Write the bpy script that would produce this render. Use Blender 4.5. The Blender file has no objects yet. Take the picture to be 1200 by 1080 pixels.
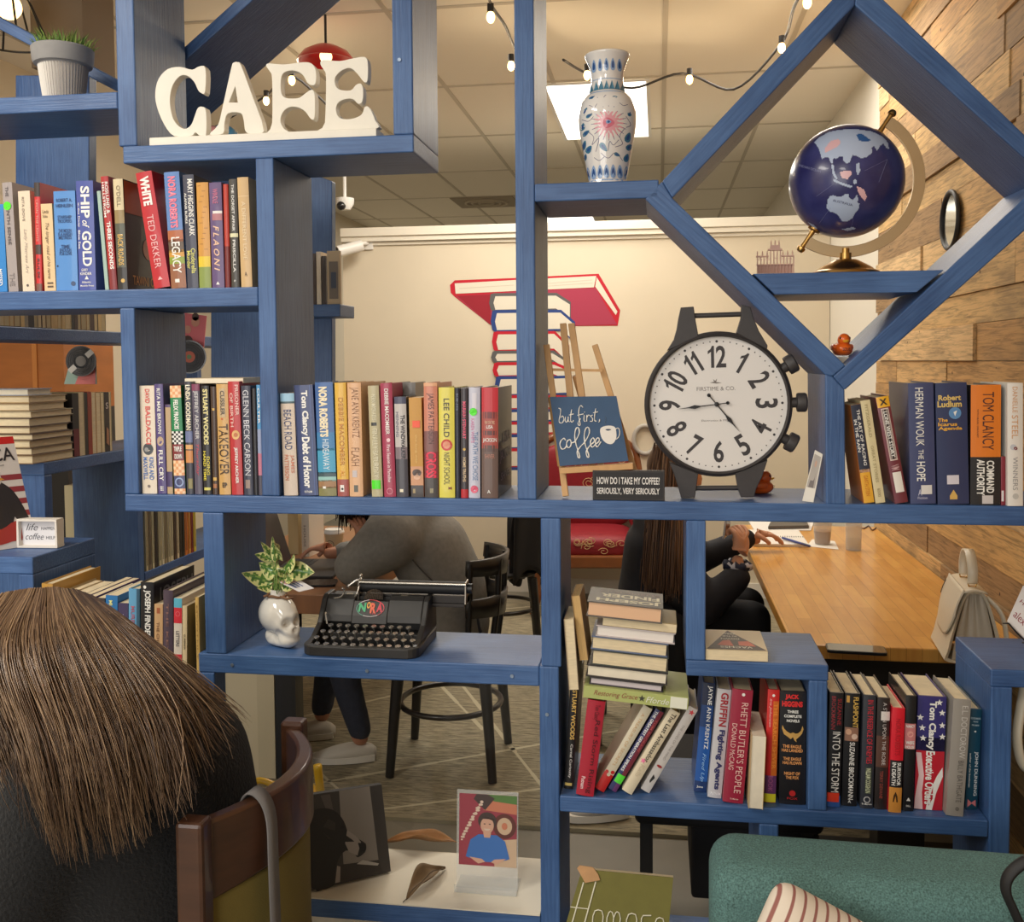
import bpy, bmesh, math, random
from mathutils import Vector, Matrix
random.seed(7)
R_ = math.radians
C = bpy.context.scene.collection
SC = bpy.context.scene

# ------------------------------------------------------------------ camera, world, lights, exposure
EYE = Vector((0, -2.1, 1.6)); FPX, CX, CY = 1150.0, 600.0, 480.0
_d = Vector(((772 - CX) / FPX, -(422 - CY) / FPX, -1)).normalized()
_u = Vector((0, 1, 0)); _u = (_u - _d * _u.dot(_d)).normalized()
_r = _d.cross(_u)
CAMROT = Matrix((_r, _d, _u))
cd = bpy.data.cameras.new('camera'); cam = bpy.data.objects.new('camera', cd); C.objects.link(cam)
cam.matrix_world = Matrix.Translation(EYE) @ CAMROT.to_4x4()
cd.sensor_fit = 'HORIZONTAL'; cd.sensor_width = 36; cd.lens = FPX * 36 / 1200
cd.shift_y = (CY - 540) / 1200; cd.clip_start = .05
SC.camera = cam
SC.view_settings.view_transform = 'Standard'; SC.view_settings.look = 'None'
SC.view_settings.gamma = 1; SC.view_settings.use_curve_mapping = False
SC.view_settings.exposure = 0.0

w = bpy.data.worlds.new('world'); SC.world = w; w.use_nodes = True
w.node_tree.nodes['Background'].inputs[0].default_value = (1, .96, .9, 1)
w.node_tree.nodes['Background'].inputs[1].default_value = .3

def area(name, loc, size, power, col=(1, .945, .855), rot=(0, 0, 0)):
    l = bpy.data.lights.new(name, 'AREA'); l.shape = 'RECTANGLE'; l.size, l.size_y = size
    l.energy = power; l.color = col
    o = bpy.data.objects.new(name, l); o.location = loc; o.rotation_euler = rot; C.objects.link(o); return o
CEIL = 3.15
area('ceiling_lamp_and_fill', (-.35, 4.1, CEIL - .04), (.55, 1.3), 20)
area('ceiling_lamp_and_fill', (-2.1, -1.6, CEIL - .04), (.6, 1.2), 62)
area('ceiling_lamp_and_fill', (-.7, -3.6, CEIL - .04), (.6, 1.2), 50)
area('ceiling_lamp_and_fill', (-1.2, 3.3, CEIL - .04), (.6, 1.2), 36)  # added fill without a fixture, kept left so the posts' right faces stay dim
area('ceiling_lamp_and_fill', (-1.6, 8.6, CEIL - .04), (.6, 1.2), 50)
area('ceiling_lamp_and_fill', (.62, 2.7, CEIL - .04), (.6, 1.2), 16)  # added fill to brighten the long table, no fixture above it
area('front_window_daylight', (-2.0, -5.2, 1.7), (3.0, 2.2), 88, (1, .97, .93), (R_(97), 0, R_(-12)))
def bulb_glow(loc, power=1.6):
    l = bpy.data.lights.new('bulb_glow', 'POINT'); l.energy = power; l.color = (1, .78, .5); l.shadow_soft_size = .03
    o = bpy.data.objects.new('bulb_glow', l); o.location = loc; C.objects.link(o)

# ------------------------------------------------------------------ projection helpers (pixel -> place)
def _ray(px, py): return CAMROT @ Vector(((px - CX) / FPX, -(py - CY) / FPX, -1))
def P(px, py, Y=0.0):
    r = _ray(px, py); return EYE + r * ((Y + 2.1) / r.y)
def PZ(px, py, z):
    r = _ray(px, py); return EYE + r * ((z - 1.6) / r.z)
def PX(px, py, X):
    r = _ray(px, py); return EYE + r * (X / r.x)

# ------------------------------------------------------------------ materials
def lin(c):
    if isinstance(c, str):
        c = c.lstrip('#'); c = [int(c[i:i + 2], 16) for i in (0, 2, 4)]
    return tuple(((v / 255) / 12.92 if v / 255 <= .04045 else ((v / 255 + .055) / 1.055) ** 2.4) for v in c) + (1,)
_mats = {}
def mat(col, rough=.6, metal=0, coat=0, name=None, emit=0, noise=0, nscale=30, bump=0, bscale=200, alpha=1, trans=0, stretch=(1, 1, 1), coords='Object', spec=.5):
    key = (str(col), rough, metal, coat, emit, noise, nscale, bump, bscale, alpha, trans, stretch, coords, spec)
    if key in _mats: return _mats[key]
    m = bpy.data.materials.new(name or 'paint'); m.use_nodes = True
    nt = m.node_tree; b = nt.nodes['Principled BSDF']; c = lin(col)
    b.inputs['Base Color'].default_value = c; b.inputs['Roughness'].default_value = rough
    b.inputs['Metallic'].default_value = metal; b.inputs['Coat Weight'].default_value = coat
    b.inputs['Specular IOR Level'].default_value = spec
    b.inputs['Transmission Weight'].default_value = trans; b.inputs['Alpha'].default_value = alpha
    if emit:
        b.inputs['Emission Color'].default_value = c; b.inputs['Emission Strength'].default_value = emit
    if noise or bump:
        tc = nt.nodes.new('ShaderNodeTexCoord'); mp = nt.nodes.new('ShaderNodeMapping')
        nt.links.new(tc.outputs[coords], mp.inputs[0]); mp.inputs['Scale'].default_value = stretch
    if noise:
        n = nt.nodes.new('ShaderNodeTexNoise'); n.inputs['Scale'].default_value = nscale; n.inputs['Detail'].default_value = 5
        nt.links.new(mp.outputs[0], n.inputs['Vector'])
        r = nt.nodes.new('ShaderNodeMapRange'); nt.links.new(n.outputs['Fac'], r.inputs[0])
        r.inputs[1].default_value = .25; r.inputs[2].default_value = .75; r.inputs[3].default_value = 1 - noise; r.inputs[4].default_value = 1 + noise
        mx = nt.nodes.new('ShaderNodeMix'); mx.data_type = 'RGBA'; mx.blend_type = 'MULTIPLY'; mx.inputs[0].default_value = 1
        mx.inputs[6].default_value = c; nt.links.new(r.outputs[0], mx.inputs[7]); nt.links.new(mx.outputs[2], b.inputs['Base Color'])
    if bump:
        n2 = nt.nodes.new('ShaderNodeTexNoise'); n2.inputs['Scale'].default_value = bscale; n2.inputs['Detail'].default_value = 3
        nt.links.new(mp.outputs[0], n2.inputs['Vector']); bp = nt.nodes.new('ShaderNodeBump'); bp.inputs['Strength'].default_value = bump; bp.inputs['Distance'].default_value = .002
        nt.links.new(n2.outputs['Fac'], bp.inputs['Height']); nt.links.new(bp.outputs[0], b.inputs['Normal'])
    _mats[key] = m; return m

_blue = {}
def blue(ang=0):
    """brushed blue paint over rough lumber, grain along the board's length (ang = tilt of the board, degrees)"""
    if ang in _blue: return _blue[ang]
    m = bpy.data.materials.new('blue_paint'); m.use_nodes = True; nt = m.node_tree; b = nt.nodes['Principled BSDF']
    tc = nt.nodes.new('ShaderNodeTexCoord')
    m0 = nt.nodes.new('ShaderNodeMapping'); m0.inputs['Rotation'].default_value = (0, R_(ang), 0); nt.links.new(tc.outputs['Object'], m0.inputs[0])
    mp = nt.nodes.new('ShaderNodeMapping'); mp.inputs['Scale'].default_value = (3, 60, 60); nt.links.new(m0.outputs[0], mp.inputs[0])
    n = nt.nodes.new('ShaderNodeTexNoise'); n.inputs['Scale'].default_value = 3; n.inputs['Detail'].default_value = 6; n.inputs['Roughness'].default_value = .6
    nt.links.new(mp.outputs[0], n.inputs['Vector'])
    n2 = nt.nodes.new('ShaderNodeTexNoise'); n2.inputs['Scale'].default_value = 5; n2.inputs['Detail'].default_value = 4
    nt.links.new(m0.outputs[0], n2.inputs['Vector'])
    mixf = nt.nodes.new('ShaderNodeMath'); mixf.operation = 'MULTIPLY_ADD'; mixf.inputs[1].default_value = .5
    nt.links.new(n2.outputs['Fac'], mixf.inputs[0])
    h = nt.nodes.new('ShaderNodeMath'); h.operation = 'MULTIPLY'; h.inputs[1].default_value = .5; nt.links.new(n.outputs['Fac'], h.inputs[0])
    nt.links.new(h.outputs[0], mixf.inputs[2])
    cr = nt.nodes.new('ShaderNodeValToRGB'); e = cr.color_ramp.elements
    e[0].position = .32; e[0].color = lin((38, 70, 118)); e[1].position = .68; e[1].color = lin((78, 114, 166))
    nt.links.new(mixf.outputs[0], cr.inputs[0]); nt.links.new(cr.outputs[0], b.inputs['Base Color'])
    b.inputs['Roughness'].default_value = .42
    bp = nt.nodes.new('ShaderNodeBump'); bp.inputs['Strength'].default_value = .55; bp.inputs['Distance'].default_value = .0018
    nt.links.new(n.outputs['Fac'], bp.inputs['Height']); nt.links.new(bp.outputs[0], b.inputs['Normal'])
    _blue[ang] = m; return m

# ------------------------------------------------------------------ mesh builder
class MB:
    def __init__(s): s.v = []; s.f = []; s.m = []
    def add(s, vs, fs, mi=0):
        o = len(s.v); s.v += [Vector(v) for v in vs]; s.f += [[i + o for i in f] for f in fs]; s.m += [mi] * len(fs); return s
    def box(s, x0, x1, y0, y1, z0, z1, mi=0):
        return s.add([(x0, y0, z0), (x1, y0, z0), (x1, y1, z0), (x0, y1, z0), (x0, y0, z1), (x1, y0, z1), (x1, y1, z1), (x0, y1, z1)],
                     [(0, 3, 2, 1), (4, 5, 6, 7), (0, 1, 5, 4), (1, 2, 6, 5), (2, 3, 7, 6), (3, 0, 4, 7)], mi)
    def prism(s, pts, off, mi=0):
        """closed polygon of 3-D points extruded by vector off"""
        pts = [Vector(p) for p in pts]; off = Vector(off); n = len(pts)
        nrm = sum(((pts[i] - pts[0]).cross(pts[(i + 1) % n] - pts[0]) for i in range(n)), Vector())
        if nrm.dot(off) > 0: pts = pts[::-1]
        vs = pts + [p + off for p in pts]
        return s.add(vs, [list(range(n)), list(range(2 * n - 1, n - 1, -1))] + [(i, i + n, (i + 1) % n + n, (i + 1) % n) for i in range(n)], mi)
    def xz(s, pts, y0, y1, mi=0): return s.prism([(x, y0, z) for x, z in pts], (0, y1 - y0, 0), mi)
    def xy(s, pts, z0, z1, mi=0): return s.prism([(x, y, z0) for x, y in pts], (0, 0, z1 - z0), mi)
    def yz(s, pts, x0, x1, mi=0): return s.prism([(x0, y, z) for y, z in pts], (x1 - x0, 0, 0), mi)
    def tube(s, pts, r, n=8, mi=0, closed=False, cap=True, flat=1.0):
        pts = [Vector(p) for p in pts]; k = len(pts); rs = r if isinstance(r, (list, tuple)) else [r] * k
        up = None; rings = []
        for i, p in enumerate(pts):
            a = pts[(i - 1) % k] if (i > 0 or closed) else p; b = pts[(i + 1) % k] if (i < k - 1 or closed) else p
            t = (b - a).normalized() if (b - a).length > 1e-9 else Vector((0, 0, 1))
            if up is None: up = t.orthogonal().normalized()
            up = (up - t * up.dot(t)); up = up.normalized() if up.length > 1e-6 else t.orthogonal().normalized()
            sd = t.cross(up)
            rings.append([p + (up * math.cos(q) + sd * math.sin(q) * flat) * rs[i] for q in (2 * math.pi * j / n for j in range(n))])
        vs = [v for ring in rings for v in ring]; fs = []
        for i in range(k if closed else k - 1):
            i2 = (i + 1) % k
            for j in range(n): fs.append((i * n + j, i * n + (j + 1) % n, i2 * n + (j + 1) % n, i2 * n + j))
        if cap and not closed: fs += [list(range(n))[::-1], [(k - 1) * n + j for j in range(n)]]
        return s.add(vs, fs, mi)
    def lathe(s, prof, n=32, c=(0, 0, 0), mi=0, axis=None, a0=0):
        """prof = [(radius, height)], around z (or a matrix axis)"""
        c = Vector(c); M = axis or Matrix.Identity(3); vs = []; fs = []; k = len(prof)
        for r, h in prof:
            for j in range(n):
                q = a0 + 2 * math.pi * j / n; vs.append(c + M @ Vector((r * math.cos(q), r * math.sin(q), h)))
        for i in range(k - 1):
            for j in range(n): fs.append((i * n + j, i * n + (j + 1) % n, (i + 1) * n + (j + 1) % n, (i + 1) * n + j))
        if prof[0][0] > 1e-6: fs.append(list(range(n))[::-1])
        if prof[-1][0] > 1e-6: fs.append([(k - 1) * n + j for j in range(n)])
        return s.add(vs, fs, mi)
    def ball(s, c, rad, n=16, m=10, mi=0, M=None):
        if not isinstance(rad, (tuple, list)): rad = (rad,) * 3
        vs = []; fs = []; c = Vector(c)
        for i in range(m + 1):
            t = math.pi * i / m
            for j in range(n):
                q = 2 * math.pi * j / n; p = Vector((rad[0] * math.sin(t) * math.cos(q), rad[1] * math.sin(t) * math.sin(q), rad[2] * math.cos(t)))
                vs.append(c + (M @ p if M else p))
        for i in range(m):
            for j in range(n): fs.append((i * n + j, (i + 1) * n + j, (i + 1) * n + (j + 1) % n, i * n + (j + 1) % n))
        return s.add(vs, fs, mi)
    def grid(s, fn, nu, nv, mi=0, closed_u=False):
        vs = [fn(i / (nu if closed_u else nu - 1), j / (nv - 1)) for j in range(nv) for i in range(nu)]; fs = []
        for j in range(nv - 1):
            for i in range(nu if closed_u else nu - 1):
                i2 = (i + 1) % nu; fs.append((j * nu + i, j * nu + i2, (j + 1) * nu + i2, (j + 1) * nu + i))
        return s.add(vs, fs, mi)
    def xf(s, M):
        s.v = [M @ v for v in s.v]; return s
    def build(s, name, m, parent=None, smooth=False, bevel=0, seg=2, loc=None, merge=True, sub=0, solid=0, fixn=True, rot=None, auto=35):
        me = bpy.data.meshes.new(name); me.from_pydata([tuple(v) for v in s.v], [], s.f)
        for x in (m if isinstance(m, (list, tuple)) else [m]): me.materials.append(x)
        me.polygons.foreach_set('material_index', s.m)
        if merge or fixn:
            bm = bmesh.new(); bm.from_mesh(me)
            if merge: bmesh.ops.remove_doubles(bm, verts=bm.verts, dist=1e-6)
            if fixn and not solid: bmesh.ops.recalc_face_normals(bm, faces=bm.faces)
            bm.to_mesh(me); bm.free()
        if smooth:
            me.polygons.foreach_set('use_smooth', [True] * len(me.polygons))
            if auto < 180: me.set_sharp_from_angle(angle=R_(auto))
        me.update()
        o = bpy.data.objects.new(name, me); C.objects.link(o)
        if parent: o.parent = parent
        if loc is not None: o.location = loc
        if rot is not None: o.rotation_euler = rot
        if solid:
            q = o.modifiers.new('s', 'SOLIDIFY'); q.thickness = solid; q.offset = 0
        if bevel:
            q = o.modifiers.new('b', 'BEVEL'); q.width = bevel; q.segments = seg; q.limit_method = 'ANGLE'; q.angle_limit = R_(40); q.harden_normals = False
        if sub:
            q = o.modifiers.new('u', 'SUBSURF'); q.levels = sub; q.render_levels = sub
        return o

def tag(o, label=None, cat=None, group=None, kind=None):
    if label: o['label'] = label
    if cat: o['category'] = cat
    if group: o['group'] = group
    if kind: o['kind'] = kind
    return o
def thing(name, label, cat, loc=(0, 0, 0), rot=(0, 0, 0), group=None):
    o = bpy.data.objects.new(name, None); o.empty_display_size = .05; C.objects.link(o); o.location = loc
    o.rotation_euler = rot; return tag(o, label, cat, group)
def struct(o): o['kind'] = 'structure'; return o

# ------------------------------------------------------------------ lettering
_tc = {}
def glyphs(s, bold=0.0, shear=0.0, space=1.0):
    """flat letters normalised to x 0..1, y 0..1 -> (verts, faces)"""
    k = (s, bold, shear, space)
    if k in _tc: return _tc[k]
    cu = bpy.data.curves.new('t', 'FONT'); cu.body = s; cu.offset = bold; cu.shear = shear; cu.space_character = space; cu.resolution_u = 3
    o = bpy.data.objects.new('t', cu); me = bpy.data.meshes.new_from_object(o)
    vs = [(v.co.x, v.co.y) for v in me.vertices]; fs = [list(p.vertices) for p in me.polygons]
    bpy.data.objects.remove(o); bpy.data.curves.remove(cu); bpy.data.meshes.remove(me)
    if vs:
        x0 = min(v[0] for v in vs); x1 = max(v[0] for v in vs); y0 = min(v[1] for v in vs); y1 = max(v[1] for v in vs)
        vs = [((x - x0) / max(x1 - x0, 1e-6), (y - y0) / max(y1 - y0, 1e-6)) for x, y in vs]
    _tc[k] = (vs, fs); return _tc[k]
def text_on(mb, s, o, ex, ey, L, H, mi=0, bold=.01, shear=0, warp=None, space=1.0):
    """letters fitted in a L x H box whose lower left corner is o, along unit vectors ex, ey"""
    vs, fs = glyphs(s, bold, shear, space); o = Vector(o); ex = Vector(ex); ey = Vector(ey)
    pts = [o + ex * (x * L) + ey * (y * H) for x, y in vs]
    if warp: pts = [warp(p) for p in pts]
    return mb.add(pts, fs, mi)
# ================================================================== THE SETTING
XW = 1.109           # right-hand wall
def plank_wall():
    mb = MB(); rows = 0; z = 0.0; rnd = random.Random(3)
    tones = 9
    while z < CEIL:
        h = rnd.choice((.11, .125, .13, .14, .155)); y = -2.6 - rnd.random() * .8
        while y < 3.1:
            L = rnd.uniform(.6, 1.7); y1 = min(y + L, 3.1)
            if y1 > -2.6:
                t = rnd.uniform(.012, .026); mb.box(XW - t, XW + .002, max(y, -2.6) + .001, y1 - .001, z + .001, min(z + h, CEIL) - .001, rnd.randrange(tones))
            y = y1
        z += h
    ms = []
    for i, c in enumerate(((216, 176, 120), (206, 162, 104), (226, 190, 138), (198, 154, 98), (182, 148, 106), (232, 198, 148), (166, 134, 94), (212, 172, 112), (220, 182, 124))):
        m = bpy.data.materials.new('pallet_wood'); m.use_nodes = True; nt = m.node_tree; b = nt.nodes['Principled BSDF']
        tc = nt.nodes.new('ShaderNodeTexCoord'); mp = nt.nodes.new('ShaderNodeMapping'); mp.inputs['Scale'].default_value = (20, 1.6, 26); mp.inputs['Location'].default_value = (i * 3.1, i * 1.7, i)
        nt.links.new(tc.outputs['Object'], mp.inputs[0])
        n = nt.nodes.new('ShaderNodeTexNoise'); n.inputs['Scale'].default_value = 3.5; n.inputs['Detail'].default_value = 7; n.inputs['Roughness'].default_value = .65; n.inputs['Distortion'].default_value = .8
        nt.links.new(mp.outputs[0], n.inputs['Vector'])
        cr = nt.nodes.new('ShaderNodeValToRGB'); e = cr.color_ramp.elements
        e[0].position = .3; e[0].color = lin(tuple(int(v * .66) for v in c)); e[1].position = .56; e[1].color = lin(c)
        nt.links.new(n.outputs['Fac'], cr.inputs[0])
        # weathered grey patches
        n2 = nt.nodes.new('ShaderNodeTexNoise'); n2.inputs['Scale'].default_value = 2.2; n2.inputs['Detail'].default_value = 6
        m2 = nt.nodes.new('ShaderNodeMapping'); m2.inputs['Scale'].default_value = (1, 1, 3); m2.inputs['Location'].default_value = (i * 5.3, i * 2.9, 0)
        nt.links.new(tc.outputs['Object'], m2.inputs[0]); nt.links.new(m2.outputs[0], n2.inputs['Vector'])
        rr = nt.nodes.new('ShaderNodeMapRange'); rr.inputs[1].default_value = .5; rr.inputs[2].default_value = .72; rr.inputs[4].default_value = .55
        nt.links.new(n2.outputs['Fac'], rr.inputs[0])
        mx = nt.nodes.new('ShaderNodeMix'); mx.data_type = 'RGBA'; nt.links.new(rr.outputs[0], mx.inputs[0]); nt.links.new(cr.outputs[0], mx.inputs[6]); mx.inputs[7].default_value = lin((124, 104, 78))
        # nail marks
        vo = nt.nodes.new('ShaderNodeTexVoronoi'); vo.inputs['Scale'].default_value = 9; nt.links.new(tc.outputs['Object'], vo.inputs['Vector'])
        lt = nt.nodes.new('ShaderNodeMath'); lt.operation = 'LESS_THAN'; lt.inputs[1].default_value = .055; nt.links.new(vo.outputs['Distance'], lt.inputs[0])
        mx2 = nt.nodes.new('ShaderNodeMix'); mx2.data_type = 'RGBA'; nt.links.new(lt.outputs[0], mx2.inputs[0]); nt.links.new(mx.outputs[2], mx2.inputs[6]); mx2.inputs[7].default_value = lin((70, 48, 30))
        nt.links.new(mx2.outputs[2], b.inputs['Base Color']); b.inputs['Roughness'].default_value = .75
        bp = nt.nodes.new('ShaderNodeBump'); bp.inputs['Strength'].default_value = .4; bp.inputs['Distance'].default_value = .003
        nt.links.new(n.outputs['Fac'], bp.inputs['Height']); nt.links.new(bp.outputs[0], b.inputs['Normal']); ms.append(m)
    o = mb.build('wall_right', ms, merge=False); struct(o)
plank_wall()
CREAM = mat((216, 203, 179), .85, noise=.03, nscale=3, name='cream_wall_paint')
WHITE_WALL = mat((222, 216, 202), .85, name='white_wall_paint')
struct(MB().box(XW + .003, XW + .1, -2.6, 11.2, 0, CEIL).build('wall_right_plaster', WHITE_WALL))
struct(MB().box(-2.2, XW, 4.6, 4.72, 0, 2.44).build('wall_back', CREAM))
struct(MB().box(-2.2, XW, 4.56, 4.6, 2.44, 2.475).box(-2.2, XW, 4.545, 4.76, 2.475, 2.535).box(-2.2, XW, 4.585, 4.6, 2.415, 2.44).build('trim_1', mat((232, 224, 206), .5), bevel=.004))
struct(MB().box(-2.2, XW, 4.585, 4.6, 0, .1).build('baseboard_back', mat((228, 222, 210), .5)))
struct(MB().box(-3.3, XW, 11.1, 11.2, 0, CEIL).build('wall_far', mat((178, 168, 148), .85)))
struct(MB().box(-3.4, -3.3, -2.6, 11.2, 0, CEIL).build('wall_left', CREAM))
struct(MB().box(-3.4, XW + .1, -4.8, 11.2, -.1, 0).build('floor', mat((128, 122, 108), .55, noise=.12, nscale=4, name='concrete')))

def ceiling():
    m = bpy.data.materials.new('ceiling_tile'); m.use_nodes = True; nt = m.node_tree; b = nt.nodes['Principled BSDF']
    b.inputs['Base Color'].default_value = lin((238, 230, 214)); b.inputs['Roughness'].default_value = .9
    mb = MB(); mb.box(-3.4, XW + .1, -3.0, 11.2, CEIL, CEIL + .08, 0)
    for i in range(8):
        x = -3.02 + .61 * i; mb.box(x - .012, x + .012, -3.0, 11.1, CEIL - .004, CEIL, 1)
    y = -2.7
    while y < 11:
        mb.box(-3.3, XW, y - .012, y + .012, CEIL - .0045, CEIL, 1); y += 1.22
    struct(mb.build('ceiling', [m, mat((196, 186, 168), .6)], merge=False))
ceiling()
_a, _b = P(36, 40, 1.4), P(98, 76, 1.4)
struct(MB().box(_a.x, _b.x, 1.4, 1.62, _b.z, CEIL).build('trim_2', mat((120, 104, 86), .8)))
def ceiling_light(x, y, w, l, label):
    t = thing('ceiling_light', label, 'ceiling light', (x, y, CEIL), group='flat ceiling light panels')
    MB().box(-w / 2 - .02, w / 2 + .02, -l / 2 - .02, -l / 2, -.012, -.0046).box(-w / 2 - .02, w / 2 + .02, l / 2, l / 2 + .02, -.012, -.0046).box(-w / 2 - .02, -w / 2, -l / 2, l / 2, -.012, -.0046).box(w / 2, w / 2 + .02, -l / 2, l / 2, -.012, -.0046).build('frame', mat((235, 232, 225), .4), t)
    MB().box(-w / 2, w / 2, -l / 2, l / 2, -.009, -.005).build('diffuser', mat((255, 248, 235), .4, emit=2.2), t)
ceiling_light(-.35, 4.13, .56, 1.36, 'bright square ceiling light panel seen beside the blue and white vase')
ceiling_light(-1.0, 8.75, .6, 1.2, 'far ceiling light panel just above the cream wall, below the vase shelf')

# rug
def rug_mat():
    m = bpy.data.materials.new('woven_rug'); m.use_nodes = True; nt = m.node_tree; b = nt.nodes['Principled BSDF']
    tc = nt.nodes.new('ShaderNodeTexCoord'); mp = nt.nodes.new('ShaderNodeMapping'); mp.inputs['Scale'].default_value = (3, 22, 1); nt.links.new(tc.outputs['Object'], mp.inputs[0])
    n = nt.nodes.new('ShaderNodeTexNoise'); n.inputs['Scale'].default_value = 4; n.inputs['Detail'].default_value = 8; n.inputs['Roughness'].default_value = .75
    nt.links.new(mp.outputs[0], n.inputs['Vector'])
    cr = nt.nodes.new('ShaderNodeValToRGB'); e = cr.color_ramp.elements; e[0].position = .36; e[0].color = lin((92, 86, 70)); e[1].position = .62; e[1].color = lin((168, 156, 128))
    nt.links.new(n.outputs['Fac'], cr.inputs[0]); nt.links.new(cr.outputs[0], b.inputs['Base Color']); b.inputs['Roughness'].default_value = .95
    return m
def rug():
    t = thing('rug', 'grey olive woven rug with thin cream crossing lines on the concrete floor', 'rug', (0, 0, 0))
    MB().box(-2.4, .75, 1.17, 4.3, 0, .012).build('pile', rug_mat(), t)
    mb = MB(); rnd = random.Random(5)
    for a, bq in (((-1.6, 3.9), (-.3, 1.2)), ((-2.3, 2.6), (-1.05, 1.2)), ((-1.5, 1.25), (.7, 2.6)), ((-2.3, 1.35), (.3, 3.9)), ((-.5, 4.2), (.7, 1.9)), ((-2.0, 4.2), (-.75, 2.0)), ((-1.0, 1.2), (.7, 1.95)), ((-2.3, 3.4), (-.6, 4.25))):
        p, q = Vector(a), Vector(bq); d = (q - p); nn = Vector((-d.y, d.x)).normalized() * .008; k = 14
        for i in range(k):
            u, v = p + d * (i / k), p + d * ((i + 1) / k); j = nn * rnd.uniform(.7, 1.3)
            mb.add([(u.x - j.x, u.y - j.y, .0125), (v.x - j.x, v.y - j.y, .0125), (v.x + j.x, v.y + j.y, .0125), (u.x + j.x, u.y + j.y, .0125)], [(0, 1, 2, 3)])
    mb.build('woven_line', mat((188, 178, 150), .95), t)
    MB().box(-2.4, .75, 1.155, 1.172, .0, .0135).build('binding', mat((140, 130, 105), .9), t)
rug()

# ================================================================== THE BLUE SHELVES
DEP = .245
shelf = thing('bookshelf', 'large open blue painted lumber bookshelf with odd cubbies and a diamond, dividing the room', 'bookshelf', (0, 0, 0))
BM = dict(b=.0025)
def hboard(name, x0, x1, z0, z1, y0=0, y1=DEP, par=None):
    return MB().box(x0, x1, y0, y1, z0, z1).build(name, blue(0), par or shelf, bevel=.003)
def vboard(name, x0, x1, z0, z1, y0=0, y1=DEP, par=None):
    return MB().box(x0, x1, y0, y1, z0, z1).build(name, blue(90), par or shelf, bevel=.003)
def pboard(name, px, Y=0, dep=DEP, ang=0, par=None):
    return MB().prism([P(x, y, Y) for x, y in px], (0, dep, 0)).build(name, blue(ang), par or shelf, bevel=.003)
ZM, ZU, ZC, ZF, ZG, ZH, ZN, ZL, ZI, ZJ, ZB = 1.300, 1.771, 2.094, 2.217, 1.978, 1.778, .934, .648, .960, .964, .375
hboard('shelf_board', -1.222, 1.09, 1.260, ZM)
hboard('shelf_board', -1.9, -.888, 1.728, ZU)
hboard('shelf_board', -1.9, -1.2135, 2.179, ZF)
hboard('shelf_board', -1.204, -.526, 2.055, ZC)
hboard('shelf_board', -.262, 0.0, 1.940, ZG)
hboard('shelf_board', -1.05, -.2585, .889, ZN)
hboard('shelf_board', -.215, .672, .612, ZL)
hboard('shelf_board', .058, .3515, .926, ZI)
hboard('shelf_board', .6715, 1.09, .928, ZJ)
hboard('shelf_board', -1.0118, -.2585, .33, ZB)
hboard('shelf_board', -.215, .214, .22, .26)
vboard('upright', -1.2135, -1.169, ZC, 2.75)
vboard('upright', -1.222, -1.186, ZM, 1.728)
vboard('upright', -.888, -.846, ZM, 2.055)
vboard('upright', -.304, -.262, ZM, 2.75)
vboard('upright', -.571, -.526, ZC, 2.75)
MB().prism([P(967, 438), P(976, 441), P(990, 457), P(991, 591), P(968, 591)], (0, DEP, 0)).build('upright', blue(90), shelf, bevel=.003)
vboard('upright', .0575, .0985, ZI, 1.260)
vboard('upright', -.2535, -.210, ZN, 1.260)
vboard('upright', -.2585, -.2155, 0, ZN)
vboard('upright', -1.032, -.982, ZN, 1.260)
vboard('upright', -1.05, -1.012, 0, .889, 0, .06)
vboard('upright', .312, .350, ZL, .926)
vboard('upright', .212, .252, 0, .612)
vboard('upright', .6725, .714, 0, .928)
pboard('diagonal_board', [(776, 212), (1004, -31), (1002, 6), (788, 232)], ang=47)
pboard('diagonal_board', [(1004, -31), (1262, 216), (1226, 208), (1002, 6)], ang=-43)
pboard('diagonal_board', [(1226, 208), (1262, 216), (990, 457), (976, 441), (991, 428)], ang=43)
pboard('diagonal_board', [(776, 212), (788, 232), (991, 428), (976, 441), (967, 439), (756, 233)], ang=-43)
MB().xz([(.1935, ZH), (.570, ZH), (.518, 1.734), (.2385, 1.734)], 0, DEP).build('shelf_board', blue(0), shelf, bevel=.002)
# screw heads
mb = MB()
for x, y in ((272, 779), (430, 786), (600, 792), (641, 837), (468, 70)):
    p = P(x, y, -.001); mb.lathe([(0, .0012), (.004, .0012), (.0045, 0)], 10, p, axis=Matrix.Rotation(R_(90), 3, 'X'))
mb.build('screw', mat((150, 165, 185), .35, .8), shelf)
# clear pane in front of the low case and its white lining sheet
gm = bpy.data.materials.new('clear_pane'); gm.use_nodes = True; nt = gm.node_tree
for n in list(nt.nodes):
    if n.type == 'BSDF_PRINCIPLED': nt.nodes.remove(n)
out = [n for n in nt.nodes if n.type == 'OUTPUT_MATERIAL'][0]
tr = nt.nodes.new('ShaderNodeBsdfTransparent'); tr.inputs[0].default_value = (.93, .93, .92, 1); gl = nt.nodes.new('ShaderNodeBsdfGlossy'); gl.inputs['Roughness'].default_value = .06
mxs = nt.nodes.new('ShaderNodeMixShader'); fr = nt.nodes.new('ShaderNodeFresnel'); fr.inputs[0].default_value = 1.45
nt.links.new(fr.outputs[0], mxs.inputs[0]); nt.links.new(tr.outputs[0], mxs.inputs[1]); nt.links.new(gl.outputs[0], mxs.inputs[2]); nt.links.new(mxs.outputs[0], out.inputs[0])
CLEAR = gm
MB().add([(-1.0115, .236, ZB + .004), (-.259, .236, ZB + .004), (-.259, .236, .8885), (-1.0115, .236, .8885)], [(0, 1, 2, 3)]).build('clear_pane', CLEAR, shelf, fixn=False)
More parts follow.
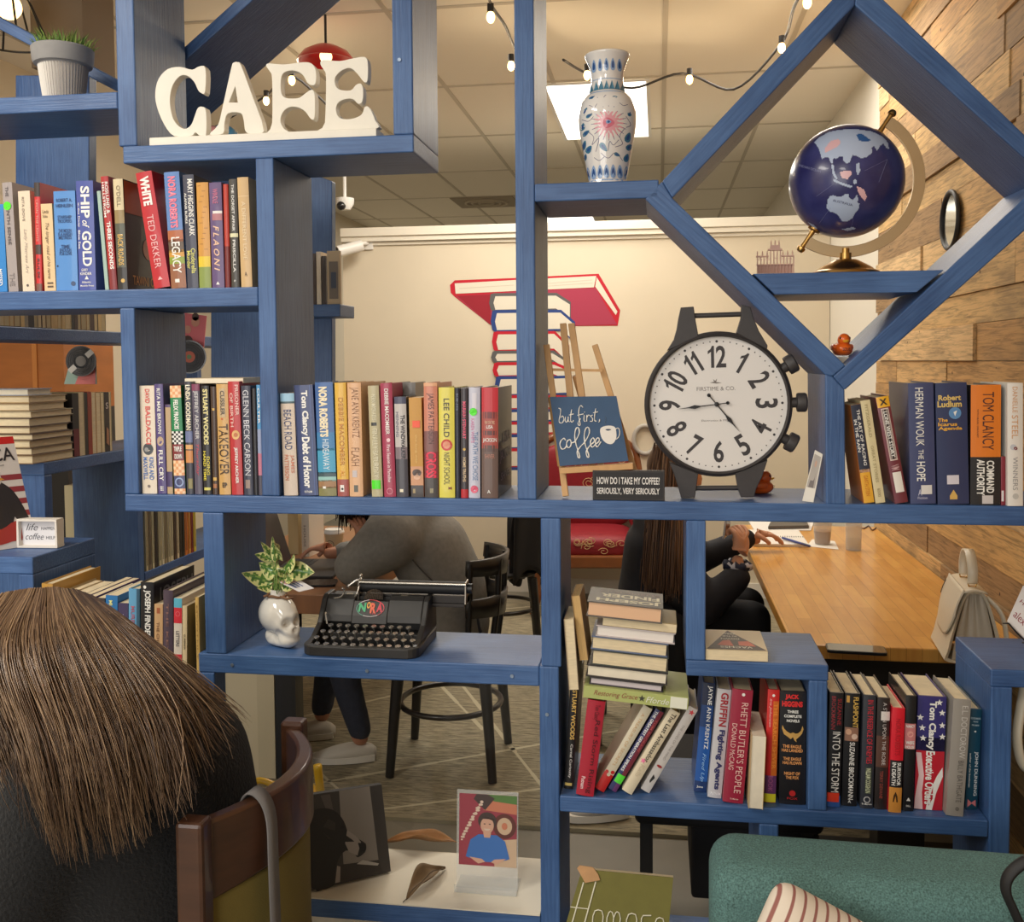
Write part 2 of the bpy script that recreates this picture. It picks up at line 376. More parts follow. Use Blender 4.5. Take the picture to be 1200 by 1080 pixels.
MB().box(-1.01, -.26, -.004, .24, ZB, ZB + .003).build('lining_sheet', mat((225, 216, 196), .6), shelf)

# second run of blue shelving standing behind, at right angles along the left
back_shelf = thing('bookshelf', 'second blue bookshelf running back along the left side, at right angles behind the big one', 'bookshelf', (0, 0, 0))
XL = -1.857; DB = .25
def bs(name, y0, y1, z0, z1): return MB().box(XL - DB, XL, y0, y1, z0, z1).build(name, blue(0) if z1 - z0 < .1 else blue(90), back_shelf, bevel=.003)
bs('shelf_board', .40, 2.3, 1.672, 1.712); bs('shelf_board', .64, 2.3, 1.262, 1.302); bs('shelf_board', 1.215, 2.3, .80, .84); bs('shelf_board', .64, 2.3, .08, .12)
bs('upright', .64, .68, 0, 1.262); bs('upright', 1.172, 1.212, .12, 1.262); bs('upright', 1.66, 1.70, 1.302, 1.672); bs('upright', 2.26, 2.3, .12, 1.262); bs('upright', .40, .44, 1.712, 2.6)
mid_shelf = shelf
MB().prism([P(18, 88, .5), P(104, 88, .5), P(104, 360, .5), P(18, 360, .5)], (0, .04, 0)).build('panel', blue(90), mid_shelf, bevel=.003)
MB().prism([P(247, 160, 1.1), P(389, 212, 1.1), P(389, 572, 1.1), P(247, 572, 1.1)], (0, .04, 0)).build('panel', blue(90), mid_shelf, bevel=.003)
pboard('diagonal_board', [(150, 114), (420, -129), (440, -129), (150, 131)], .26, .3, 42, mid_shelf)
pboard('diagonal_board', [(-60, -12), (150, 100), (150, 114), (-60, 3)], .27, .24, -28, mid_shelf)
# low block at the far left, flush with the big shelf
lb = thing('bookshelf', 'low blue shelf block at the far left carrying the magazine and small white sign', 'bookshelf', (0, 0, 0))
MB().box(-1.95, -1.46, 0, .26, 1.106, 1.147).build('top_board', blue(0), lb, bevel=.003)
MB().box(-1.497, -1.46, 0, .26, 0, 1.106).build('upright', blue(90), lb, bevel=.003)
MB().box(-1.46, -1.05, .0, .26, .84, .878).build('shelf_board', blue(0), lb, bevel=.003)
MB().box(-1.95, -1.497, .0, .26, .84, .878).build('shelf_board', blue(0), lb, bevel=.003)
# ================================================================== BOOKS
PAGE = mat((226, 208, 172), .85, noise=.10, nscale=40, stretch=(1, 1, 6), name='page_edges')
PAGEL = mat((232, 222, 200), .85, noise=.06, nscale=40, name='page_edges')
def shade(c, k): return tuple(max(0, min(255, int(v * k))) for v in c)
CREAMT = (236, 226, 200); WHT = (238, 236, 230); BLK = (26, 24, 26); NAVY = (36, 48, 84); GOLD = (214, 174, 92); RED = (178, 30, 38)
GRN = (80, 230, 30)
def bookgeo(root, w, h, d, cov, kind='hc', page=None, back=None, bulge=None):
    """cover + page block in local axes: x across the spine, y into the shelf, z up"""
    hc = kind == 'hc'; t = .0026 if hc else .0008; b = (.0022 if hc else .0008) if bulge is None else bulge
    b = min(b, w * .18)
    outer = []; N = 7
    for i in range(N):
        u = i / (N - 1); outer.append((w * u, -b * (1 - (2 * u - 1) ** 2)))
    pts = outer + [(w, d), (w - t, d)] + [(w - t, .003), (t, .003)] + [(t, d), (0, d)]
    mb = MB()
    n = len(pts)
    # a U-shaped cover, capped by hand so that the caps stay clean
    o = 0
    vs = [(x, y, 0) for x, y in pts] + [(x, y, h) for x, y in pts]
    fs = [(i, (i + 1) % n, (i + 1) % n + n, i + n) for i in range(n)]
    capb = [list(range(N)) + [N + 2, N + 3], [N - 1, N, N + 1, N + 2], [0, N + 3, N + 4, N + 5]]
    fs += [c[::-1] for c in capb] + [[i + n for i in c] for c in capb]
    mb.add(vs, fs)
    root_cov = mb.build('cover', mat(cov, .42 if hc else .5, coat=.25 if hc else .1, name='book_cover'), root, smooth=True, auto=40)
    e = .0035 if hc else .0006
    pb = MB().box(t, w - t, .0035, d - (.004 if hc else .0005), e if hc else .0004, h - e)
    pb.build('page_block', page or PAGE, root)
    return t, b
STK = {GRN, (240, 84, 40), (232, 66, 40), (90, 226, 60), (232, 226, 50), (222, 216, 210), (222, 218, 214), (214, 208, 216), (206, 200, 198), (232, 226, 216)}
def print_on(root, w, h, b, bands, texts, name='spine_print'):
    st = [q for q in bands if any(isinstance(v, tuple) and v in STK for v in q)]
    if st:
        _print(root, w, h, b, st, [], 'sticker', .0006); bands = [q for q in bands if q not in st]
    _print(root, w, h, b, bands, texts, name)
def _print(root, w, h, b, bands, texts, name, up=0.0):
    """printing on the rounded spine, f = 0 (top) .. 1 (foot), a = 0 (left) .. 1 (right)"""
    mb = MB(); ms = []; mi = {}
    def M(c, r=.45):
        k = (c, r)
        if k not in mi: mi[k] = len(ms); ms.append(mat(c, r, coat=.2, name='printed_ink'))
        return mi[k]
    def yb(a): return -b * (1 - (2 * a - 1) ** 2) - up
    def strip(f0, f1, c, a0=0.0, a1=1.0, lift=.0004):
        n = 7; vs = []
        for i in range(n):
            a = a0 + (a1 - a0) * i / (n - 1); vs += [(w * a, yb(a) - lift, h * (1 - f0)), (w * a, yb(a) - lift, h * (1 - f1))]
        mb.add(vs, [(2 * i, 2 * i + 1, 2 * i + 3, 2 * i + 2) for i in range(n - 1)], M(c))
    def disc(f, a, ra, c, asp=1.0, lift=.0007, inner=0):
        n = 20; vs = []
        for i in range(n):
            q = 2 * math.pi * i / n; x = w * a + ra * w * math.cos(q); vs.append((x, yb(x / w) - lift, h * (1 - f) + ra * w * asp * math.sin(q)))
        if inner:
            for i in range(n):
                q = 2 * math.pi * i / n; x = w * a + ra * inner * w * math.cos(q); vs.append((x, yb(x / w) - lift, h * (1 - f) + ra * inner * w * asp * math.sin(q)))
            mb.add(vs, [(i, (i + 1) % n, (i + 1) % n + n, i + n) for i in range(n)], M(c))
        else: mb.add(vs, [list(range(n))[::-1]], M(c))
    for B in bands:
        k = B[0]
        if k == 'chk':
            _, f0, f1, c1, c2, nx = B; hh = (f1 - f0) * h; ny = max(2, round(hh / (w / nx)))
            for i in range(nx):
                for j in range(ny):
                    strip(f0 + (f1 - f0) * j / ny, f0 + (f1 - f0) * (j + 1) / ny, c1 if (i + j) % 2 else c2, i / nx, (i + 1) / nx)
        elif k == 'o': disc(*B[1:])
        elif k == 'star':
            _, f, a, r, c = B; n = 10; vs = []
            for i in range(n):
                q = math.pi / 2 + math.pi * i / 5; rr = r * w * (1 if i % 2 == 0 else .42); x = w * a + rr * math.cos(q); vs.append((x, yb(x / w) - .0007, h * (1 - f) + rr * math.sin(q)))
            vs.append((w * a, yb(a) - .0007, h * (1 - f))); mb.add(vs, [(n, (i + 1) % n, i) for i in range(n)], M(c))
        elif k == 'poly':
            _, pts, c = B; vs = [(w * a, yb(a) - .0006, h * (1 - f)) for f, a in pts]; mb.add(vs, [list(range(len(vs)))], M(c))
        else: strip(*B)
    for T in texts:
        s, f0, f1, a0, a1, c = T[:6]; mode = T[6] if len(T) > 6 else 'r'; bold = T[7] if len(T) > 7 else .012; sh = T[8] if len(T) > 8 else 0
        wp = lambda p: Vector((p.x, yb(p.x / w) - .0010, p.z))
        if mode == 'r': text_on(mb, s, (w * a0, 0, h * (1 - f0)), (0, 0, -1), (1, 0, 0), h * (f1 - f0), w * (a1 - a0), M(c), bold, sh, wp)
        elif mode == 'h': text_on(mb, s, (w * a0, 0, h * (1 - f1)), (1, 0, 0), (0, 0, 1), w * (a1 - a0), h * (f1 - f0), M(c), bold, sh, wp)
    if mb.v: mb.build(name, ms, root, merge=False, fixn=False)

_last = {}
LIMITS = ((ZU, -9, -.8892), (ZM, -1.1852, -.8892), (ZM, -.8452, -.3048), (ZM, .3838, 2), (ZL, -.2092, .3112), (ZL, .3508, .6717), (.878, -1.4592, -1.0512))
def row_limits(z, x):
    for zz, lo, hi in LIMITS:
        if abs(zz - z) < .005 and lo - .02 < x < hi + .02: return lo, hi
    return -9, 9
class Row:
    def __init__(s, z, yl, yr, xl, xr, group=None): s.z, s.a, s.b, s.xl, s.xr, s.group = z, yl, yr, xl, xr, group; s.last = None
    def yb(s, x): return s.a + (s.b - s.a) * (x - s.xl) / (s.xr - s.xl)
def bk(row, xl, xr, yt, cov, label, bands=(), texts=(), lean=0, kind='hc', Y=.012, d=.155, page=None, cover_print=None, side=None):
    xb = row.yb((xl + xr) / 2)
    A = P(xl, xb, Y); Bp = P(xr, xb, Y); T = P((xl + xr) / 2 + lean, yt, Y)
    xm = (A.x + Bp.x) / 2; hz = T.z - row.z; ang = math.atan2(T.x - xm, hz)
    h = hz / math.cos(ang) - .0; w = (Bp.x - A.x) * math.cos(ang) - .0006
    # stays between the posts of its cubby
    lo, hi = row_limits(row.z, (A.x + Bp.x) / 2)
    if ang < 0 and A.x + h * math.sin(ang) < lo: ang = -math.asin(max(0, min(1, (A.x - lo) / h)))
    if ang > 0 and Bp.x + h * math.sin(ang) > hi: ang = math.asin(max(0, min(1, (hi - Bp.x) / h)))
    A.x = max(A.x, lo); w = min(w, hi - A.x)
    # keeps clear of the book on its left
    key = (round(row.z, 3), row.group); q = _last.get(key) if key[1] else None; x0 = A.x
    if q and abs(q[4] - Y) < .06:
        hm = min(h, q[3]) * math.cos(max(abs(ang), abs(q[2])))
        for zt in (0, hm):
            ov = (q[0] + q[1] / math.cos(q[2]) + zt * math.tan(q[2])) - (x0 + zt * math.tan(ang)) + .0005
            if 0 < ov < w * .45: x0 += ov; w -= ov * math.cos(ang)
    _last[key] = (x0, w, ang, h, Y)
    # rests on its lower corner
    ox = x0 if ang < 0 else x0
    oz = row.z + .0003 + (w * math.sin(ang) if ang > 0 else 0)
    t = thing('hardcover_book' if kind == 'hc' else 'paperback_book', label, 'book', (ox, Y, oz), (0, ang, 0), row.group)
    tt, b = bookgeo(t, w, h, d, cov, kind, page)
    if bands or texts: print_on(t, w, h, b, bands, texts)
    if cover_print: cover_print(t, w, h, d)
    return t
RU = Row(ZU, 343, 336, 0, 300, 'books on the upper left shelf')
bk(RU, -14, 9, 240, (38, 128, 200), 'bright blue paperback cut off by the left edge on the upper left shelf', [], [('MISSED', .74, .93, .55, .8, WHT)], -5, 'pb')
bk(RU, 9, 22, 214, (160, 150, 148), 'grey paperback with a round green sticker on its spine', [('o', .215, .42, .4, GRN)], [('THE', .04, .13, .3, .6, (90, 84, 88)), ('TENTH SENSE', .19, .57, .3, .62, (84, 78, 84)), ('THE', .83, .95, .2, .7, (130, 122, 122))], -8, 'pb')
bk(RU, 27, 41, 224, (222, 206, 182), 'slim cream paperback with faint pencil-thin script, right of the grey stickered one', [('o', .94, .45, .1, (90, 80, 78))], [('RITA DOVE', .06, .3, .3, .5, (150, 136, 124)), ('Lady Mistress Art', .38, .82, .3, .62, (170, 156, 146), 'r', 0, .3)], -6, 'pb')
bk(RU, 43, 50, 214, (206, 40, 44), 'tall thin red book with black ends between cream and tan paperbacks', [(0, .13, (58, 46, 44)), (.57, .66, (70, 52, 48)), (.93, 1, (120, 80, 70))], [('UPON THE LIGHTS', .16, .54, .3, .7, (226, 150, 140)), ('RULES', .7, .88, .3, .7, (60, 30, 30))], -3, d=.2)
bk(RU, 50.5, 66, 239, (224, 194, 150), 'short tan paperback with dark handwritten-style title, left of the light blue one', [], [('Linda', .07, .11, .15, .7, (80, 66, 54), 'h', 0), ('Sides', .125, .16, .15, .6, (80, 66, 54), 'h', 0), ('The longer road of his name', .22, .86, .3, .66, (96, 78, 62), 'r', 0, .35), ('II', .9, .96, .3, .8, (96, 78, 62))], -5, 'pb')
bk(RU, 66.5, 92, 224, (82, 140, 206), 'thick light blue book with small dark stacked titles, left of the royal blue book', [('o', .93, .8, .1, (40, 66, 108)), ('o', .75, .1, .04, (24, 40, 70))], [(s, f, f + .035, .5 - k, .5 + k, (32, 62, 112), 'h') for s, f, k in (('ROBERT A.', .075, .36), ('HEINLEIN', .13, .38), ('STARSHIP', .245, .32), ('TROOPERS', .285, .32), ('THE MOON', .38, .3), ('IS A HARSH', .415, .32), ('MISTRESS', .45, .3), ('TIME', .54, .2), ('ENOUGH', .575, .26), ('FOR LOVE', .61, .28))], -4)
bk(RU, 93, 113, 212, (70, 84, 160), 'royal blue hardcover with large white title reading downward beside the light blue book', [('poly', [(.865, .5), (.9, .38), (.9, .62)], WHT)], [('SHIP', .05, .34, .28, .8, WHT, 'r', .03), ('of', .36, .43, .34, .74, WHT, 'r', .01, .3), ('GOLD', .46, .78, .3, .84, WHT, 'r', .03), ('in the Deep', .2, .42, .06, .2, WHT), ('Blue Sea', .45, .62, .06, .2, WHT), ('GARY', .8, .825, .2, .6, WHT, 'h'), ('KINDER', .835, .86, .12, .8, WHT, 'h'), ('Atlantic', .915, .935, .2, .75, WHT, 'h'), ('Monthly Press', .95, .97, .1, .9, WHT, 'h')], -4)
bk(RU, 123.5, 128, 224, (160, 186, 176), 'very thin pale green book leaning left beside a red thriller', [], [], -10, 'pb')
bk(RU, 129, 138, 207, (176, 42, 44), 'red hardcover with two lines of white capitals leaning left, beside the black and gold book', [(.82, 1, (130, 40, 44))], [('ROSLUND &', .05, .33, .55, .92, WHT, 'r', .02), ('HELLSTROM', .05, .36, .1, .45, WHT, 'r', .02), ('THREE SECONDS', .4, .82, .35, .85, WHT, 'r', .03)], -11)
def roads_cover(t, w, h, d):
    mb = MB(); x = w + .0008
    mb.add([(x, .002, h * .7), (x, d, h * .7), (x, d, h * .99), (x, .002, h * .99)], [(0, 1, 2, 3)], 0)
    n = 20; mb.add([(x + .0002, d * .5 + .025 * math.cos(6.283 * i / n), h * .4 + .025 * math.sin(6.283 * i / n)) for i in range(n)], [list(range(n))], 1)
    text_on(mb, "TAWNI O'DELL", (x + .0003, d * .12, h * .05), (0, 1, 0), (0, 0, 1), d * .75, h * .09, 2)
    mb.build('front_cover_print', [mat((160, 96, 50), .5), mat((196, 170, 140), .5), mat(GOLD, .5)], t, merge=False, fixn=False)
bk(RU, 138.5, 150, 210, (38, 34, 32), 'black hardcover with cream spine top and gold title, its dark front cover showing', [(0, .28, (214, 198, 160)), (.28, .4, (150, 128, 84)), (.4, .8, (84, 86, 72)), ('o', .92, .6, .2, GOLD)], [("O'DELL", .06, .25, .35, .75, (120, 104, 74)), ('BACK ROADS', .5, .78, .25, .8, GOLD, 'r', .02)], -6, d=.2, cover_print=roads_cover)
bk(RU, 181, 200, 203, (190, 24, 38), 'bright red thick hardcover with white title leaning left in the upper left row', [('poly', [(.9, .5), (.93, .35), (.93, .65)], (240, 190, 190))], [('WHITE', .04, .29, .22, .78, WHT, 'r', .05), ('TED DEKKER', .37, .83, .3, .7, (238, 190, 190), 'r', -.005)], -22)
bk(RU, 201, 219, 202, (92, 132, 192), 'hardcover with sky blue top, pink capitals and a painted landscape on the spine', [(.5, .6, (176, 100, 60)), (.58, .69, (96, 74, 56)), (.67, .73, (206, 150, 56)), (.73, .79, (140, 158, 52)), (.79, 1, (150, 96, 64)), (.92, .95, WHT, .3, .6)], [('NORA ROBERTS', .04, .48, .25, .75, (238, 120, 142), 'r', .04), ('LEGACY', .56, .87, .22, .78, WHT, 'r', .015)], -9)
bk(RU, 220, 233, 205, (62, 64, 82), 'dark slate hardcover with white capitals and a yellow lower title', [], [('MARY HIGGINS CLARK', .04, .54, .45, .9, WHT, 'r', .02), ('ALAFAIR BURKE', .16, .43, .1, .32, WHT), ('Cinderella', .65, .87, .5, .9, (216, 212, 110)), ('Murder', .67, .83, .1, .45, (216, 212, 110))], -6)
bk(RU, 234, 248, 214, (208, 150, 66), 'shorter orange mosaic patterned book with yellow and green foot', [(.7, .8, (226, 196, 50)), (.8, 1, (136, 152, 74))] + [(.03 + .05 * i, .035 + .05 * i, (160, 104, 44), .1 + (i * .37) % .5, .4 + (i * .37) % .5) for i in range(13)], [], -4)
bk(RU, 249, 263.5, 214, (98, 76, 122), 'purple hardcover with big spaced sloping pale letters and a white band', [(.27, .295, (230, 226, 222), .25, 1), (.295, .36, (176, 112, 120), .2, 1), ('poly', [(.94, .5), (.97, .35), (.97, .65)], WHT)], [('WINDLE', .06, .2, .3, .7, (206, 106, 138)), ('F L A O N I', .41, .84, .25, .72, (232, 190, 160), 'r', .02, .3)], -4)
bk(RU, 264.5, 270.5, 216, (186, 58, 44), 'thin orange red book squeezed between the purple and charcoal books', [(.6, 1, (120, 40, 40))], [], -3)
bk(RU, 271.5, 281, 210, (66, 62, 56), 'charcoal hardcover with small white capitals and a pale middle band', [(.5, .535, (224, 220, 180))], [('THE DORSET AFFAIR', .05, .48, .35, .68, WHT), ('PRISCILLA', .56, .86, .35, .68, WHT), ('o', .93, .95, .4, .6, WHT)], -3.5)
bk(RU, 283, 296, 208, (206, 172, 122), 'tan hardcover with faint pale lettering, last before the blue post', [(.17, .175, (228, 204, 160))], [('A DIFFERENT LOVE', .22, .75, .35, .7, (230, 208, 168)), ('A', .86, .9, .4, .6, (90, 70, 50), 'h')], -5)

RM = Row(ZM, 578, 580, 160, 400, 'books on the middle shelf, left of the tall post')
bk(RM, 167, 184.5, 452, (222, 208, 188), 'cream hardcover with red and blue outlined capitals, first on the middle shelf', [('o', .585, .5, .34, (70, 74, 78), 1.1), ('o', .59, .4, .14, (150, 150, 150)), ('o', .93, .5, .1, (130, 120, 112))], [('DAVID', .03, .16, .4, .7, (214, 90, 84), 'r', .02), ('BALDACCI', .19, .54, .4, .72, (214, 90, 84), 'r', .02), ('KING AND', .66, .87, .55, .85, (70, 110, 176), 'r', .02), ('MAXWELL', .66, .87, .15, .45, (70, 110, 176), 'r', .02)], -6)
bk(RM, 185, 196, 450, (84, 70, 124), 'purple hardcover with white capitals and an oval picture at mid spine', [('o', .52, .5, .38, (190, 164, 140), 1.4)], [('RITA MAE BROWN', .04, .45, .3, .7, WHT), ('FULL CRY', .6, .88, .25, .75, WHT, 'r', .02), ('iii', .93, .97, .3, .7, WHT)], -5)
bk(RM, 196.5, 203, 474, (186, 160, 124), 'short narrow tan paperback with purple foot next to the purple hardcover', [(.75, .92, (70, 56, 100)), (0, .03, (84, 66, 110))], [], -3, 'pb')
OR_ = (226, 160, 110); OL = (240, 204, 164)
bk(RM, 203.5, 218, 452, (40, 120, 76), 'checkered hardcover with green, maroon and black and white bands', [('chk', 0, .11, OR_, OL, 4), (.11, .42, (30, 128, 78)), ('chk', .42, .54, BLK, WHT, 5), (.54, .69, (128, 44, 48)), ('chk', .69, .83, OR_, OL, 4), (.83, .95, (70, 74, 116)), ('o', .89, .5, .4, (150, 170, 210), 1, .0007, .7), ('chk', .95, 1, OR_, OL, 4)], [('FELIX FRANCIS', .13, .4, .3, .72, WHT, 'r', .03), ('TRIPLE', .56, .605, .15, .85, WHT, 'h', .03), ('CROWN', .63, .675, .15, .85, WHT, 'h', .03)], -6)
bk(RM, 219, 227.5, 447, (58, 58, 70), 'slim dark book with cream capitals and a small orange picture, right of the checkered one', [(.44, .54, (110, 120, 160)), (.56, .6, (222, 170, 110)), (.61, .72, (206, 140, 84)), (.86, .95, (140, 132, 86), .3, .9)], [('LINDA GOODMAN', .03, .43, .2, .85, CREAMT, 'r', .03)], -3)
bk(RM, 228, 238, 450, (86, 80, 98), 'muted purple grey hardcover with silver capitals and a red script title', [(0, .06, (130, 60, 90))], [('JEFFREY ARCHER', .06, .5, .2, .82, (206, 204, 204), 'r', .01), ('Thursday', .54, .83, .3, .75, (190, 60, 80), 'r', .01, .3)], -4)
bk(RM, 239, 248.5, 452, (34, 32, 36), 'black hardcover with cream and yellow capitals and a thin yellow foot line', [(.935, .96, (216, 206, 110), .1, .9)], [('STUART WOODS', .03, .54, .25, .85, (226, 214, 150), 'r', .04), ('DOING', .65, .82, .55, .9, (222, 206, 70), 'r', .02), ('HARD TIME', .6, .87, .1, .45, (222, 206, 70), 'r', .02)], -3.5)
bk(RM, 249.5, 256.5, 453, (70, 50, 38), 'narrow dark brown book with gold flecks between the black and golden ones', [(.2, .22, GOLD, .3, .7), (.84, .87, GOLD, .2, .8), (.9, .94, (170, 110, 70), .2, .8)], [], -3)
bk(RM, 257, 271, 450, (206, 162, 96), 'golden tan hardcover with tall black capitals across the spine', [(.04, .3, (196, 170, 130), .25, .75), ('o', .315, .45, .08, (200, 90, 50))], [('CUSSLER', .06, .28, .35, .7, (60, 48, 36), 'r', .02), ('TAKEOVER', .36, .82, .12, .92, (66, 44, 26), 'r', .005), ('EP', .89, .935, .32, .72, (50, 38, 30), 'h', .03)], -4)
bk(RM, 272, 285.5, 447, (186, 46, 50), 'red hardcover with gold disc and white lettering near the right of the cubby', [('o', .47, .55, .34, (222, 176, 110), 1.15), ('o', .47, .55, .18, (190, 110, 60))], [('PRISONER', .03, .3, .62, .9, (238, 200, 190)), ('OF BIRTH', .1, .4, .15, .42, (238, 200, 190)), ('JEFFREY ARCHER', .58, .9, .35, .68, WHT, 'r', .02)], -5)
bk(RM, 286.5, 297.5, 452, (56, 58, 76), 'navy grey hardcover with tall white capitals beside the red disc book', [(.86, .94, (150, 130, 120), .2, .7)], [('GLENN BECK CARSON', .04, .82, .2, .82, (214, 214, 220), 'r', .0)], -4)
bk(RM, 298, 303, 455, (30, 30, 38), 'thin black book second from the right in the cubby', [], [], -3)
bk(RM, 303.5, 309, 451, (80, 150, 200), 'thin sky blue book fading to pink against the blue post', [(.4, .62, (150, 160, 190)), (.62, .82, (196, 120, 140)), (.82, 1, (80, 76, 90))], [('COULTER', .03, .35, .25, .75, WHT)], -3)
# paperback lying flat on that row
z0 = max(P(228, 446.2, .03).z, P(280, 446.2, .03).z)
def flat_book(name, label, x0, x1, y0, y1, z0, h, cov, rz=0, ry=0, page=None, group=None, hc=True, spine='back', pivot=None, ovh=None):
    """a book lying flat; spine = side the spine is on"""
    w, d = x1 - x0, y1 - y0
    t = thing(name, label, 'book', (x0, y0, z0), (0, ry, rz), group)
    c = .0026 if hc else .0009; o = .004 if hc else .0; cm = mat(cov, .5, coat=.15, name='book_cover')
    mb = MB().box(0, w, 0, d, 0, c).box(0, w, 0, d, h - c, h)
    if spine == 'back': mb.box(0, w, d - c, d, c, h - c)
    elif spine == 'front': mb.box(0, w, 0, c, c, h - c)
    elif spine == 'left': mb.box(0, c, 0, d, c, h - c)
    else: mb.box(w - c, w, 0, d, c, h - c)
    mb.build('cover', cm, t, bevel=.0006)
    e = dict(x0=o, x1=w - o, y0=o, y1=d - o); k = {'back': 'y1', 'front': 'y0', 'left': 'x0', 'right': 'x1'}[spine]
    e[k] = e[k] + o - c if k[1] == '1' else e[k] - o + c
    MB().box(e['x0'], e['x1'], e['y0'], e['y1'], c, h - c).build('page_block', page or PAGE, t)
    return t
p0, p1 = P(219, 444, .04), P(287, 444, .04)
tops = max(o.location.z + (Vector((0, 0, o.children[0].dimensions.z))).z for o in bpy.data.objects if o.get('group') == RM.group)
flat_book('paperback_book', 'worn cream paperback lying flat on top of the middle left row of books', p0.x, p1.x, .03, .15, 1.5545, .012, (206, 186, 150), page=PAGEL, hc=False)

RN = Row(ZM, 580, 584, 330, 600, 'books on the middle shelf, between the two tall posts')
bk(RN, 333, 349.5, 461, (206, 188, 170), 'beige hardcover with a light blue top and navy outlined title, first after the post', [(0, .08, (150, 190, 214)), (.08, .1, (70, 90, 96))], [('BEACH ROAD', .16, .55, .22, .75, (52, 66, 110), 'r', .0), ('JAMES', .6, .78, .55, .85, (196, 120, 90)), ('PATTERSON', .6, .85, .15, .45, (196, 120, 90))], -6.5)
bk(RN, 350.5, 373.5, 451.5, (52, 66, 112), 'thick navy hardcover with bold white condensed title, left of the seaside blue one', [(0, 1, (76, 96, 150), .82, .87), (0, 1, (40, 50, 88), 0, .06)], [('Tom Clancy', .05, .46, .3, .72, WHT, 'r', .04), ('Debt of Honor', .47, .93, .3, .72, WHT, 'r', .04), ('PUTNAM', .955, .975, .3, .7, WHT, 'h')], -7)
bk(RN, 374, 395, 448, (60, 100, 160), 'blue hardcover with white capitals and a painted flower meadow at the foot', [(.44, .6, (58, 126, 178)), (.58, .8, (70, 160, 196)), (.79, .83, (60, 84, 90)), (.83, .87, (150, 196, 190)), (.86, .93, (160, 120, 80)), (.92, 1, (134, 128, 78)), (.915, .935, WHT, .25, .42)], [('NORA ROBERTS', .04, .48, .2, .68, (238, 224, 190), 'r', .05), ('HIDEAWAY', .5, .77, .32, .68, (220, 232, 240), 'r', .0)], -5)
bk(RN, 396, 409.5, 448.5, (226, 180, 72), 'yellow hardcover with brown capitals beside the peach coloured one', [(.85, 1, (164, 84, 76)), (.9, .96, WHT, .25, .6), ('o', .935, .45, .1, (40, 40, 40))], [('DEBBIE MACOMBER', .13, .73, .3, .72, (190, 128, 40), 'r', .01), ('AL', .77, .83, .3, .7, (220, 150, 50))], -4)
bk(RN, 410, 426, 448.5, (222, 176, 134), 'peach coloured hardcover with thin brown capitals, its tan cover showing at right', [(.9, .96, (90, 90, 80), .35, .65), (.77, .83, (200, 190, 190), .25, .6)], [('JANE ANN KRENTZ', .04, .48, .15, .82, (140, 96, 60), 'r', -.008), ('FLASH', .57, .73, .2, .78, (140, 96, 60), 'r', -.008)], -3, d=.2)
bk(RN, 436, 449, 452, (186, 176, 140), 'sage grey hardcover with a green rectangular sticker near its foot', [(.33, .36, (50, 50, 46), .2, .7), (.85, .93, GRN, .05, .85)], [('FERN MICHAELS', .08, .31, .3, .7, (216, 210, 180)), ('FINALLY SATURDAY', .39, .83, .25, .75, (216, 210, 180))], -5)
bk(RN, 450.5, 464.5, 449, (166, 54, 82), 'crimson hardcover with white capitals and a small rose emblem', [('o', .5, .55, .16, (240, 200, 206)), ('o', .95, .5, .26, (226, 150, 164), 1, .0007, .8)], [('DEBBIE MACOMBER', .05, .45, .35, .68, WHT, 'r', .01), ('First Season in Paradise', .54, .87, .4, .68, (244, 214, 218))], -5, d=.09)
bk(RN, 465, 479, 465, (70, 66, 74), 'dark book with a pale grey upper spine, right of the crimson hardcover', [(0, .07, (76, 78, 100)), (.07, .5, (196, 190, 186)), (.5, .62, (130, 116, 122)), (.92, .95, CREAMT, .3, .6)], [('HENNING', .15, .4, .1, .35, (110, 110, 130)), ('THE WINDWALKER', .18, .62, .5, .85, (52, 48, 56), 'r', .03)], -3, d=.095)
bk(RN, 467, 487, 448, (124, 124, 122), 'taller grey book set back behind the dark and orange paperbacks', [], [], 0, Y=.11, d=.1)
bk(RN, 482, 497, 466, (200, 148, 66), 'orange tan paperback with an orange sticker and a face picture near the foot', [(.23, .3, (240, 84, 40), .25, .85), (.69, .88, (206, 150, 110)), ('o', .755, .5, .36, (84, 66, 60), .8), ('o', .8, .5, .26, (226, 180, 150), .7), (.88, 1, (70, 64, 64)), (.915, .96, (170, 150, 110), .15, .35)], [('the long way', .37, .66, .42, .6, (226, 190, 110))], -3, 'pb', d=.095)
bk(RN, 498, 514, 448.5, (206, 130, 104), 'salmon to charcoal hardcover with dark author capitals and bold red title', [(.0, .03, (226, 170, 130)), (.42, .6, (130, 84, 80)), (.6, .83, (130, 56, 64)), (.83, 1, (72, 66, 64)), (.92, .96, (150, 140, 110), .4, .65)], [('JAMES PATTERSON', .09, .53, .2, .75, (96, 62, 60), 'r', .0), ('CROSS', .6, .83, .12, .9, (232, 50, 80), 'r', .04)], -1.5)
bk(RN, 515, 533.5, 454, (224, 212, 84), 'bright yellow hardcover with black capitals and a red round target badge', [('o', .52, .5, .36, (200, 60, 50)), ('o', .52, .5, .24, (226, 150, 120))], [('LEE CHILD', .1, .45, .32, .68, (66, 62, 34), 'r', .01), ('NIGHT SCHOOL', .59, .88, .32, .68, (66, 62, 34), 'r', .0), ('M', .9, .925, .6, .8, (120, 40, 40), 'h')], -1)
bk(RN, 534, 540, 455, (34, 38, 54), 'thin navy black book right of the yellow one', [], [('KING', .05, .2, .3, .7, (120, 130, 150))], -1)
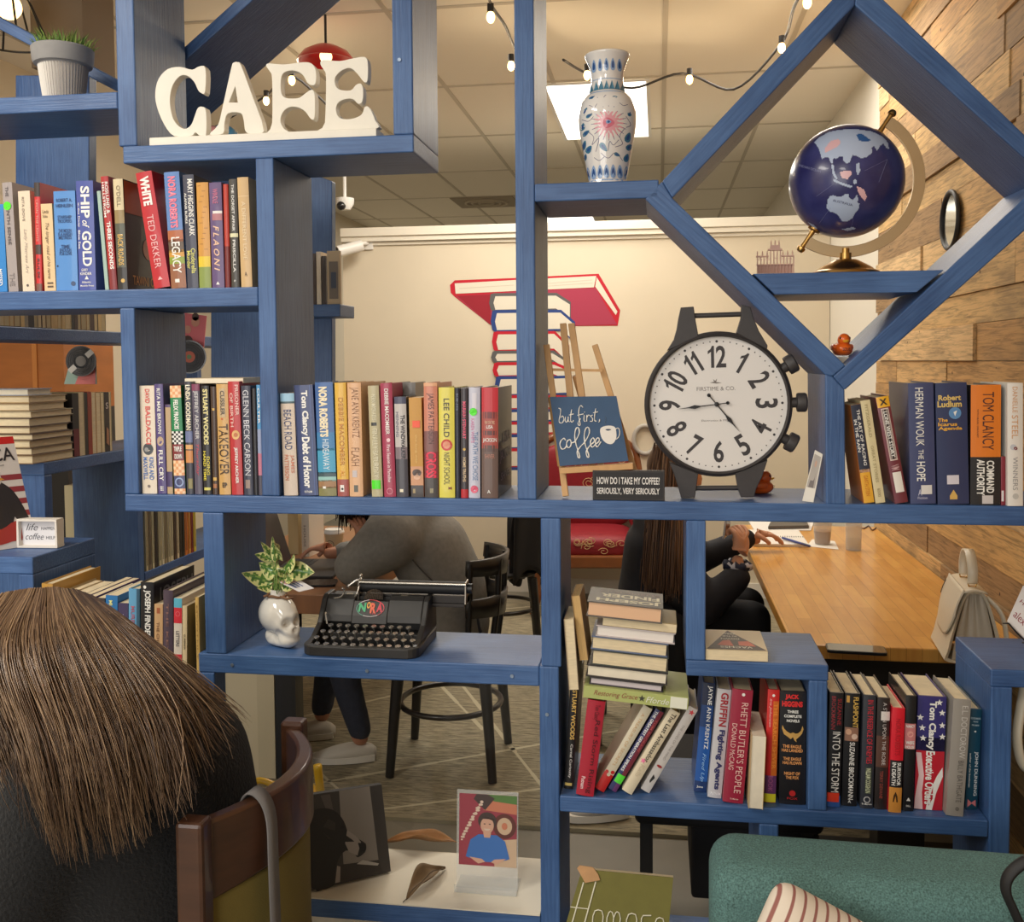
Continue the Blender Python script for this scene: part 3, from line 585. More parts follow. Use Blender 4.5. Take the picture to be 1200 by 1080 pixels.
bk(RN, 540.5, 549, 455, (62, 56, 62), 'slim charcoal book with pink capitals and a red foot', [(.92, 1, (190, 44, 54)), ('o', .555, .5, .2, GOLD)], [('MARIAH STEWART', .12, .46, .25, .75, (222, 90, 120), 'r', .03), ('HOME TRUTHS', .63, .85, .3, .72, (228, 200, 160), 'r', .02)], -.5)
bk(RN, 549.5, 563, 454, (196, 196, 212), 'pale lilac hardcover with a round green sticker and a pink disc at the foot', [('o', .22, .4, .34, GRN), ('o', .92, .5, .34, (222, 90, 120)), (.05, .2, (214, 210, 220), .3, .7)], [('KAREN WHITE', .28, .5, .2, .5, (206, 130, 170)), ('THE PATH WE CHOSE', .4, .84, .35, .8, (110, 140, 180), 'r', .0)], 0)
def shiver_cover(t, w, h, d):
    mb = MB(); x = w + .0009
    text_on(mb, 'LISA', (x, d * .3, h * .48), (0, 1, 0), (0, 0, 1), d * .6, h * .1, 0, .0)
    text_on(mb, 'JACKSON', (x, d * .12, h * .3), (0, 1, 0), (0, 0, 1), d * .8, h * .12, 0, .0)
    text_on(mb, 'SHIVER', (x, d * .18, h * .14), (0, 1, 0), (0, 0, 1), d * .7, h * .07, 0, .0)
    mb.build('front_cover_print', [mat((190, 170, 170), .5)], t, merge=False, fixn=False)
bk(RN, 564.5, 584, 454, (40, 20, 26), 'thick red to brown hardcover with a black front cover, against the tall middle post', [(0, .22, (196, 36, 48)), (.22, .55, (166, 70, 58)), (.55, 1, (104, 80, 70)), (.22, .28, (110, 34, 36), .1, .9), (.39, .43, (90, 44, 40), .1, .9), (.52, .58, (84, 58, 52), .1, .9)], [('NEW YORK TIMES', .3, .33, .2, .8, (224, 180, 150), 'h'), ('LISA', .34, .37, .3, .7, WHT, 'h'), ('JACKSON', .455, .5, .08, .92, WHT, 'h'), ('SHIVER', .6, .64, .2, .8, (180, 120, 100), 'h'), ('A', .925, .955, .35, .55, WHT, 'h')], 0, d=.2, cover_print=shiver_cover)

RR = Row(ZM, 592, 596, 990, 1200, 'books on the middle shelf, right of the diamond')
bk(RR, 1012.5, 1025, 475, (216, 120, 40), 'slim orange paperback with navy spine and yellow foot leaning on the blue post', [(0, .66, (36, 42, 62)), (.66, 1, (232, 172, 50)), (.655, .69, (228, 190, 170))], [('THE ART OF RACING', .05, .62, .5, .8, WHT), ('IN THE RAIN', .15, .48, .12, .4, WHT), ('GARTH STEIN', .72, .93, .3, .7, (200, 120, 30))], -16, 'pb', d=.14)
bk(RR, 1025.5, 1038, 470, (218, 204, 160), 'slim pale cream paperback leaning left with faint spaced lettering', [], [('FITZGERALD', .04, .36, .35, .65, (170, 156, 116)), ('GREAT STORIES', .44, .8, .35, .65, (170, 156, 116)), ('BOOKS', .86, .94, .35, .65, (150, 136, 100))], -18, 'pb', d=.14)
bk(RR, 1049, 1065, 466, (112, 44, 54), 'maroon hardcover leaning left with a black label and a white barcode sticker', [(0, .1, (236, 176, 40), .02, .98), (.11, .6, (220, 200, 190), .22, .8), (.12, .59, (34, 24, 26), .27, .75), (.71, .9, (232, 226, 216), .2, .85)] + [(.74 + .012 * i, .745 + .012 * i, (40, 40, 40), .38, .75) for i in range(11)], [('X', .02, .08, .2, .8, (60, 40, 20), 'h', .04), ('LONE WEST STORY', .14, .57, .36, .66, WHT, 'r', .02), ('VM', .64, .69, .2, .8, (200, 160, 160))], -23, d=.16)
bk(RR, 1067, 1097, 449, (62, 70, 110), 'thick slate navy hardcover with tall white vertical title and white sticker', [(.845, .92, (222, 218, 214), .42, .85)], [('HERMAN WOUK', .04, .52, .26, .58, WHT, 'r', .0), ('THE', .55, .63, .34, .54, WHT, 'r', .0), ('HOPE', .65, .81, .26, .6, WHT, 'r', .01), ('A', .88, .93, .3, .45, (190, 190, 210), 'h'), ('Fiction', .94, .96, .28, .66, (190, 190, 210), 'h')], -3, d=.17)
bk(RR, 1099, 1136, 449, (44, 54, 92), 'very thick dark navy hardcover with gold stacked title and a globe emblem', [('o', .25, .6, .2, (90, 140, 190)), ('poly', [(.22, .52), (.275, .6), (.22, .68)], WHT), (.76, .835, (214, 208, 216), .3, .68), ('poly', [(.88, .5), (.93, .38), (.96, .38), (.96, .62), (.93, .62)], GOLD)], [('Robert', .1, .145, .08, .8, (222, 190, 110), 'h', .03), ('Ludlum', .15, .2, .05, .82, (222, 190, 110), 'h', .03), ('The', .29, .32, .06, .36, (230, 170, 60), 'h', .03), ('Icarus', .325, .355, .06, .66, (230, 170, 60), 'h', .03), ('Agenda', .36, .395, .06, .82, (230, 170, 60), 'h', .03)], -3, d=.17)
bk(RR, 1137, 1172.5, 451, (34, 32, 34), 'thick hardcover with an orange upper spine and black lower spine', [(0, .6, (224, 124, 36)), (.92, .99, (206, 200, 198), .38, .75)], [('TOM CLANCY', .06, .54, .38, .76, (70, 40, 40), 'r', .0), ('WITH MARK GREANEY', .2, .44, .2, .25, (110, 60, 30)), ('COMMAND', .63, .9, .52, .78, WHT, 'r', .03), ('AUTHORITY', .62, .92, .2, .46, WHT, 'r', .03)], .8, d=.17)
bk(RR, 1173, 1178.6, 535, (128, 30, 46), 'low dark red book wedged between the orange and the white hardcover', [(.7, .92, (214, 206, 206), .1, .6)], [], 0, 'pb', d=.13)
bk(RR, 1179, 1199, 449, (226, 220, 212), 'white hardcover with bronze capitals at the right end of the middle shelf', [('o', .52, .35, .2, (190, 190, 196)), ('o', .53, .5, .12, (120, 40, 40)), ('o', .92, .5, .2, (190, 186, 180))], [('DANIELLE', .03, .24, .3, .62, (206, 150, 96), 'r', -.004), ('STEEL', .26, .45, .25, .66, (206, 150, 96), 'r', -.004), ('WINNERS', .6, .87, .32, .64, (150, 146, 146), 'r', -.004)], 0, Y=.002, d=.17)

RL = Row(ZL, 930, 945, 810, 945, 'books on the low right shelf, left cubby')
def lr(xl, xr, yt, yb, *a, **k):
    """book on the low shelf: its depth follows from the foot of the spine"""
    Y = PZ((xl + xr) / 2, yb, ZL).y
    r = Row(ZL, yb, yb, 0, 1, k.pop('group', RL.group)); return bk(r, xl, xr, yt, *a, Y=Y, **k)
lr(813, 828, 801, 928, (24, 84, 160), 'royal blue hardcover with white vertical capitals leaning right, left of the silver one', [(0, .2, (24, 34, 62)), (.2, .4, (24, 62, 118)), (.9, 1, (22, 50, 100))], [('JAYNE ANN KRENTZ', .02, .6, .4, .82, WHT, 'r', .01), ('Fired Up', .64, .9, .38, .72, (150, 190, 230), 'r', 0, .3), ('Jove', .94, .965, .2, .7, WHT, 'h')], lean=11)
lr(829, 845.5, 808, 935, (196, 194, 196), 'silver white hardcover with red and navy blocky lettering leaning right', [], [('GRIFFIN', .03, .34, .3, .85, (160, 40, 48), 'r', .03), ('Fighting Agents', .37, .92, .3, .82, (50, 52, 100), 'r', .04), ('PUTNAM', .945, .97, .2, .9, (240, 240, 240), 'h')], lean=12)
lr(846, 871, 809, 941, (154, 34, 60), 'wide crimson hardcover with two lines of pale capitals leaning right', [('o', .04, .55, .08, WHT)], [("RHETT BUTLER'S PEOPLE", .11, .91, .5, .84, (232, 190, 180), 'r', .0), ('DONALD McCAIG', .3, .71, .14, .38, (232, 190, 180), 'r', .0), ('St Martin', .955, .97, .35, .75, (232, 190, 180), 'h')], lean=12)
lr(895, 909, 808, 940, (204, 34, 34), 'red and orange hardcover with a yellow sticker at its foot beside the black eagle book', [(0, .75, (206, 40, 36)), (.1, .76, (216, 110, 40), .5, 1), (.76, .93, (110, 60, 110)), (.92, .995, (232, 226, 50)), ('o', .05, .5, .12, WHT)], [('Iris Johansen', .08, .33, .15, .38, (240, 200, 190), 'r', 0, .3), ('THE SEARCH SHIVER', .12, .7, .55, .9, (240, 150, 60), 'r', .02), ('BOOK', .76, .9, .3, .7, (170, 90, 140))], lean=5)
EAG = [(.3, .1), (.33, .08), (.38, .16), (.4, .3), (.42, .42), (.4, .5), (.43, .56), (.445, .64), (.42, .62), (.4, .72), (.37, .84), (.33, .9), (.3, .86), (.345, .8), (.365, .7), (.37, .6), (.36, .5), (.37, .4), (.355, .28), (.335, .18)]
lr(910, 944, 810, 942, (26, 24, 28), 'thick black hardcover with red capitals and a golden eagle on the spine', [('poly', EAG, (200, 156, 84)), ('o', .9, .5, .12, (190, 40, 40))], [('JACK', .025, .075, .2, .72, (226, 44, 44), 'h', .05), ('HIGGINS', .085, .135, .08, .86, (226, 44, 44), 'h', .05), ('THREE', .165, .19, .28, .7, WHT, 'h', .03), ('COMPLETE', .205, .23, .16, .82, WHT, 'h', .03), ('NOVELS', .245, .27, .26, .74, WHT, 'h', .03), ('THE EAGLE', .47, .498, .12, .82, (232, 160, 96), 'h', .03), ('HAS LANDED', .506, .534, .08, .88, (232, 160, 96), 'h', .03), ('THE EAGLE', .58, .608, .14, .82, (232, 160, 96), 'h', .03), ('HAS FLOWN', .616, .644, .12, .84, (232, 160, 96), 'h', .03), ('NIGHT OF', .71, .738, .18, .78, (232, 160, 96), 'h', .03), ('THE FOX', .746, .774, .24, .74, (232, 160, 96), 'h', .03), ('FOX', .935, .955, .3, .7, (190, 40, 40), 'h')], lean=4.5)
# paperback turned with its fore-edge to the room
def fore_edge(row_z, xl, xr, yt, yb, cov, label, lean, Y, d=.13, group=None, page=None):
    A, Bp, T = P(xl, yb, Y), P(xr, yb, Y), P((xl + xr) / 2 + lean, yt, Y); hz = T.z - row_z; ang = math.atan2(T.x - (A.x + Bp.x) / 2, hz)
    w = (Bp.x - A.x) * math.cos(ang); h = hz / math.cos(ang); oz = row_z + (w * math.sin(ang) if ang > 0 else 0)
    t = thing('paperback_book', label, 'book', (A.x, Y, oz + .0003), (0, ang, 0), group); c = .001
    MB().box(0, c, 0, d, 0, h).box(w - c, w, 0, d, 0, h).box(c, w - c, d - c, d, 0, h).build('cover', mat(cov, .5), t)
    MB().box(c, w - c, .002, d - c, .0006, h - .0006).build('page_block', page or PAGE, t)
    return t
fore_edge(ZL, 877, 894, 863, 947, (206, 184, 140), 'cream paperback turned backwards with its page edges facing out, poking over the low shelf edge', 4, -.012, .15, RL.group, PAGEL)

GL2 = 'books on the low right shelf, right cubby'
lr(968, 984.5, 811.5, 945, (30, 28, 32), 'black hardcover with white title, red rectangle and blue foot, first right of the blue post', [(.875, .955, (232, 66, 40), .05, .9), (.955, 1, (50, 90, 160)), (.9, .955, (50, 90, 160), .9, 1)], [('SUZANNE', .05, .28, .58, .88, (150, 40, 48)), ('BROCKMANN', .03, .32, .15, .45, (150, 40, 48)), ('INTO THE STORM', .34, .87, .3, .86, WHT, 'r', .0)], lean=4.5, group=GL2)
lr(986, 1004, 812.5, 944, (26, 24, 26), 'black hardcover with gold title, faces at mid spine and white author capitals', [(.3, .42, (150, 110, 90), .05, .95), ('o', .34, .3, .2, (206, 160, 130)), ('o', .38, .7, .2, (220, 190, 170)), (.02, .08, (200, 150, 70), .1, .3)], [('FLASHPOINT', .03, .3, .55, .9, (222, 180, 90), 'r', .02), ('SUZANNE BROCKMANN', .43, .94, .4, .74, WHT, 'r', .01), ('A', .945, .97, .4, .6, WHT, 'h')], lean=4.5, group=GL2)
lr(1008, 1023, 814.5, 947, (50, 52, 60), 'dark grey hardcover with tall thin red lettering and a pale green label', [(.63, .87, (60, 66, 60), .3, .85), ('o', .92, .5, .28, (190, 190, 190), 1, .0007, .7)], [('IN THE PRESENCE OF ENEMIES', .04, .6, .35, .8, (206, 44, 60), 'r', .0), ('WILLIAM COUGHLIN', .64, .86, .35, .75, (200, 206, 170), 'r', .02), ('St Martins', .95, .965, .1, .9, WHT, 'h')], lean=4, group=GL2)
lr(1024.5, 1039.5, 817.5, 948, (44, 36, 34), 'dark brown hardcover with thin silver title and a white square sticker near the top', [(.34, .62, (88, 58, 46)), (.12, .2, (222, 216, 210), .3, 1)], [('A STAIN UPON THE ROBE', .04, .6, .45, .74, (206, 200, 196), 'r', -.004), ('TERRY DEVANE', .65, .9, .35, .6, (150, 70, 60))], lean=4, group=GL2)
lr(1040, 1056, 829.5, 951.5, (214, 26, 44), 'shorter bright red book with black label and an orange scene at the foot', [(.5, .76, (30, 26, 28)), (.76, 1, (206, 140, 60)), ('poly', [(.8, .5), (.84, .35), (.9, .3), (.9, .7), (.84, .65)], (60, 40, 20))], [('SURVIVOR', .52, .74, .55, .85, WHT, 'r', .02), ('IN DEATH', .52, .74, .15, .45, WHT, 'r', .02), ('NORA ROBERTS', .1, .45, .3, .7, (180, 20, 34))], lean=5, group=GL2)
lr(1057.5, 1070.5, 815, 950, (28, 26, 28), 'narrow black hardcover with a pink face picture on its spine', [(.24, .46, (206, 130, 130)), ('o', .33, .5, .3, (226, 160, 150)), ('poly', [(.88, .5), (.91, .3), (.91, .7)], WHT)], [('NANCY', .25, .275, .1, .9, WHT, 'h', .03), ('WIFE', .39, .42, .1, .9, WHT, 'h', .03), ('HOUSE', .43, .455, .1, .9, WHT, 'h', .03), ('DELL', .945, .96, .3, .7, WHT, 'h')], lean=4, group=GL2)
lr(1071, 1104.5, 816, 948.5, (52, 46, 112), 'very thick hardcover with a flag of stars and red and white waves on the spine', [(0, .48, (52, 46, 112)), (.36, .48, (34, 32, 56)), (.48, 1, (188, 30, 48)), ('poly', [(.62, .95), (.7, .75), (.85, .5), (.999, .4), (.999, .62), (.85, .75), (.7, .97)], WHT), ('poly', [(.5, .0), (.7, .12), (.9, .02), (.999, .0), (.999, .3), (.85, .25), (.7, .3), (.5, .18)], (232, 200, 200))] + [('star', f, a, .13, WHT) for f, a in ((.05, .75), (.14, .86), (.25, .88), (.35, .9), (.19, .1), (.28, .18), (.37, .22))], [('Tom Clancy', .04, .47, .34, .66, WHT, 'r', .04), ('Executive Orders', .48, .95, .34, .66, WHT, 'r', .03)], lean=5, group=GL2)
lr(1107, 1129, 820, 956, (150, 144, 136), 'warm grey hardcover with pale capitals pulled forward beside the teal one', [], [('E.L. DOCTOROW', .05, .5, .5, .85, (206, 202, 196), 'r', -.004), ('BILLY BATHGATE', .52, .88, .48, .8, (96, 90, 84), 'r', -.008), ('o', .92, .95, .5, .7, (90, 84, 80))], lean=9.5, group=GL2)
lr(1131, 1145.5, 831, 948, (22, 70, 90), 'teal hardcover with white capitals and a pink bow at the foot, by the end post', [('poly', [(.9, .15), (.93, .45), (.9, .8), (.97, .85), (.94, .5), (.98, .15)], (226, 130, 130)), ('star', .22, .5, .12, WHT)], [('BOOKMANS', .08, .1, .1, .9, (190, 206, 210), 'h'), ('WAKE', .115, .13, .3, .7, (190, 206, 210), 'h'), ('PROMISE', .15, .165, .2, .8, (190, 206, 210), 'h'), ('JOHN DUNNING', .42, .86, .5, .86, WHT, 'r', .01), ('author of the bookman', .44, .78, .15, .28, WHT)], lean=8, group=GL2)

# leaning heap at the left of the low shelf
GH = 'leaning books under the green book'
lr(657.5, 668, 792, 924, (24, 22, 24), 'narrow black hardcover with yellow and white capitals against the blue post, under the heap', [(.945, .97, (222, 196, 110), .1, .9)], [('STUART WOODS', .12, .56, .35, .85, (230, 190, 100), 'r', .03), ('Carnal Curiosity', .6, .9, .4, .75, WHT, 'r', .01)], lean=8, group=GH)
lr(675, 696, 822, 933, (172, 24, 48), 'thick crimson hardcover with dark lettering leaning right under the green book', [], [('Red Storm Rising', .2, .97, .5, .85, (90, 10, 26), 'r', .01), ('Tom Clancy', .04, .2, .4, .75, (100, 14, 30), 'r', .01), ('Putnam', .8, .93, .2, .42, (236, 206, 206), 'r', .02)], lean=14, group=GH)
lr(697.5, 711, 831, 928, (216, 206, 180), 'cream book with a red dripping foot, tilted steeply to the right', [(.8, 1, (206, 40, 36)), ('o', .79, .2, .18, (206, 40, 36)), ('o', .77, .75, .2, (206, 40, 36)), ('o', .81, .5, .18, (216, 206, 180))], [('A TREASURY OF SECRETS', .08, .7, .3, .6, (200, 160, 110), 'r', -.004)], lean=57, group=GH, d=.13)
lr(713, 725, 835, 928, (40, 46, 100), 'tilted navy and maroon book with white capitals and a green sticker near the foot', [(0, .8, (120, 44, 60), .5, 1), (.8, .9, (90, 226, 60), .1, 1), (.9, 1, (110, 60, 110), .5, 1)], [('THE GREATEST GENERATION SPEAKS', .02, .76, .12, .44, WHT, 'r', .02), ('TOM BROKAW', .1, .5, .6, .85, (190, 90, 90))], lean=56, group=GH, d=.13)
lr(729, 744, 836, 931, (222, 208, 178), 'tilted cream hardcover with black old style title, second from the right of the heap', [('star', .62, .3, .3, (236, 120, 160))], [('The Last Ambassador', .03, .62, .35, .78, (50, 42, 36), 'r', .01), ('Kalb', .66, .8, .3, .7, (206, 190, 160))], lean=57, group=GH, d=.14)
lr(751, 764, 832, 929, (210, 204, 198), 'tilted white hardcover with a red fish mark and thin grey lettering', [('o', .7, .5, .3, (160, 40, 40), .5), ('poly', [(.8, .4), (.83, .7), (.9, .5), (.88, .35)], (40, 36, 36)), ('star', .05, .55, .35, (220, 70, 80))], [('THE LIVES OF THE MIND', .2, .62, .4, .64, (150, 140, 136), 'r', -.004)], lean=57, group=GH, d=.14)

# stack resting on the heap: everything tilts down to the right
GS = 'books piled flat on the green book'
SX0, SZ0 = P(683, 819, .0).x, P(683, 819, .0).z
STILT = math.atan2(-(P(807, 834, .0).z - SZ0), P(807, 834, .0).x - SX0)
stack = Matrix.Translation((SX0, .0, SZ0 + .004)) @ Matrix.Rotation(STILT, 4, 'Y')
def in_stack(px_l, px_r, py, z, h, y0, d, cov, label, page=None, hc=True, rz=0, spine='back'):
    """z measured up the tilted pile; px_l / px_r its left and right edge at height py"""
    inv = stack.inverted()
    a = inv @ P(px_l, py, y0); b = inv @ P(px_r, py, y0)
    t = flat_book('hardcover_book' if hc else 'paperback_book', label, 0, b.x - a.x, 0, d, 0, h, cov, page=page, hc=hc, group=GS, spine=spine)
    t.matrix_world = stack @ Matrix.Translation((a.x, y0, z)) @ Matrix.Rotation(rz, 4, 'Z'); return t
gb = in_stack(683, 807, 820, 0, .0265, .0, .17, (178, 186, 112), 'pale green hardcover lying across the leaning books with red handwriting title', PAGEL, spine='front')
mb = MB(); wg = .2215; M1 = .0
gw = (stack.inverted() @ P(807, 820, 0)).x - (stack.inverted() @ P(683, 820, 0)).x
text_on(mb, 'Restoring Grace', (gw * .1, -.0012, .006), (1, 0, 0), (0, 0, 1), gw * .42, .014, 0, -.004, .35)
text_on(mb, 'Fforde', (gw * .6, -.0012, .006), (1, 0, 0), (0, 0, 1), gw * .22, .013, 1, -.002, .3)
mb.add([(gw * .83, -.0009, .001), (gw * .99, -.0009, .001), (gw * .99, -.0009, .0255), (gw * .83, -.0009, .0255)], [(0, 1, 2, 3)], 1)
q = [(gw * .56 + .008 * (1 if i % 2 == 0 else .4) * math.cos(math.pi / 2 + i * math.pi / 5), -.0012, .0135 + .008 * (1 if i % 2 == 0 else .4) * math.sin(math.pi / 2 + i * math.pi / 5)) for i in range(10)]
mb.add(q + [(gw * .56, -.0012, .0135)], [(10, (i + 1) % 10, i) for i in range(10)], 2)
mb.build('spine_print', [mat((150, 70, 60), .5), mat((232, 232, 214), .5), mat((60, 60, 50), .5)], gb, merge=False, fixn=False)
zz = .0268
for pl, pr, py, h, cov, lab, pg, dd, hc in (
    (690, 777.5, 803, .0165, (60, 56, 60), 'thin dark covered book at the bottom of the flat pile, on the green book', mat((206, 196, 200), .85), .125, True),
    (686.5, 783, 790, .0262, (52, 46, 46), 'dark covered hardcover second from the bottom of the flat pile', PAGEL, .14, True),
    (693, 784, 768, .0338, (60, 66, 62), 'thick grey green covered hardcover in the middle of the flat pile', PAGE, .14, True),
    (693, 784, 748, .0292, (96, 110, 140), 'tan paged hardcover with a blue grey cover, fourth up the flat pile', PAGE, .14, True),
    (699, 793, 728, .0245, (196, 186, 186), 'white paged hardcover with a pale cover, third down in the flat pile', mat((234, 226, 218), .85), .135, True),
    (708, 795, 709, .0195, (160, 134, 76), 'tan paperback second from the top of the flat pile', PAGE, .12, False)):
    in_stack(pl, pr, py, zz, h, .012, dd, cov, lab, pg, hc); zz += h + .0005
tb = in_stack(689, 779, 692, zz, .0335, .0, .135, (92, 88, 84), 'grey covered hardcover with large white upside down lettering, topmost of the flat pile', mat((228, 186, 150), .85))
mb = MB(); tw = (stack.inverted() @ P(779, 692, 0)).x - (stack.inverted() @ P(689, 692, 0)).x
text_on(mb, 'JOSEPH', (tw * .97, .047, .034), (-1, 0, 0), (0, -1, 0), tw * .86, .033, 0, .04)
text_on(mb, 'FINDER', (tw * .95, .084, .034), (-1, 0, 0), (0, -1, 0), tw * .8, .03, 0, .03)
text_on(mb, 'SUSPICION', (tw * .95, .112, .034), (-1, 0, 0), (0, -1, 0), tw * .8, .016, 1, .0)
mb.build('cover_print', [mat((226, 216, 184), .5), mat((128, 112, 104), .5)], tb, merge=False, fixn=False)
# two paperbacks standing on the narrow black book
zA = P(672, 806.5, .02).z
fore_edge(zA, 666.5, 678.5, 726, 807, (130, 112, 96), 'paperback with cream page edges standing between the blue post and the flat pile', -6, .005, .12, GS)
zB = P(683, 773, .03).z
t = fore_edge(zB, 679.5, 689.5, 699, 773, (160, 130, 90), 'fanned old paperback with yellowed pages leaning on the left of the flat pile', -10, .02, .12, GS, mat((206, 170, 112), .9, noise=.2, nscale=60, stretch=(14, 1, .3)))

# row at the lower left, above the seated woman
RB = Row(.878, 800, 800, 0, 300, 'books on the low shelf behind the seated woman')
bk(RB, 49, 62, 684, (186, 140, 60), 'thick golden yellow book, leftmost above the seated woman', [], [], 0, Y=0, d=.2, cover_print=lambda t, w, h, d: MB().add([(w + .0006, .05, h * .75), (w + .0006, d * .9, h * .75), (w + .0006, d * .9, h * .88), (w + .0006, .05, h * .88)], [(0, 1, 2, 3)]).build('front_cover_print', mat((200, 180, 140), .5), t, fixn=False))
bk(RB, 69, 77, 697, (214, 190, 150), 'slim cream book right of the golden yellow one', [], [], 0, 'pb', Y=0)
bk(RB, 78, 93, 699, (222, 206, 178), 'wide cream paperback showing a broad page top above the brown hair', [], [], 0, 'pb', Y=0, d=.16, page=PAGE)
bk(RB, 94.5, 103, 698, (92, 84, 96), 'slim grey book with a small white mark above the brown hair', [], [('P', .06, .1, .3, .7, WHT, 'h')], 0, 'pb', Y=0, d=.2)
bk(RB, 103.5, 112, 699, (86, 66, 122), 'slim purple book right of the slim grey one', [], [], 0, 'pb', Y=0, d=.2)
bk(RB, 113, 123, 701, (58, 52, 52), 'black and white patterned book right of the slim purple one', [('o', .05, .3, .2, WHT), ('o', .12, .3, .25, WHT), ('o', .25, .6, .2, WHT)], [], 0, 'pb', Y=0)
bk(RB, 124, 138, 698, (30, 110, 170), 'bright blue book with pale yellow vertical capitals above the brown hair', [], [('MURDER IN THE AIR', .06, .7, .3, .6, (222, 220, 140), 'r', .02)], 0, 'pb', Y=0)
bk(RB, 138.5, 150.5, 707, (66, 54, 88), 'short plum coloured book right of the bright blue one', [], [('SISTERS', .15, .4, .35, .6, (190, 170, 200))], 0, 'pb', Y=0)
bk(RB, 151, 164, 690, (96, 160, 200), 'light sky blue hardcover left of the black one with white capitals', [(0, 1, (60, 96, 120), .75, 1)], [('MURPHY', .2, .5, .25, .6, (170, 90, 110)), ('SUMMER', .54, .78, .25, .6, (200, 226, 236))], 0, Y=0, d=.12)
def finder_cover(t, w, h, d):
    mb = MB(); text_on(mb, 'JOSEPH', (w + .0009, d * .1, h * .7), (0, 1, 0), (0, 0, 1), d * .85, h * .22, 0)
    mb.build('front_cover_print', [mat((130, 128, 124), .5)], t, merge=False, fixn=False)
bk(RB, 165, 180.5, 682.5, (26, 24, 28), 'black hardcover with bold white vertical capitals above the brown hair', [(.62, .92, (150, 150, 196)), ('o', .72, .5, .25, (60, 60, 110)), ('o', .05, .35, .12, WHT)], [('JOSEPH FINDER', .08, .6, .25, .8, WHT, 'r', .03)], 0, Y=0, d=.2, cover_print=finder_cover)
bk(RB, 181, 191, 708, (206, 166, 120), 'short tan book right of the black one with bold capitals', [(.05, .13, (170, 96, 60), .3, .7)], [('THE CHRISTENING', .25, .9, .3, .62, (120, 80, 50))], 0, 'pb', Y=0)
bk(RB, 191.5, 203, 692, (84, 70, 84), 'tall dusky purple hardcover right of the short tan book', [], [('THE KEYS', .15, .8, .35, .6, (150, 110, 100))], 0, Y=0, d=.2)
bk(RB, 204, 213.5, 701, (224, 214, 200), 'paperback with sky blue, red and white bands on its spine', [(0, .12, (96, 186, 214)), (.12, .32, (214, 50, 64)), (.72, 1, (214, 50, 64)), ('o', .2, .5, .3, (236, 120, 130), 1, .0007, .8)], [('LETTERS', .42, .62, .3, .7, (90, 90, 96))], 0, 'pb', Y=0, d=.2)
bk(RB, 214, 219.5, 710, (220, 200, 160), 'thin cream paperback with an olive front cover showing a circle', [], [('SUMMER', .4, .62, .3, .7, (120, 110, 90))], 0, 'pb', Y=0, d=.2, cover_print=lambda t, w, h, d: MB().add([(w + .0006, .0, .001), (w + .0006, d, .001), (w + .0006, d, h), (w + .0006, .0, h)], [(0, 1, 2, 3)]).add([(w + .001, .08 + .025 * math.cos(.3142 * i), h * .75 + .025 * math.sin(.3142 * i)) for i in range(20)] + [(w + .001, .08 + .02 * math.cos(.3142 * i), h * .75 + .02 * math.sin(.3142 * i)) for i in range(20)], [(i, (i + 1) % 20, (i + 1) % 20 + 20, i + 20) for i in range(20)], 1).build('front_cover_print', [mat((136, 126, 90), .5), mat((90, 90, 66), .5)], t, fixn=False, merge=False))
bk(RB, 231, 239.5, 700, (212, 176, 104), 'narrow straw yellow book tucked against the blue post above the brown hair', [], [('MONTHLY', .1, .8, .35, .6, (170, 130, 70))], 0, 'pb', Y=.01)

# books on the shelving that runs back along the left: pages or spines look right
def side_book(y0, y1, z0, h, dep, cov, label, group, pages=True, xf=XL, name='paperback_book', page=None):
    t = thing(name, label, 'book', (xf - dep - .004, y0, z0), (0, 0, 0), group); w = dep; th = y1 - y0; c = .0012
    if pages:
        MB().box(0, w, 0, c, 0, h).box(0, w, th - c, th, 0, h).box(0, c, c, th - c, 0, h).build('cover', mat(cov, .5), t)
        MB().box(c, w - .001, c, th - c, .001, h - .002).build('page_block', page or PAGE, t)
    else:
        MB().box(0, w, 0, c, 0, h).box(0, w, th - c, th, 0, h).box(w - c, w, c, th - c, 0, h).build('cover', mat(cov, .5), t)
        MB().box(.001, w - c, c, th - c, .001, h - .002).build('page_block', page or PAGE, t)
    return t
GP = 'paperbacks on the highest side shelf behind the upper left row'
rnd = random.Random(11); y = .46; i = 0
names = ['cream', 'tan', 'amber', 'dark brown', 'straw', 'grey', 'black', 'beige']
cols = {'cream': (214, 196, 150), 'tan': (196, 164, 110), 'amber': (190, 140, 80), 'dark brown': (64, 40, 34), 'straw': (206, 176, 120), 'grey': (140, 132, 116), 'black': (34, 30, 30), 'beige': (206, 190, 160)}
while y < 1.005:
    th = rnd.uniform(.016, .032); nm = names[i % 8] if i < 8 else rnd.choice(names)
    side_book(y, y + th, 1.7125, .165, .11, cols[nm], 'old paperback in the narrow strip of books seen between upper left shelf and record', GP, rnd.random() < .6, page=mat(shade((226, 206, 164), rnd.uniform(.8, 1.0)), .9)); y += th + .001; i += 1
GT = 'old hardcovers piled on the side shelf left of the record'
z = 1.3025; hs = (.026, .022, .0215, .019, .021, .026, .02, .023, .022, .02); ordn = ['lowest', 'second', 'third', 'fourth', 'fifth', 'sixth', 'seventh', 'eighth', 'ninth', 'topmost']
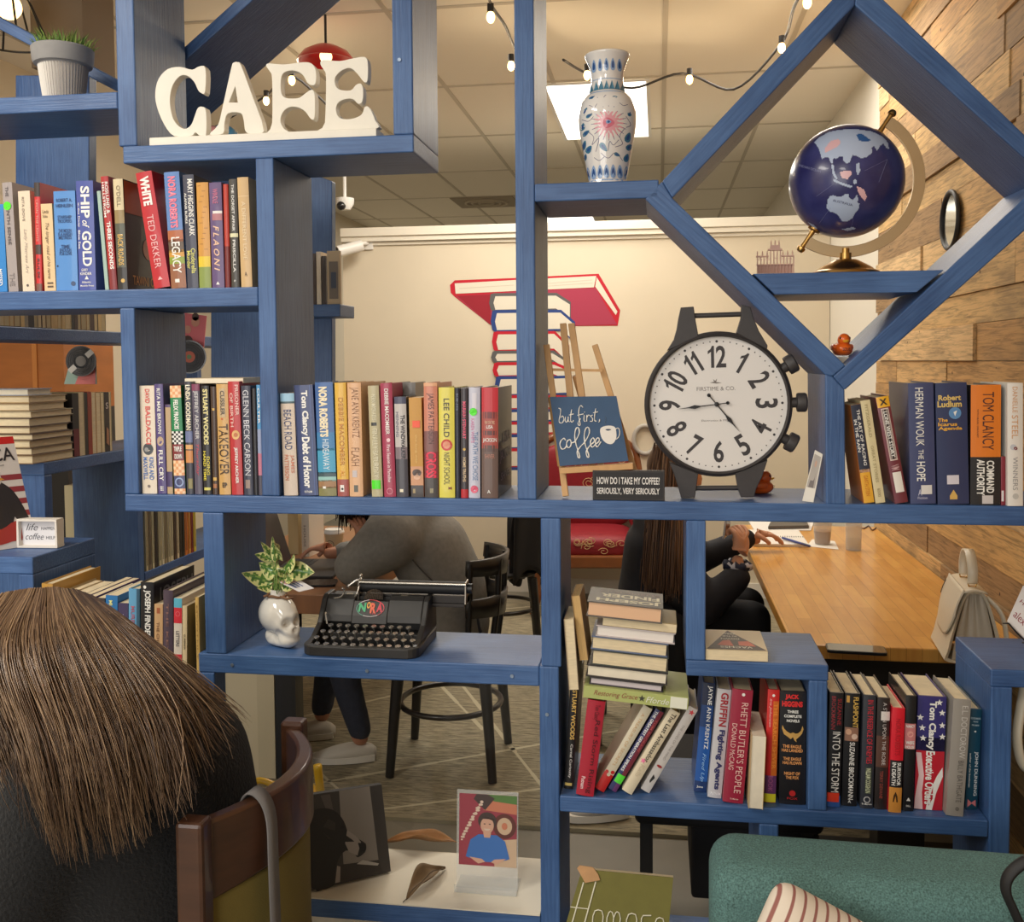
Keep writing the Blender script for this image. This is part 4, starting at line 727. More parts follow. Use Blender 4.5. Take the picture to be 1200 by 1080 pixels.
for i, h in enumerate(hs):
    j = rnd.uniform(-.008, .008); c = ((150, 120, 84), (110, 84, 60), (168, 146, 110), (96, 72, 56), (132, 108, 80), (90, 66, 50), (186, 170, 140), (160, 130, 90), (170, 140, 96), (170, 176, 190))[i]
    y1 = (.80, .80, .80, .80, .78, .80, .80, .765, .775, .70)[i]
    flat_book('hardcover_book', '%s of the old hardcovers piled flat on the left side shelf, %s cover' % (ordn[i], ('brown', 'dark brown', 'beige', 'dark brown', 'tan', 'brown', 'pale beige', 'tan', 'tan', 'grey blue')[i]), XL - .205 + j, XL - .002 + j * .4, .585 + j * .4, y1, z, h, c, group=GT, page=PAGE if i < 9 else PAGEL, spine='left'); z += h + .0006
GV = 'books standing upright on the side shelf below the record'
y = .802
for th, c, pg, h, lab in ((.034, (30, 24, 26), False, .205, 'black book with a dark red lower spine standing beside the flat pile'), (.03, (200, 180, 140), True, .208, 'wide cream paged book standing beside the black one on the side shelf'), (.018, (40, 34, 34), False, .205, 'thin black book between the cream paged and the rust red ones'), (.022, (150, 54, 36), False, .208, 'rust red book standing on the side shelf below the record'), (.024, (226, 176, 126), True, .206, 'peach paged book right of the rust red one'), (.028, (190, 150, 96), True, .204, 'tan paged book, third from the right below the record'), (.018, (216, 200, 160), True, .203, 'slim cream paged book left of the dark cover with a pale S'), (.03, (46, 40, 40), False, .203, 'dark book with a pale letter S on it below the record'), (.012, (206, 190, 150), True, .203, 'thin cream book last against the blue post on the side shelf')):
    t = side_book(y, y + th, 1.3025, h, .15, c, lab, GV, pg)
    if 'letter S' in lab:
        mb = MB(); text_on(mb, 'S', (.1516, th * .25, h * .72), (0, 1, 0), (0, 0, 1), th * .5, .022, 0, .02); mb.add([(.1516, .006, .03), (.1516, th - .006, .02), (.1516, th - .008, .075), (.1516, .01, .085)], [(0, 1, 2, 3)], 1)
        mb.build('cover_print', [mat((200, 190, 190), .5), mat((170, 120, 90), .5)], t, merge=False, fixn=False)
    if 'dark red' in lab: MB().add([(.1513, .002, .002), (.1513, th - .002, .002), (.1513, th - .002, .09), (.1513, .002, .09)], [(0, 1, 2, 3)]).build('spine_print', mat((110, 20, 40), .5), t, fixn=False)
    y += th + .0012
GLP = 'record sleeves standing on the low side shelf behind the posts'
y = 1.23; LPC = ((190, 176, 140), (120, 106, 84), (206, 196, 160), (60, 50, 40), (196, 186, 150), (214, 206, 176), (150, 136, 104), (200, 190, 156), (206, 196, 160), (90, 70, 50), (222, 206, 170), (60, 50, 30), (60, 56, 40), (206, 120, 50), (216, 150, 70), (140, 50, 40), (222, 200, 70))
for i, c in enumerate(LPC):
    t = thing('record_sleeve', 'cardboard record sleeve in the upright row below the middle left shelf', 'record sleeve', (XL - .32, y, .8405), (0, 0, 0), GLP)
    th = (.02, .026, .018, .03, .024)[i % 5]
    MB().box(0, .318, 0, th * .72, 0, .313).build('sleeve', mat(c, .7), t); MB().box(.318, .3186, th * .15, th * .55, .02, .3).build('spine_edge', mat(shade(c, .7), .7), t); y += th
# ================================================================== THINGS ON THE SHELVES
def shape2d(loops, depth, bevel=0.0, res=3):
    """filled outline(s) with holes, extruded -> (verts, faces), outline in x,y and thickness along z (centred)"""
    cu = bpy.data.curves.new('s', 'CURVE'); cu.dimensions = '2D'; cu.fill_mode = 'BOTH'; cu.extrude = depth / 2 - bevel; cu.bevel_depth = bevel; cu.bevel_resolution = 1
    for lp in loops:
        sp = cu.splines.new('POLY'); sp.points.add(len(lp) - 1); sp.use_cyclic_u = True
        for i, (x, y) in enumerate(lp): sp.points[i].co = (x, y, 0, 1)
    o = bpy.data.objects.new('s', cu); me = bpy.data.meshes.new_from_object(o)
    vs = [v.co.copy() for v in me.vertices]; fs = [list(p.vertices) for p in me.polygons]
    bpy.data.objects.remove(o); bpy.data.curves.remove(cu); bpy.data.meshes.remove(me); return vs, fs
def smooth_loop(pts, k=4, closed=True):
    """Catmull-Rom through the points"""
    n = len(pts); out = []; pts = [Vector(p) for p in pts]
    for i in range(n if closed else n - 1):
        p0, p1, p2, p3 = (pts[(i - 1) % n], pts[i], pts[(i + 1) % n], pts[(i + 2) % n]) if closed else (pts[max(i - 1, 0)], pts[i], pts[i + 1], pts[min(i + 2, n - 1)])
        for j in range(k):
            t = j / k; out.append(.5 * ((2 * p1) + (p2 - p0) * t + (2 * p0 - 5 * p1 + 4 * p2 - p3) * t * t + (3 * p1 - p0 - 3 * p2 + p3) * t ** 3))
    if not closed: out.append(pts[-1])
    return out
def bar(mb, a, b, w, t, mi=0, up=(0, 0, 1)):
    """square-section bar between two points: w across, t in depth"""
    a, b = Vector(a), Vector(b); d = (b - a).normalized(); up = Vector(up); s = d.cross(Vector((0, 1, 0)) if abs(d.y) < .9 else Vector((1, 0, 0))).normalized(); u = s.cross(d).normalized()
    q = [a + s * x * w / 2 + u * y * t / 2 for x, y in ((-1, -1), (1, -1), (1, 1), (-1, 1))]
    return mb.prism(q, b - a, mi)

# --- letter sign
t = thing('letter_sign', 'white wooden serif letter sign spelling a coffee shop word in the top left cubby', 'sign', (0, 0, 0))
WHITEWOOD = mat((232, 226, 212), .5, noise=.04, nscale=20, bump=.1, bscale=60, name='white_paint')
b0, b1 = P(175, 170, .008), P(441, 158, .008)
MB().box(b0.x, b1.x, .008, .07, ZC + .0003, ZC + .0185).build('plank', WHITEWOOD, t, bevel=.0015)
LET = {
 'C': [[(322, 150), (350, 158), (348, 262), (330, 265), (318, 252), (300, 215), (268, 188), (235, 190), (205, 225), (190, 275), (190, 330), (205, 390), (235, 425), (265, 432), (290, 410), (305, 370), (318, 338), (335, 333), (352, 350), (352, 460), (325, 460), (305, 445), (285, 462), (210, 462), (165, 410), (132, 330), (125, 265), (140, 205), (180, 162), (235, 152), (290, 165)]],
 'A': [[(480, 137), (497, 135), (512, 150), (560, 280), (615, 446), (540, 452), (527, 400), (512, 362), (452, 364), (436, 410), (430, 455), (372, 460), (410, 418), (432, 330), (470, 160)], [(487, 235), (500, 318), (455, 318)]],
 'F': [[(628, 140), (640, 130), (705, 135), (790, 125), (830, 130), (850, 160), (850, 215), (835, 225), (815, 215), (795, 180), (760, 160), (720, 162), (695, 185), (692, 250), (710, 285), (770, 288), (800, 270), (830, 250), (845, 270), (845, 370), (830, 378), (805, 345), (770, 325), (730, 325), (700, 350), (690, 390), (705, 425), (725, 442), (635, 446), (655, 400), (655, 200), (645, 165)]],
 'E': [[(875, 135), (885, 118), (960, 122), (1020, 110), (1065, 103), (1085, 120), (1085, 205), (1070, 212), (1045, 180), (1010, 150), (970, 160), (940, 190), (937, 220), (955, 250), (1010, 255), (1035, 230), (1055, 225), (1065, 250), (1062, 300), (1045, 312), (1020, 290), (980, 292), (950, 310), (942, 345), (960, 380), (1010, 385), (1060, 365), (1075, 330), (1095, 335), (1120, 390), (1118, 428), (880, 436), (895, 400), (900, 200), (890, 160)]]}
for ch, loops in LET.items():
    ymax = max(y for x, y in loops[0]); L2 = []
    for lp in loops:
        q = []
        for x, y in lp:
            p = P(150 + x * 310 / 1200, 40 + y * 310 / 1200, .025); q.append((p.x, p.z))
        L2.append([tuple(v) for v in smooth_loop(q, 3)] if len(lp) > 3 else q)
    zmin = min(z for x, z in L2[0]); dz = ZC + .0187 - zmin
    L2 = [[(x, z + dz) for x, z in lp] for lp in L2]
    vs, fs = shape2d(L2, .024, .0012)
    MB().add([(v.x, .037 - v.z, v.y) for v in vs], fs).build('letter', WHITEWOOD, t)

# --- plant pot with grass
pc = P(75, 110, .13); pz = ZF + .0005
t = thing('potted_grass', 'grey ribbed pot of short green grass on the top left shelf', 'plant', (pc.x, .13, pz))
k = 2.23 / 1150
prof = [(.0, .0), (.043, 0), (.0445, .004), (.056, .105), (.0575, .108), (.066, .110), (.069, .118), (.0715, .148), (.069, .1515), (.064, .1515), (.062, .135), (0, .134)]
prof = [(r * 1.0, z * .96) for r, z in prof]
def pot_mat():
    m = bpy.data.materials.new('ribbed_cement'); m.use_nodes = True; nt = m.node_tree; b = nt.nodes['Principled BSDF']; b.inputs['Roughness'].default_value = .85
    return m
MB().lathe(prof[3:], 48).build('rim', mat((150, 148, 146), .85, noise=.08, nscale=40), t, smooth=True)
n = 96; mb = MB()
def ribpt(i, z, r): return (r * math.cos(2 * math.pi * i / n), r * math.sin(2 * math.pi * i / n), z)
lv = [(.0, .043), (.03, .0466), (.06, .0505), (.101, .0555)]
vs = []; fs = []; mis = []
for z, r in lv:
    for i in range(n): vs.append(ribpt(i, z, r + (.0016 if i % 2 == 0 else -.0006)))
for j in range(3):
    for i in range(n):
        mb2 = (j * n + i, j * n + (i + 1) % n, (j + 1) * n + (i + 1) % n, (j + 1) * n + i); fs.append(mb2)
o0 = len(mb.v); mb.add(vs, fs); mb.m = [(0 if (i % 2 == 0) else 1) for i in range(len(fs))]
mb.add([vs[i] for i in range(n)], [list(range(n))[::-1]], 0)
mb.build('body', [mat((226, 220, 210), .8), mat((150, 142, 134), .85)], t)
mb = MB(); rnd = random.Random(4)
for i in range(420):
    a = rnd.random() * 6.283; r = .06 * math.sqrt(rnd.random()); x, y = r * math.cos(a), r * math.sin(a); h = rnd.uniform(.024, .058); lx, ly = x * .35 + rnd.uniform(-.012, .012), y * .35 + rnd.uniform(-.012, .012); w = .0013; q = rnd.random() * 3.14; dx, dy = w * math.cos(q), w * math.sin(q)
    z0 = .128; mb.add([(x - dx, y - dy, z0), (x + dx, y + dy, z0), (x + lx * .5 + dx * .8, y + ly * .5 + dy * .8, z0 + h * .7), (x + lx * .5 - dx * .8, y + ly * .5 - dy * .8, z0 + h * .7), (x + lx * 1.2, y + ly * 1.2, z0 + h)], [(0, 1, 2, 3), (3, 2, 4)], i % 3)
g = mb.build('grass', [mat((112, 146, 58), .7), mat((150, 172, 84), .7), mat((84, 120, 48), .7)], t, fixn=False, merge=False); g['kind'] = 'stuff'

# --- porcelain vase
vc = P(712, 212, .075)
t = thing('vase', 'blue and white porcelain vase with a pink flower on the shelf by the diamond', 'vase', (vc.x, .075, ZG + .0005))
k = 2.175 / 1150
VP = [(0, 0), (21, 0), (22.5, 2), (22, 5), (21.5, 8), (24, 18), (28, 40), (31.5, 60), (33, 75), (32.5, 86), (29, 97), (23, 104), (19.5, 108), (18.6, 116), (18.6, 126), (20, 134), (23, 142), (25.2, 147), (25.6, 149), (24.6, 149.6), (22, 144), (18, 134), (16.5, 120), (16, 110), (0, 108)]
def vr(h):
    P_ = VP[1:19]
    for (r0, h0), (r1, h1) in zip(P_, P_[1:]):
        if h0 <= h <= h1: return (r0 + (r1 - r0) * (h - h0) / max(h1 - h0, 1e-6))
    return P_[-1][0]
pr = smooth_loop([(r, h) for r, h in VP], 3, closed=False)
MB().lathe([(max(p.x, 0) * k, p.y * k) for p in pr], 56).build('body', mat((226, 222, 218), .12, coat=.6, name='glazed_porcelain'), t, smooth=True, auto=180)
mb = MB(); VM = []
def vpt(px, hh, lift=.0004):
    """picture offset (px from axis, height px above the foot) -> point on the vase's front"""
    r = vr(hh); a = math.asin(max(-.97, min(.97, px / r))); R = r * k + lift
    return (R * math.sin(a), -R * math.cos(a), hh * k)
def vpoly(pts, mi, lift=.0004):
    cx = sum(p[0] for p in pts) / len(pts); cy = sum(p[1] for p in pts) / len(pts)
    mb.add([vpt(cx, cy, lift)] + [vpt(x, y, lift) for x, y in pts], [(0, i + 1, (i + 1) % len(pts) + 1) for i in range(len(pts))], mi)
def vline(pts, mi, w=.5):
    pts = smooth_loop(pts, 4, closed=False)
    for a, b in zip(pts, pts[1:]):
        d = (b - a); 
        if d.length < 1e-6: continue
        nn = Vector((-d.y, d.x)).normalized() * w * .5
        mb.add([vpt(*(a - nn)), vpt(*(b - nn)), vpt(*(b + nn)), vpt(*(a + nn))], [(0, 1, 2, 3)], mi)
def leaf2(cx, cy, L, W, a, mi, lift=.0004):
    q = []
    for i in range(12):
        u = 2 * math.pi * i / 12; x = L * math.cos(u) / 2; y = W * math.sin(u) / 2 * (1 - .4 * math.cos(u)); q.append((cx + x * math.cos(a) - y * math.sin(a), cy + x * math.sin(a) + y * math.cos(a)))
    vpoly(q, mi, lift)
# materials: 0 dark blue, 1 mid teal blue, 2 pale blue, 3 pink, 4 deep pink, 5 outline
for i in range(-3, 4): leaf2(i * 7.4, 14, 15, 6, math.pi / 2, 2); leaf2(i * 7.4, 13, 10, 3.4, math.pi / 2, 0, .0006)
for i in range(-3, 4):
    vpoly([(i * 6 - 3, 106.5), (i * 6 + 3, 106.5), (i * 6, 117)], 1)
    leaf2(i * 7.2, 134, 13, 5, math.pi / 2, 2); leaf2(i * 7.2, 134, 8, 2.6, math.pi / 2, 0, .0006)
fx, fy = 3, 66
for i in range(20):
    a = 6.283 * i / 20; leaf2(fx + 14.5 * math.cos(a), fy + 14 * math.sin(a), 8, 1.7, a, 3)
    vline([(fx + 16 * math.cos(a), fy + 15 * math.sin(a)), (fx + 20 * math.cos(a), fy + 19 * math.sin(a))], 0, .5)
for i in range(14):
    a = 6.283 * i / 14; leaf2(fx + 8 * math.cos(a), fy + 7.4 * math.sin(a), 9, 4, a, 3, .0005)
leaf2(fx, fy, 13, 11, 0, 4, .0008); leaf2(fx, fy + 1, 6, 4, 0, 2, .001); leaf2(fx, fy + 1, 3, 2.4, 0, 0, .0012)
for cx, cy, L, W, a in ((-24, 82, 9, 5, 1), (-19, 76, 8, 4, .3), (-27, 66, 8, 6, 1.4), (-23, 58, 9, 5, .4), (-26, 46, 10, 6, 1.2), (-20, 40, 9, 7, .8), (-25, 33, 7, 5, 1.3), (13, 92, 14, 6, -.5), (-16, 97, 8, 4, .5), (24, 52, 12, 6, 1.2), (25, 42, 9, 5, .9), (-3, 40, 12, 6, -.9), (22, 30, 10, 5, 1.2), (26, 78, 7, 4, 1.3), (12, 32, 7, 4, -.4)):
    leaf2(cx, cy, L, W, a, 1)
    leaf2(cx, cy, L * .6, W * .45, a, 0, .0006)
for pts in (((-24, 90), (-14, 84), (-18, 76), (-10, 88)), ((-22, 60), (-14, 52), (-16, 44), (-8, 50), (-12, 36)), ((20, 60), (15, 52), (18, 44), (10, 40)), ((-6, 34), (2, 28), (10, 34), (18, 26)), ((8, 96), (18, 86), (24, 88)), ((-14, 30), (-8, 26), (-2, 30)), ((-28, 74), (-20, 70), (-14, 74)), ((22, 74), (27, 66), (22, 62)), ((0, 98), (-6, 92), (-10, 96)), ((14, 48), (8, 42), (4, 46), (2, 36))):
    vline(pts, 5, .6)
vline([(-24, 103.5), (-12, 103.5), (0, 103.5), (12, 103.5), (24, 103.5)], 2, 1.2); vline([(-18, 119), (0, 119), (18, 119)], 2, .8); vline([(-21, 5), (0, 5), (21, 5)], 2, 1.5)
mb.build('painted_pattern', [mat((52, 84, 140), .2, coat=.5), mat((72, 124, 150), .2, coat=.5), mat((140, 168, 206), .2, coat=.5), mat((224, 158, 168), .2, coat=.5), mat((206, 110, 128), .2, coat=.5), mat((96, 96, 130), .2, coat=.5)], t, merge=False)

# --- globe
gy = .12; gc = P(991.5, 213, gy); GR = .1195
gx = gc.x; t = thing('globe', 'dark blue desk globe on a brass stand inside the diamond', 'globe', (gx, gy, ZH + .0005))
BRASS = mat((186, 146, 84), .28, 1.0, name='brass')
MB().lathe([(0, 0), (.071, 0), (.072, .004), (.070, .009), (.064, .012), (.060, .013), (.055, .018), (.034, .030), (.024, .035), (.014, .036), (.0125, .037), (.0125, .05), (0, .05)], 48).build('base', BRASS, t, smooth=True)
MB().lathe([(.0085, .036), (.0085, .060), (0, .060)], 20).build('stem', BRASS, t, smooth=True)
cz = gc.z - ZH - .0005; tilt = math.atan2(P(1033, 147, gy).x - P(945, 278, gy).x, P(1033, 147, gy).z - P(945, 278, gy).z)
AX = Vector((math.sin(tilt), 0, math.cos(tilt))); PX_ = Vector((math.cos(tilt), 0, -math.sin(tilt)))
sph = MB().ball((0, 0, 0), GR, 64, 40)
def globe_mat():
    m = bpy.data.materials.new('globe_ocean'); m.use_nodes = True; nt = m.node_tree; b = nt.nodes['Principled BSDF']
    tc = nt.nodes.new('ShaderNodeTexCoord'); n = nt.nodes.new('ShaderNodeTexNoise'); n.inputs['Scale'].default_value = 14; n.inputs['Detail'].default_value = 6
    nt.links.new(tc.outputs['Object'], n.inputs['Vector']); cr = nt.nodes.new('ShaderNodeValToRGB'); e = cr.color_ramp.elements
    e[0].position = .35; e[0].color = lin((40, 40, 92)); e[1].position = .75; e[1].color = lin((70, 72, 124)); nt.links.new(n.outputs['Fac'], cr.inputs[0]); nt.links.new(cr.outputs[0], b.inputs['Base Color'])
    b.inputs['Roughness'].default_value = .3; b.inputs['Coat Weight'].default_value = .2; return m
sph.build('sphere', globe_mat(), t, smooth=True, loc=(0, 0, cz), auto=180)
mb = MB()
def on_sphere(px, py, lift):
    o = EYE; d = _ray(px, py).normalized(); oc = o - Vector((gx, gy, ZH + .0005 + cz)); bq = oc.dot(d); c = oc.length_squared - (GR + lift) ** 2; disc = bq * bq - c
    if disc < 0: return None
    return oc + d * (-bq - math.sqrt(disc)) + Vector((0, 0, cz))
def inside(pt, poly):
    r = False; n = len(poly); x, y = pt
    for i in range(n):
        x1, y1 = poly[i]; x2, y2 = poly[(i + 1) % n]
        if (y1 > y) != (y2 > y) and x < (x2 - x1) * (y - y1) / (y2 - y1) + x1: r = not r
    return r
def land(poly, mi, step=3.0, lift=.0005):
    x0 = min(p[0] for p in poly); x1 = max(p[0] for p in poly); y0 = min(p[1] for p in poly); y1 = max(p[1] for p in poly); cache = {}; vs = []; fs = []
    def V(i, j):
        if (i, j) not in cache:
            q = on_sphere(800 + (x0 + i * step) / 3, (y0 + j * step) / 3, lift)
            cache[i, j] = None if q is None else (vs.append(q) or len(vs) - 1)
        return cache[i, j]
    for i in range(int((x1 - x0) / step) + 1):
        for j in range(int((y1 - y0) / step) + 1):
            if inside((x0 + (i + .5) * step, y0 + (j + .5) * step), poly):
                f = [V(i, j), V(i, j + 1), V(i + 1, j + 1), V(i + 1, j)]
                if None not in f: fs.append(f)
    mb.add(vs, fs, mi)
land([(510, 700), (518, 690), (530, 686), (545, 692), (560, 690), (572, 682), (585, 682), (583, 694), (597, 702), (606, 694), (612, 684), (618, 700), (614, 712), (622, 716), (618, 735), (606, 750), (596, 768), (578, 778), (560, 778), (550, 760), (535, 748), (518, 744), (506, 730)], 0)
land([(462, 500), (480, 482), (515, 464), (550, 456), (610, 454), (665, 462), (704, 480), (722, 502), (726, 525), (716, 520), (706, 505), (694, 512), (684, 530), (672, 512), (664, 520), (668, 536), (655, 545), (645, 553), (628, 556), (612, 548), (598, 545), (592, 558), (586, 572), (576, 574), (566, 566), (562, 548), (548, 552), (540, 558), (530, 556), (526, 575), (520, 572), (514, 555), (500, 552), (490, 560), (484, 540), (478, 520)], 0)
land([(500, 520), (520, 495), (548, 488), (556, 500), (545, 515), (520, 528), (500, 538)], 1, lift=.0008)
land([(610, 472), (630, 470), (650, 484), (664, 494), (640, 498), (620, 494)], 2, lift=.0008)
land([(552, 606), (570, 600), (592, 600), (594, 612), (580, 630), (560, 626)], 1); land([(523, 578), (531, 580), (534, 605), (545, 628), (540, 632), (526, 610)], 0); land([(530, 628), (545, 636), (575, 646), (600, 655), (590, 660), (560, 650), (532, 638)], 0)
land([(612, 655), (625, 658), (638, 668), (648, 692), (640, 706), (628, 694), (616, 672)], 1); land([(610, 575), (622, 572), (624, 600), (616, 618), (610, 600)], 0); land([(600, 632), (610, 630), (612, 644), (602, 648)], 0); land([(440, 780), (462, 790), (478, 806), (462, 802)], 0)
land([(560, 805), (600, 798), (612, 804), (580, 812)], 0)
mb.build('landmasses', [mat((176, 190, 216), .35), mat((222, 180, 186), .35), mat((50, 92, 150), .35)], t, merge=False, fixn=False)
# equator / route lines and lettering
mb = MB()
for a, b in (((480, 785), (520, 730)), ((470, 690), (540, 640)), ((640, 600), (720, 560)), ((690, 640), (720, 560)), ((590, 810), (600, 770))):
    q = []
    for i in range(9):
        u = i / 8; p = on_sphere(800 + (a[0] + (b[0] - a[0]) * u) / 3, (a[1] + (b[1] - a[1]) * u) / 3, .0005)
        if p: q.append(p)
    if len(q) > 2: mb.tube(q, .0003, 4)
for s, x, y, L, a in (('INDIAN OCEAN', 410, 585, 75, .3), ('AUSTRALIA', 528, 708, 70, .25)):
    gv, gf = glyphs(s); q = []
    for u, v in gv:
        X = x + u * L - 0 * v; Y = y + u * L * a - v * 9; p = on_sphere(800 + X / 3, Y / 3, .0009); q.append(p)
    if all(q): mb.add(q, gf, 1 if s == 'AUSTRALIA' else 0)
mb.build('map_lettering', [mat((130, 134, 176), .4), mat((60, 60, 96), .4)], t, merge=False, fixn=False)
ring = MB(); pts = []; AR = .150; c0 = Vector((0, 0, cz)); N = 40
vs = []; fs = []
for i in range(N + 1):
    a = math.pi * i / N; d = (-AX * math.cos(a) + PX_ * math.sin(a))
    for rr, yy in ((AR - .012, -.0035), (AR + .012, -.0035), (AR + .012, .0035), (AR - .012, .0035)): vs.append(c0 + d * rr + Vector((0, yy, 0)))
for i in range(N):
    for j in range(4): fs.append((i * 4 + j, i * 4 + (j + 1) % 4, (i + 1) * 4 + (j + 1) % 4, (i + 1) * 4 + j))
fs += [(3, 2, 1, 0), tuple(N * 4 + j for j in range(4))]
ring.add(vs, fs).build('meridian_arm', mat((206, 180, 140), .35, .85, name='brushed_brass'), t, bevel=.0008)
for sgn in (-1, 1):
    rot = AX.to_track_quat('Z', 'Y').to_matrix()
    if sgn < 0: rot = (-AX).to_track_quat('Z', 'Y').to_matrix()
    MB().lathe([(.0, GR - .002), (.014, GR - .0005), (.014, GR + .003), (.006, GR + .005), (.005, AR - .012), (.0055, AR + .014), (.009, AR + .016), (.009, AR + .021), (.006, AR + .026), (0, AR + .027)], 18, axis=rot).build('axis_knob', BRASS, t, smooth=True, loc=(0, 0, cz))

# --- little palace facade model
p0, p1 = P(885, 318, .19), P(931, 318, .19); W = p1.x - p0.x
t = thing('building_model', 'small pink filigree model of a columned palace on the shelf left of the globe', 'ornament', (p0.x, .18, ZH + .0005))
PINK = mat((226, 184, 166), .6, name='pink_resin')
mb = MB().box(0, W, 0, .02, 0, .008)
for i in range(14): mb.box(W * (.03 + .07 * i), W * (.06 + .07 * i), .004, .012, .008, .024)
MB().box(0, W, 0, .02, 0, .005).box(W * .06, W * .94, .0, .014, .005, .012).build('steps', PINK, t)
mb = MB()
for i, x in enumerate([.04 + .0836 * j for j in range(12)]):
    h = .052 if not .3 < x < .7 else .066
    mb.box(W * x, W * x + .0022, .004, .008, .012, h)
mb.build('columns', PINK, t)
MB().box(W * .03, W * .97, .003, .012, .0335, .036).box(W * .02, W * .34, .003, .012, .052, .055).box(W * .66, W * .98, .003, .012, .052, .055).box(W * .32, W * .68, .002, .012, .066, .070).box(W * .38, W * .62, .003, .011, .070, .078).build('cornices', PINK, t)
mb = MB()
for x, z in ((.05, .055), (.18, .055), (.3, .055), (.7, .055), (.82, .055), (.94, .055), (.4, .078), (.5, .078), (.6, .078)): mb.lathe([(.0012, 0), (.0016, .004), (.0008, .008), (.0012, .0095), (0, .011)], 6, (W * x, .007, z))
mb.build('statues', PINK, t)
mb = MB(); mb.box(W * .05, W * .95, .009, .0105, .012, .034)
for x in (.12, .3, .5, .7, .88): mb.add([(W * x + .004 * math.cos(3.1416 * i / 8), .0035, .044 + .006 * math.sin(3.1416 * i / 8)) for i in range(9)] + [(W * x + .0028 * math.cos(3.1416 * i / 8), .0035, .044 + .0045 * math.sin(3.1416 * i / 8)) for i in range(9)], [(i, i + 1, i + 10, i + 9) for i in range(8)])
mb.build('arches', PINK, t, fixn=False)

# --- rubber ducks
def duck(name, label, loc, rz, s, beak=(240, 170, 30)):
    t = thing(name, label, 'toy duck', loc, (0, 0, rz)); OR = mat((226, 100, 26), .32, coat=.3, name='orange_rubber')
    def fn(u, v):
        a = 2 * math.pi * u; q = math.pi * v; r = math.sin(q)
        x = 1.0 * r * math.cos(a); y = .72 * r * math.sin(a); z = -math.cos(q) * .55
        if x > 0: pass
        if x < -.35: z += .55 * (-x - .35) ** 1.2; 
        if z > .1 and abs(y) > .25: y *= 1.05
        z = max(z, -.45); return (x * s, y * s, (z + .45) * s)
    MB().grid(fn, 28, 18, closed_u=True).build('body', OR, t, smooth=True, auto=180)
    MB().ball((.35 * s, 0, 1.15 * s), (.5 * s, .46 * s, .48 * s), 20, 14).build('head', OR, t, smooth=True, auto=180)
    MB().ball((.82 * s, 0, 1.08 * s), (.26 * s, .26 * s, .09 * s), 14, 8).ball((.8 * s, 0, 1.0 * s), (.2 * s, .2 * s, .06 * s), 12, 6).build('beak', mat(beak, .35, coat=.3), t, smooth=True, auto=180)
    for sd in (-1, 1):
        MB().ball((-.1 * s, sd * .66 * s, .6 * s), (.5 * s, .14 * s, .26 * s), 14, 8).build('wing', OR, t, smooth=True, auto=180)
        MB().ball((.62 * s, sd * .34 * s, 1.28 * s), (.07 * s, .07 * s, .1 * s), 8, 6).build('eye', mat((30, 24, 20), .3), t, smooth=True, auto=180)
    mb = MB(); text_on(mb, 'SOUL', (.99 * s, -.28 * s, .33 * s), (0, 1, 0), (.15, 0, 1), .56 * s, .24 * s, 0); mb.build('chest_lettering', mat((70, 34, 20), .5), t, merge=False, fixn=False); return t
dp = P(987, 418, .075)
duck('rubber_duck', 'orange rubber duck with yellow beak sitting in the lower point of the diamond', (dp.x, .075, dp.z + .003), R_(-82), .0285)
dk = P(893, 578, .14)
duck('rubber_duck', 'orange rubber duck half hidden behind the lower right foot of the clock', (dk.x - .004, .15, ZM + .0005), R_(12), .031)
mb = MB()  # pale card wedged in the diamond's point, carrying the duck
q = [P(979, 418, .075), P(998, 418, .075), P(988.5, 428, .075)]
t = thing('wedge_card', 'pale triangular card wedged in the diamond point below the duck', 'card', (0, 0, 0)); MB().prism(q, (0, .03, 0)).xf(Matrix.Translation((0, -.015, -.0005))).build('card', mat((210, 200, 184), .6), t)

# --- wall mirror
mc = PX(1113, 258, XW - .03); a_, b_ = PX(1098, 258, XW - .03), PX(1129, 258, XW - .03)
t = thing('wall_mirror', 'oval mirror with a thin dark frame hung on the plank wall, seen through the diamond', 'mirror', (XW - .03, mc.y, mc.z))
hr = (PX(1113, 225, XW - .03).z - PX(1113, 291, XW - .03).z) / 2; wr = abs(a_.y - b_.y) / 2 * .62
MB().tube([(0, wr * math.cos(6.283 * i / 48), hr * math.sin(6.283 * i / 48)) for i in range(48)], .009, 8, closed=True).build('frame', mat((40, 40, 44), .5), t, smooth=True, auto=180)
MB().prism([(.002, wr * math.cos(6.283 * i / 48), hr * math.sin(6.283 * i / 48)) for i in range(48)], (.006, 0, 0)).build('glass', mat((200, 200, 196), .08, 1), t)
MB().box(.008, .03, -.02, .02, -.02, .02).build('hanger', mat((40, 40, 44), .5), t)

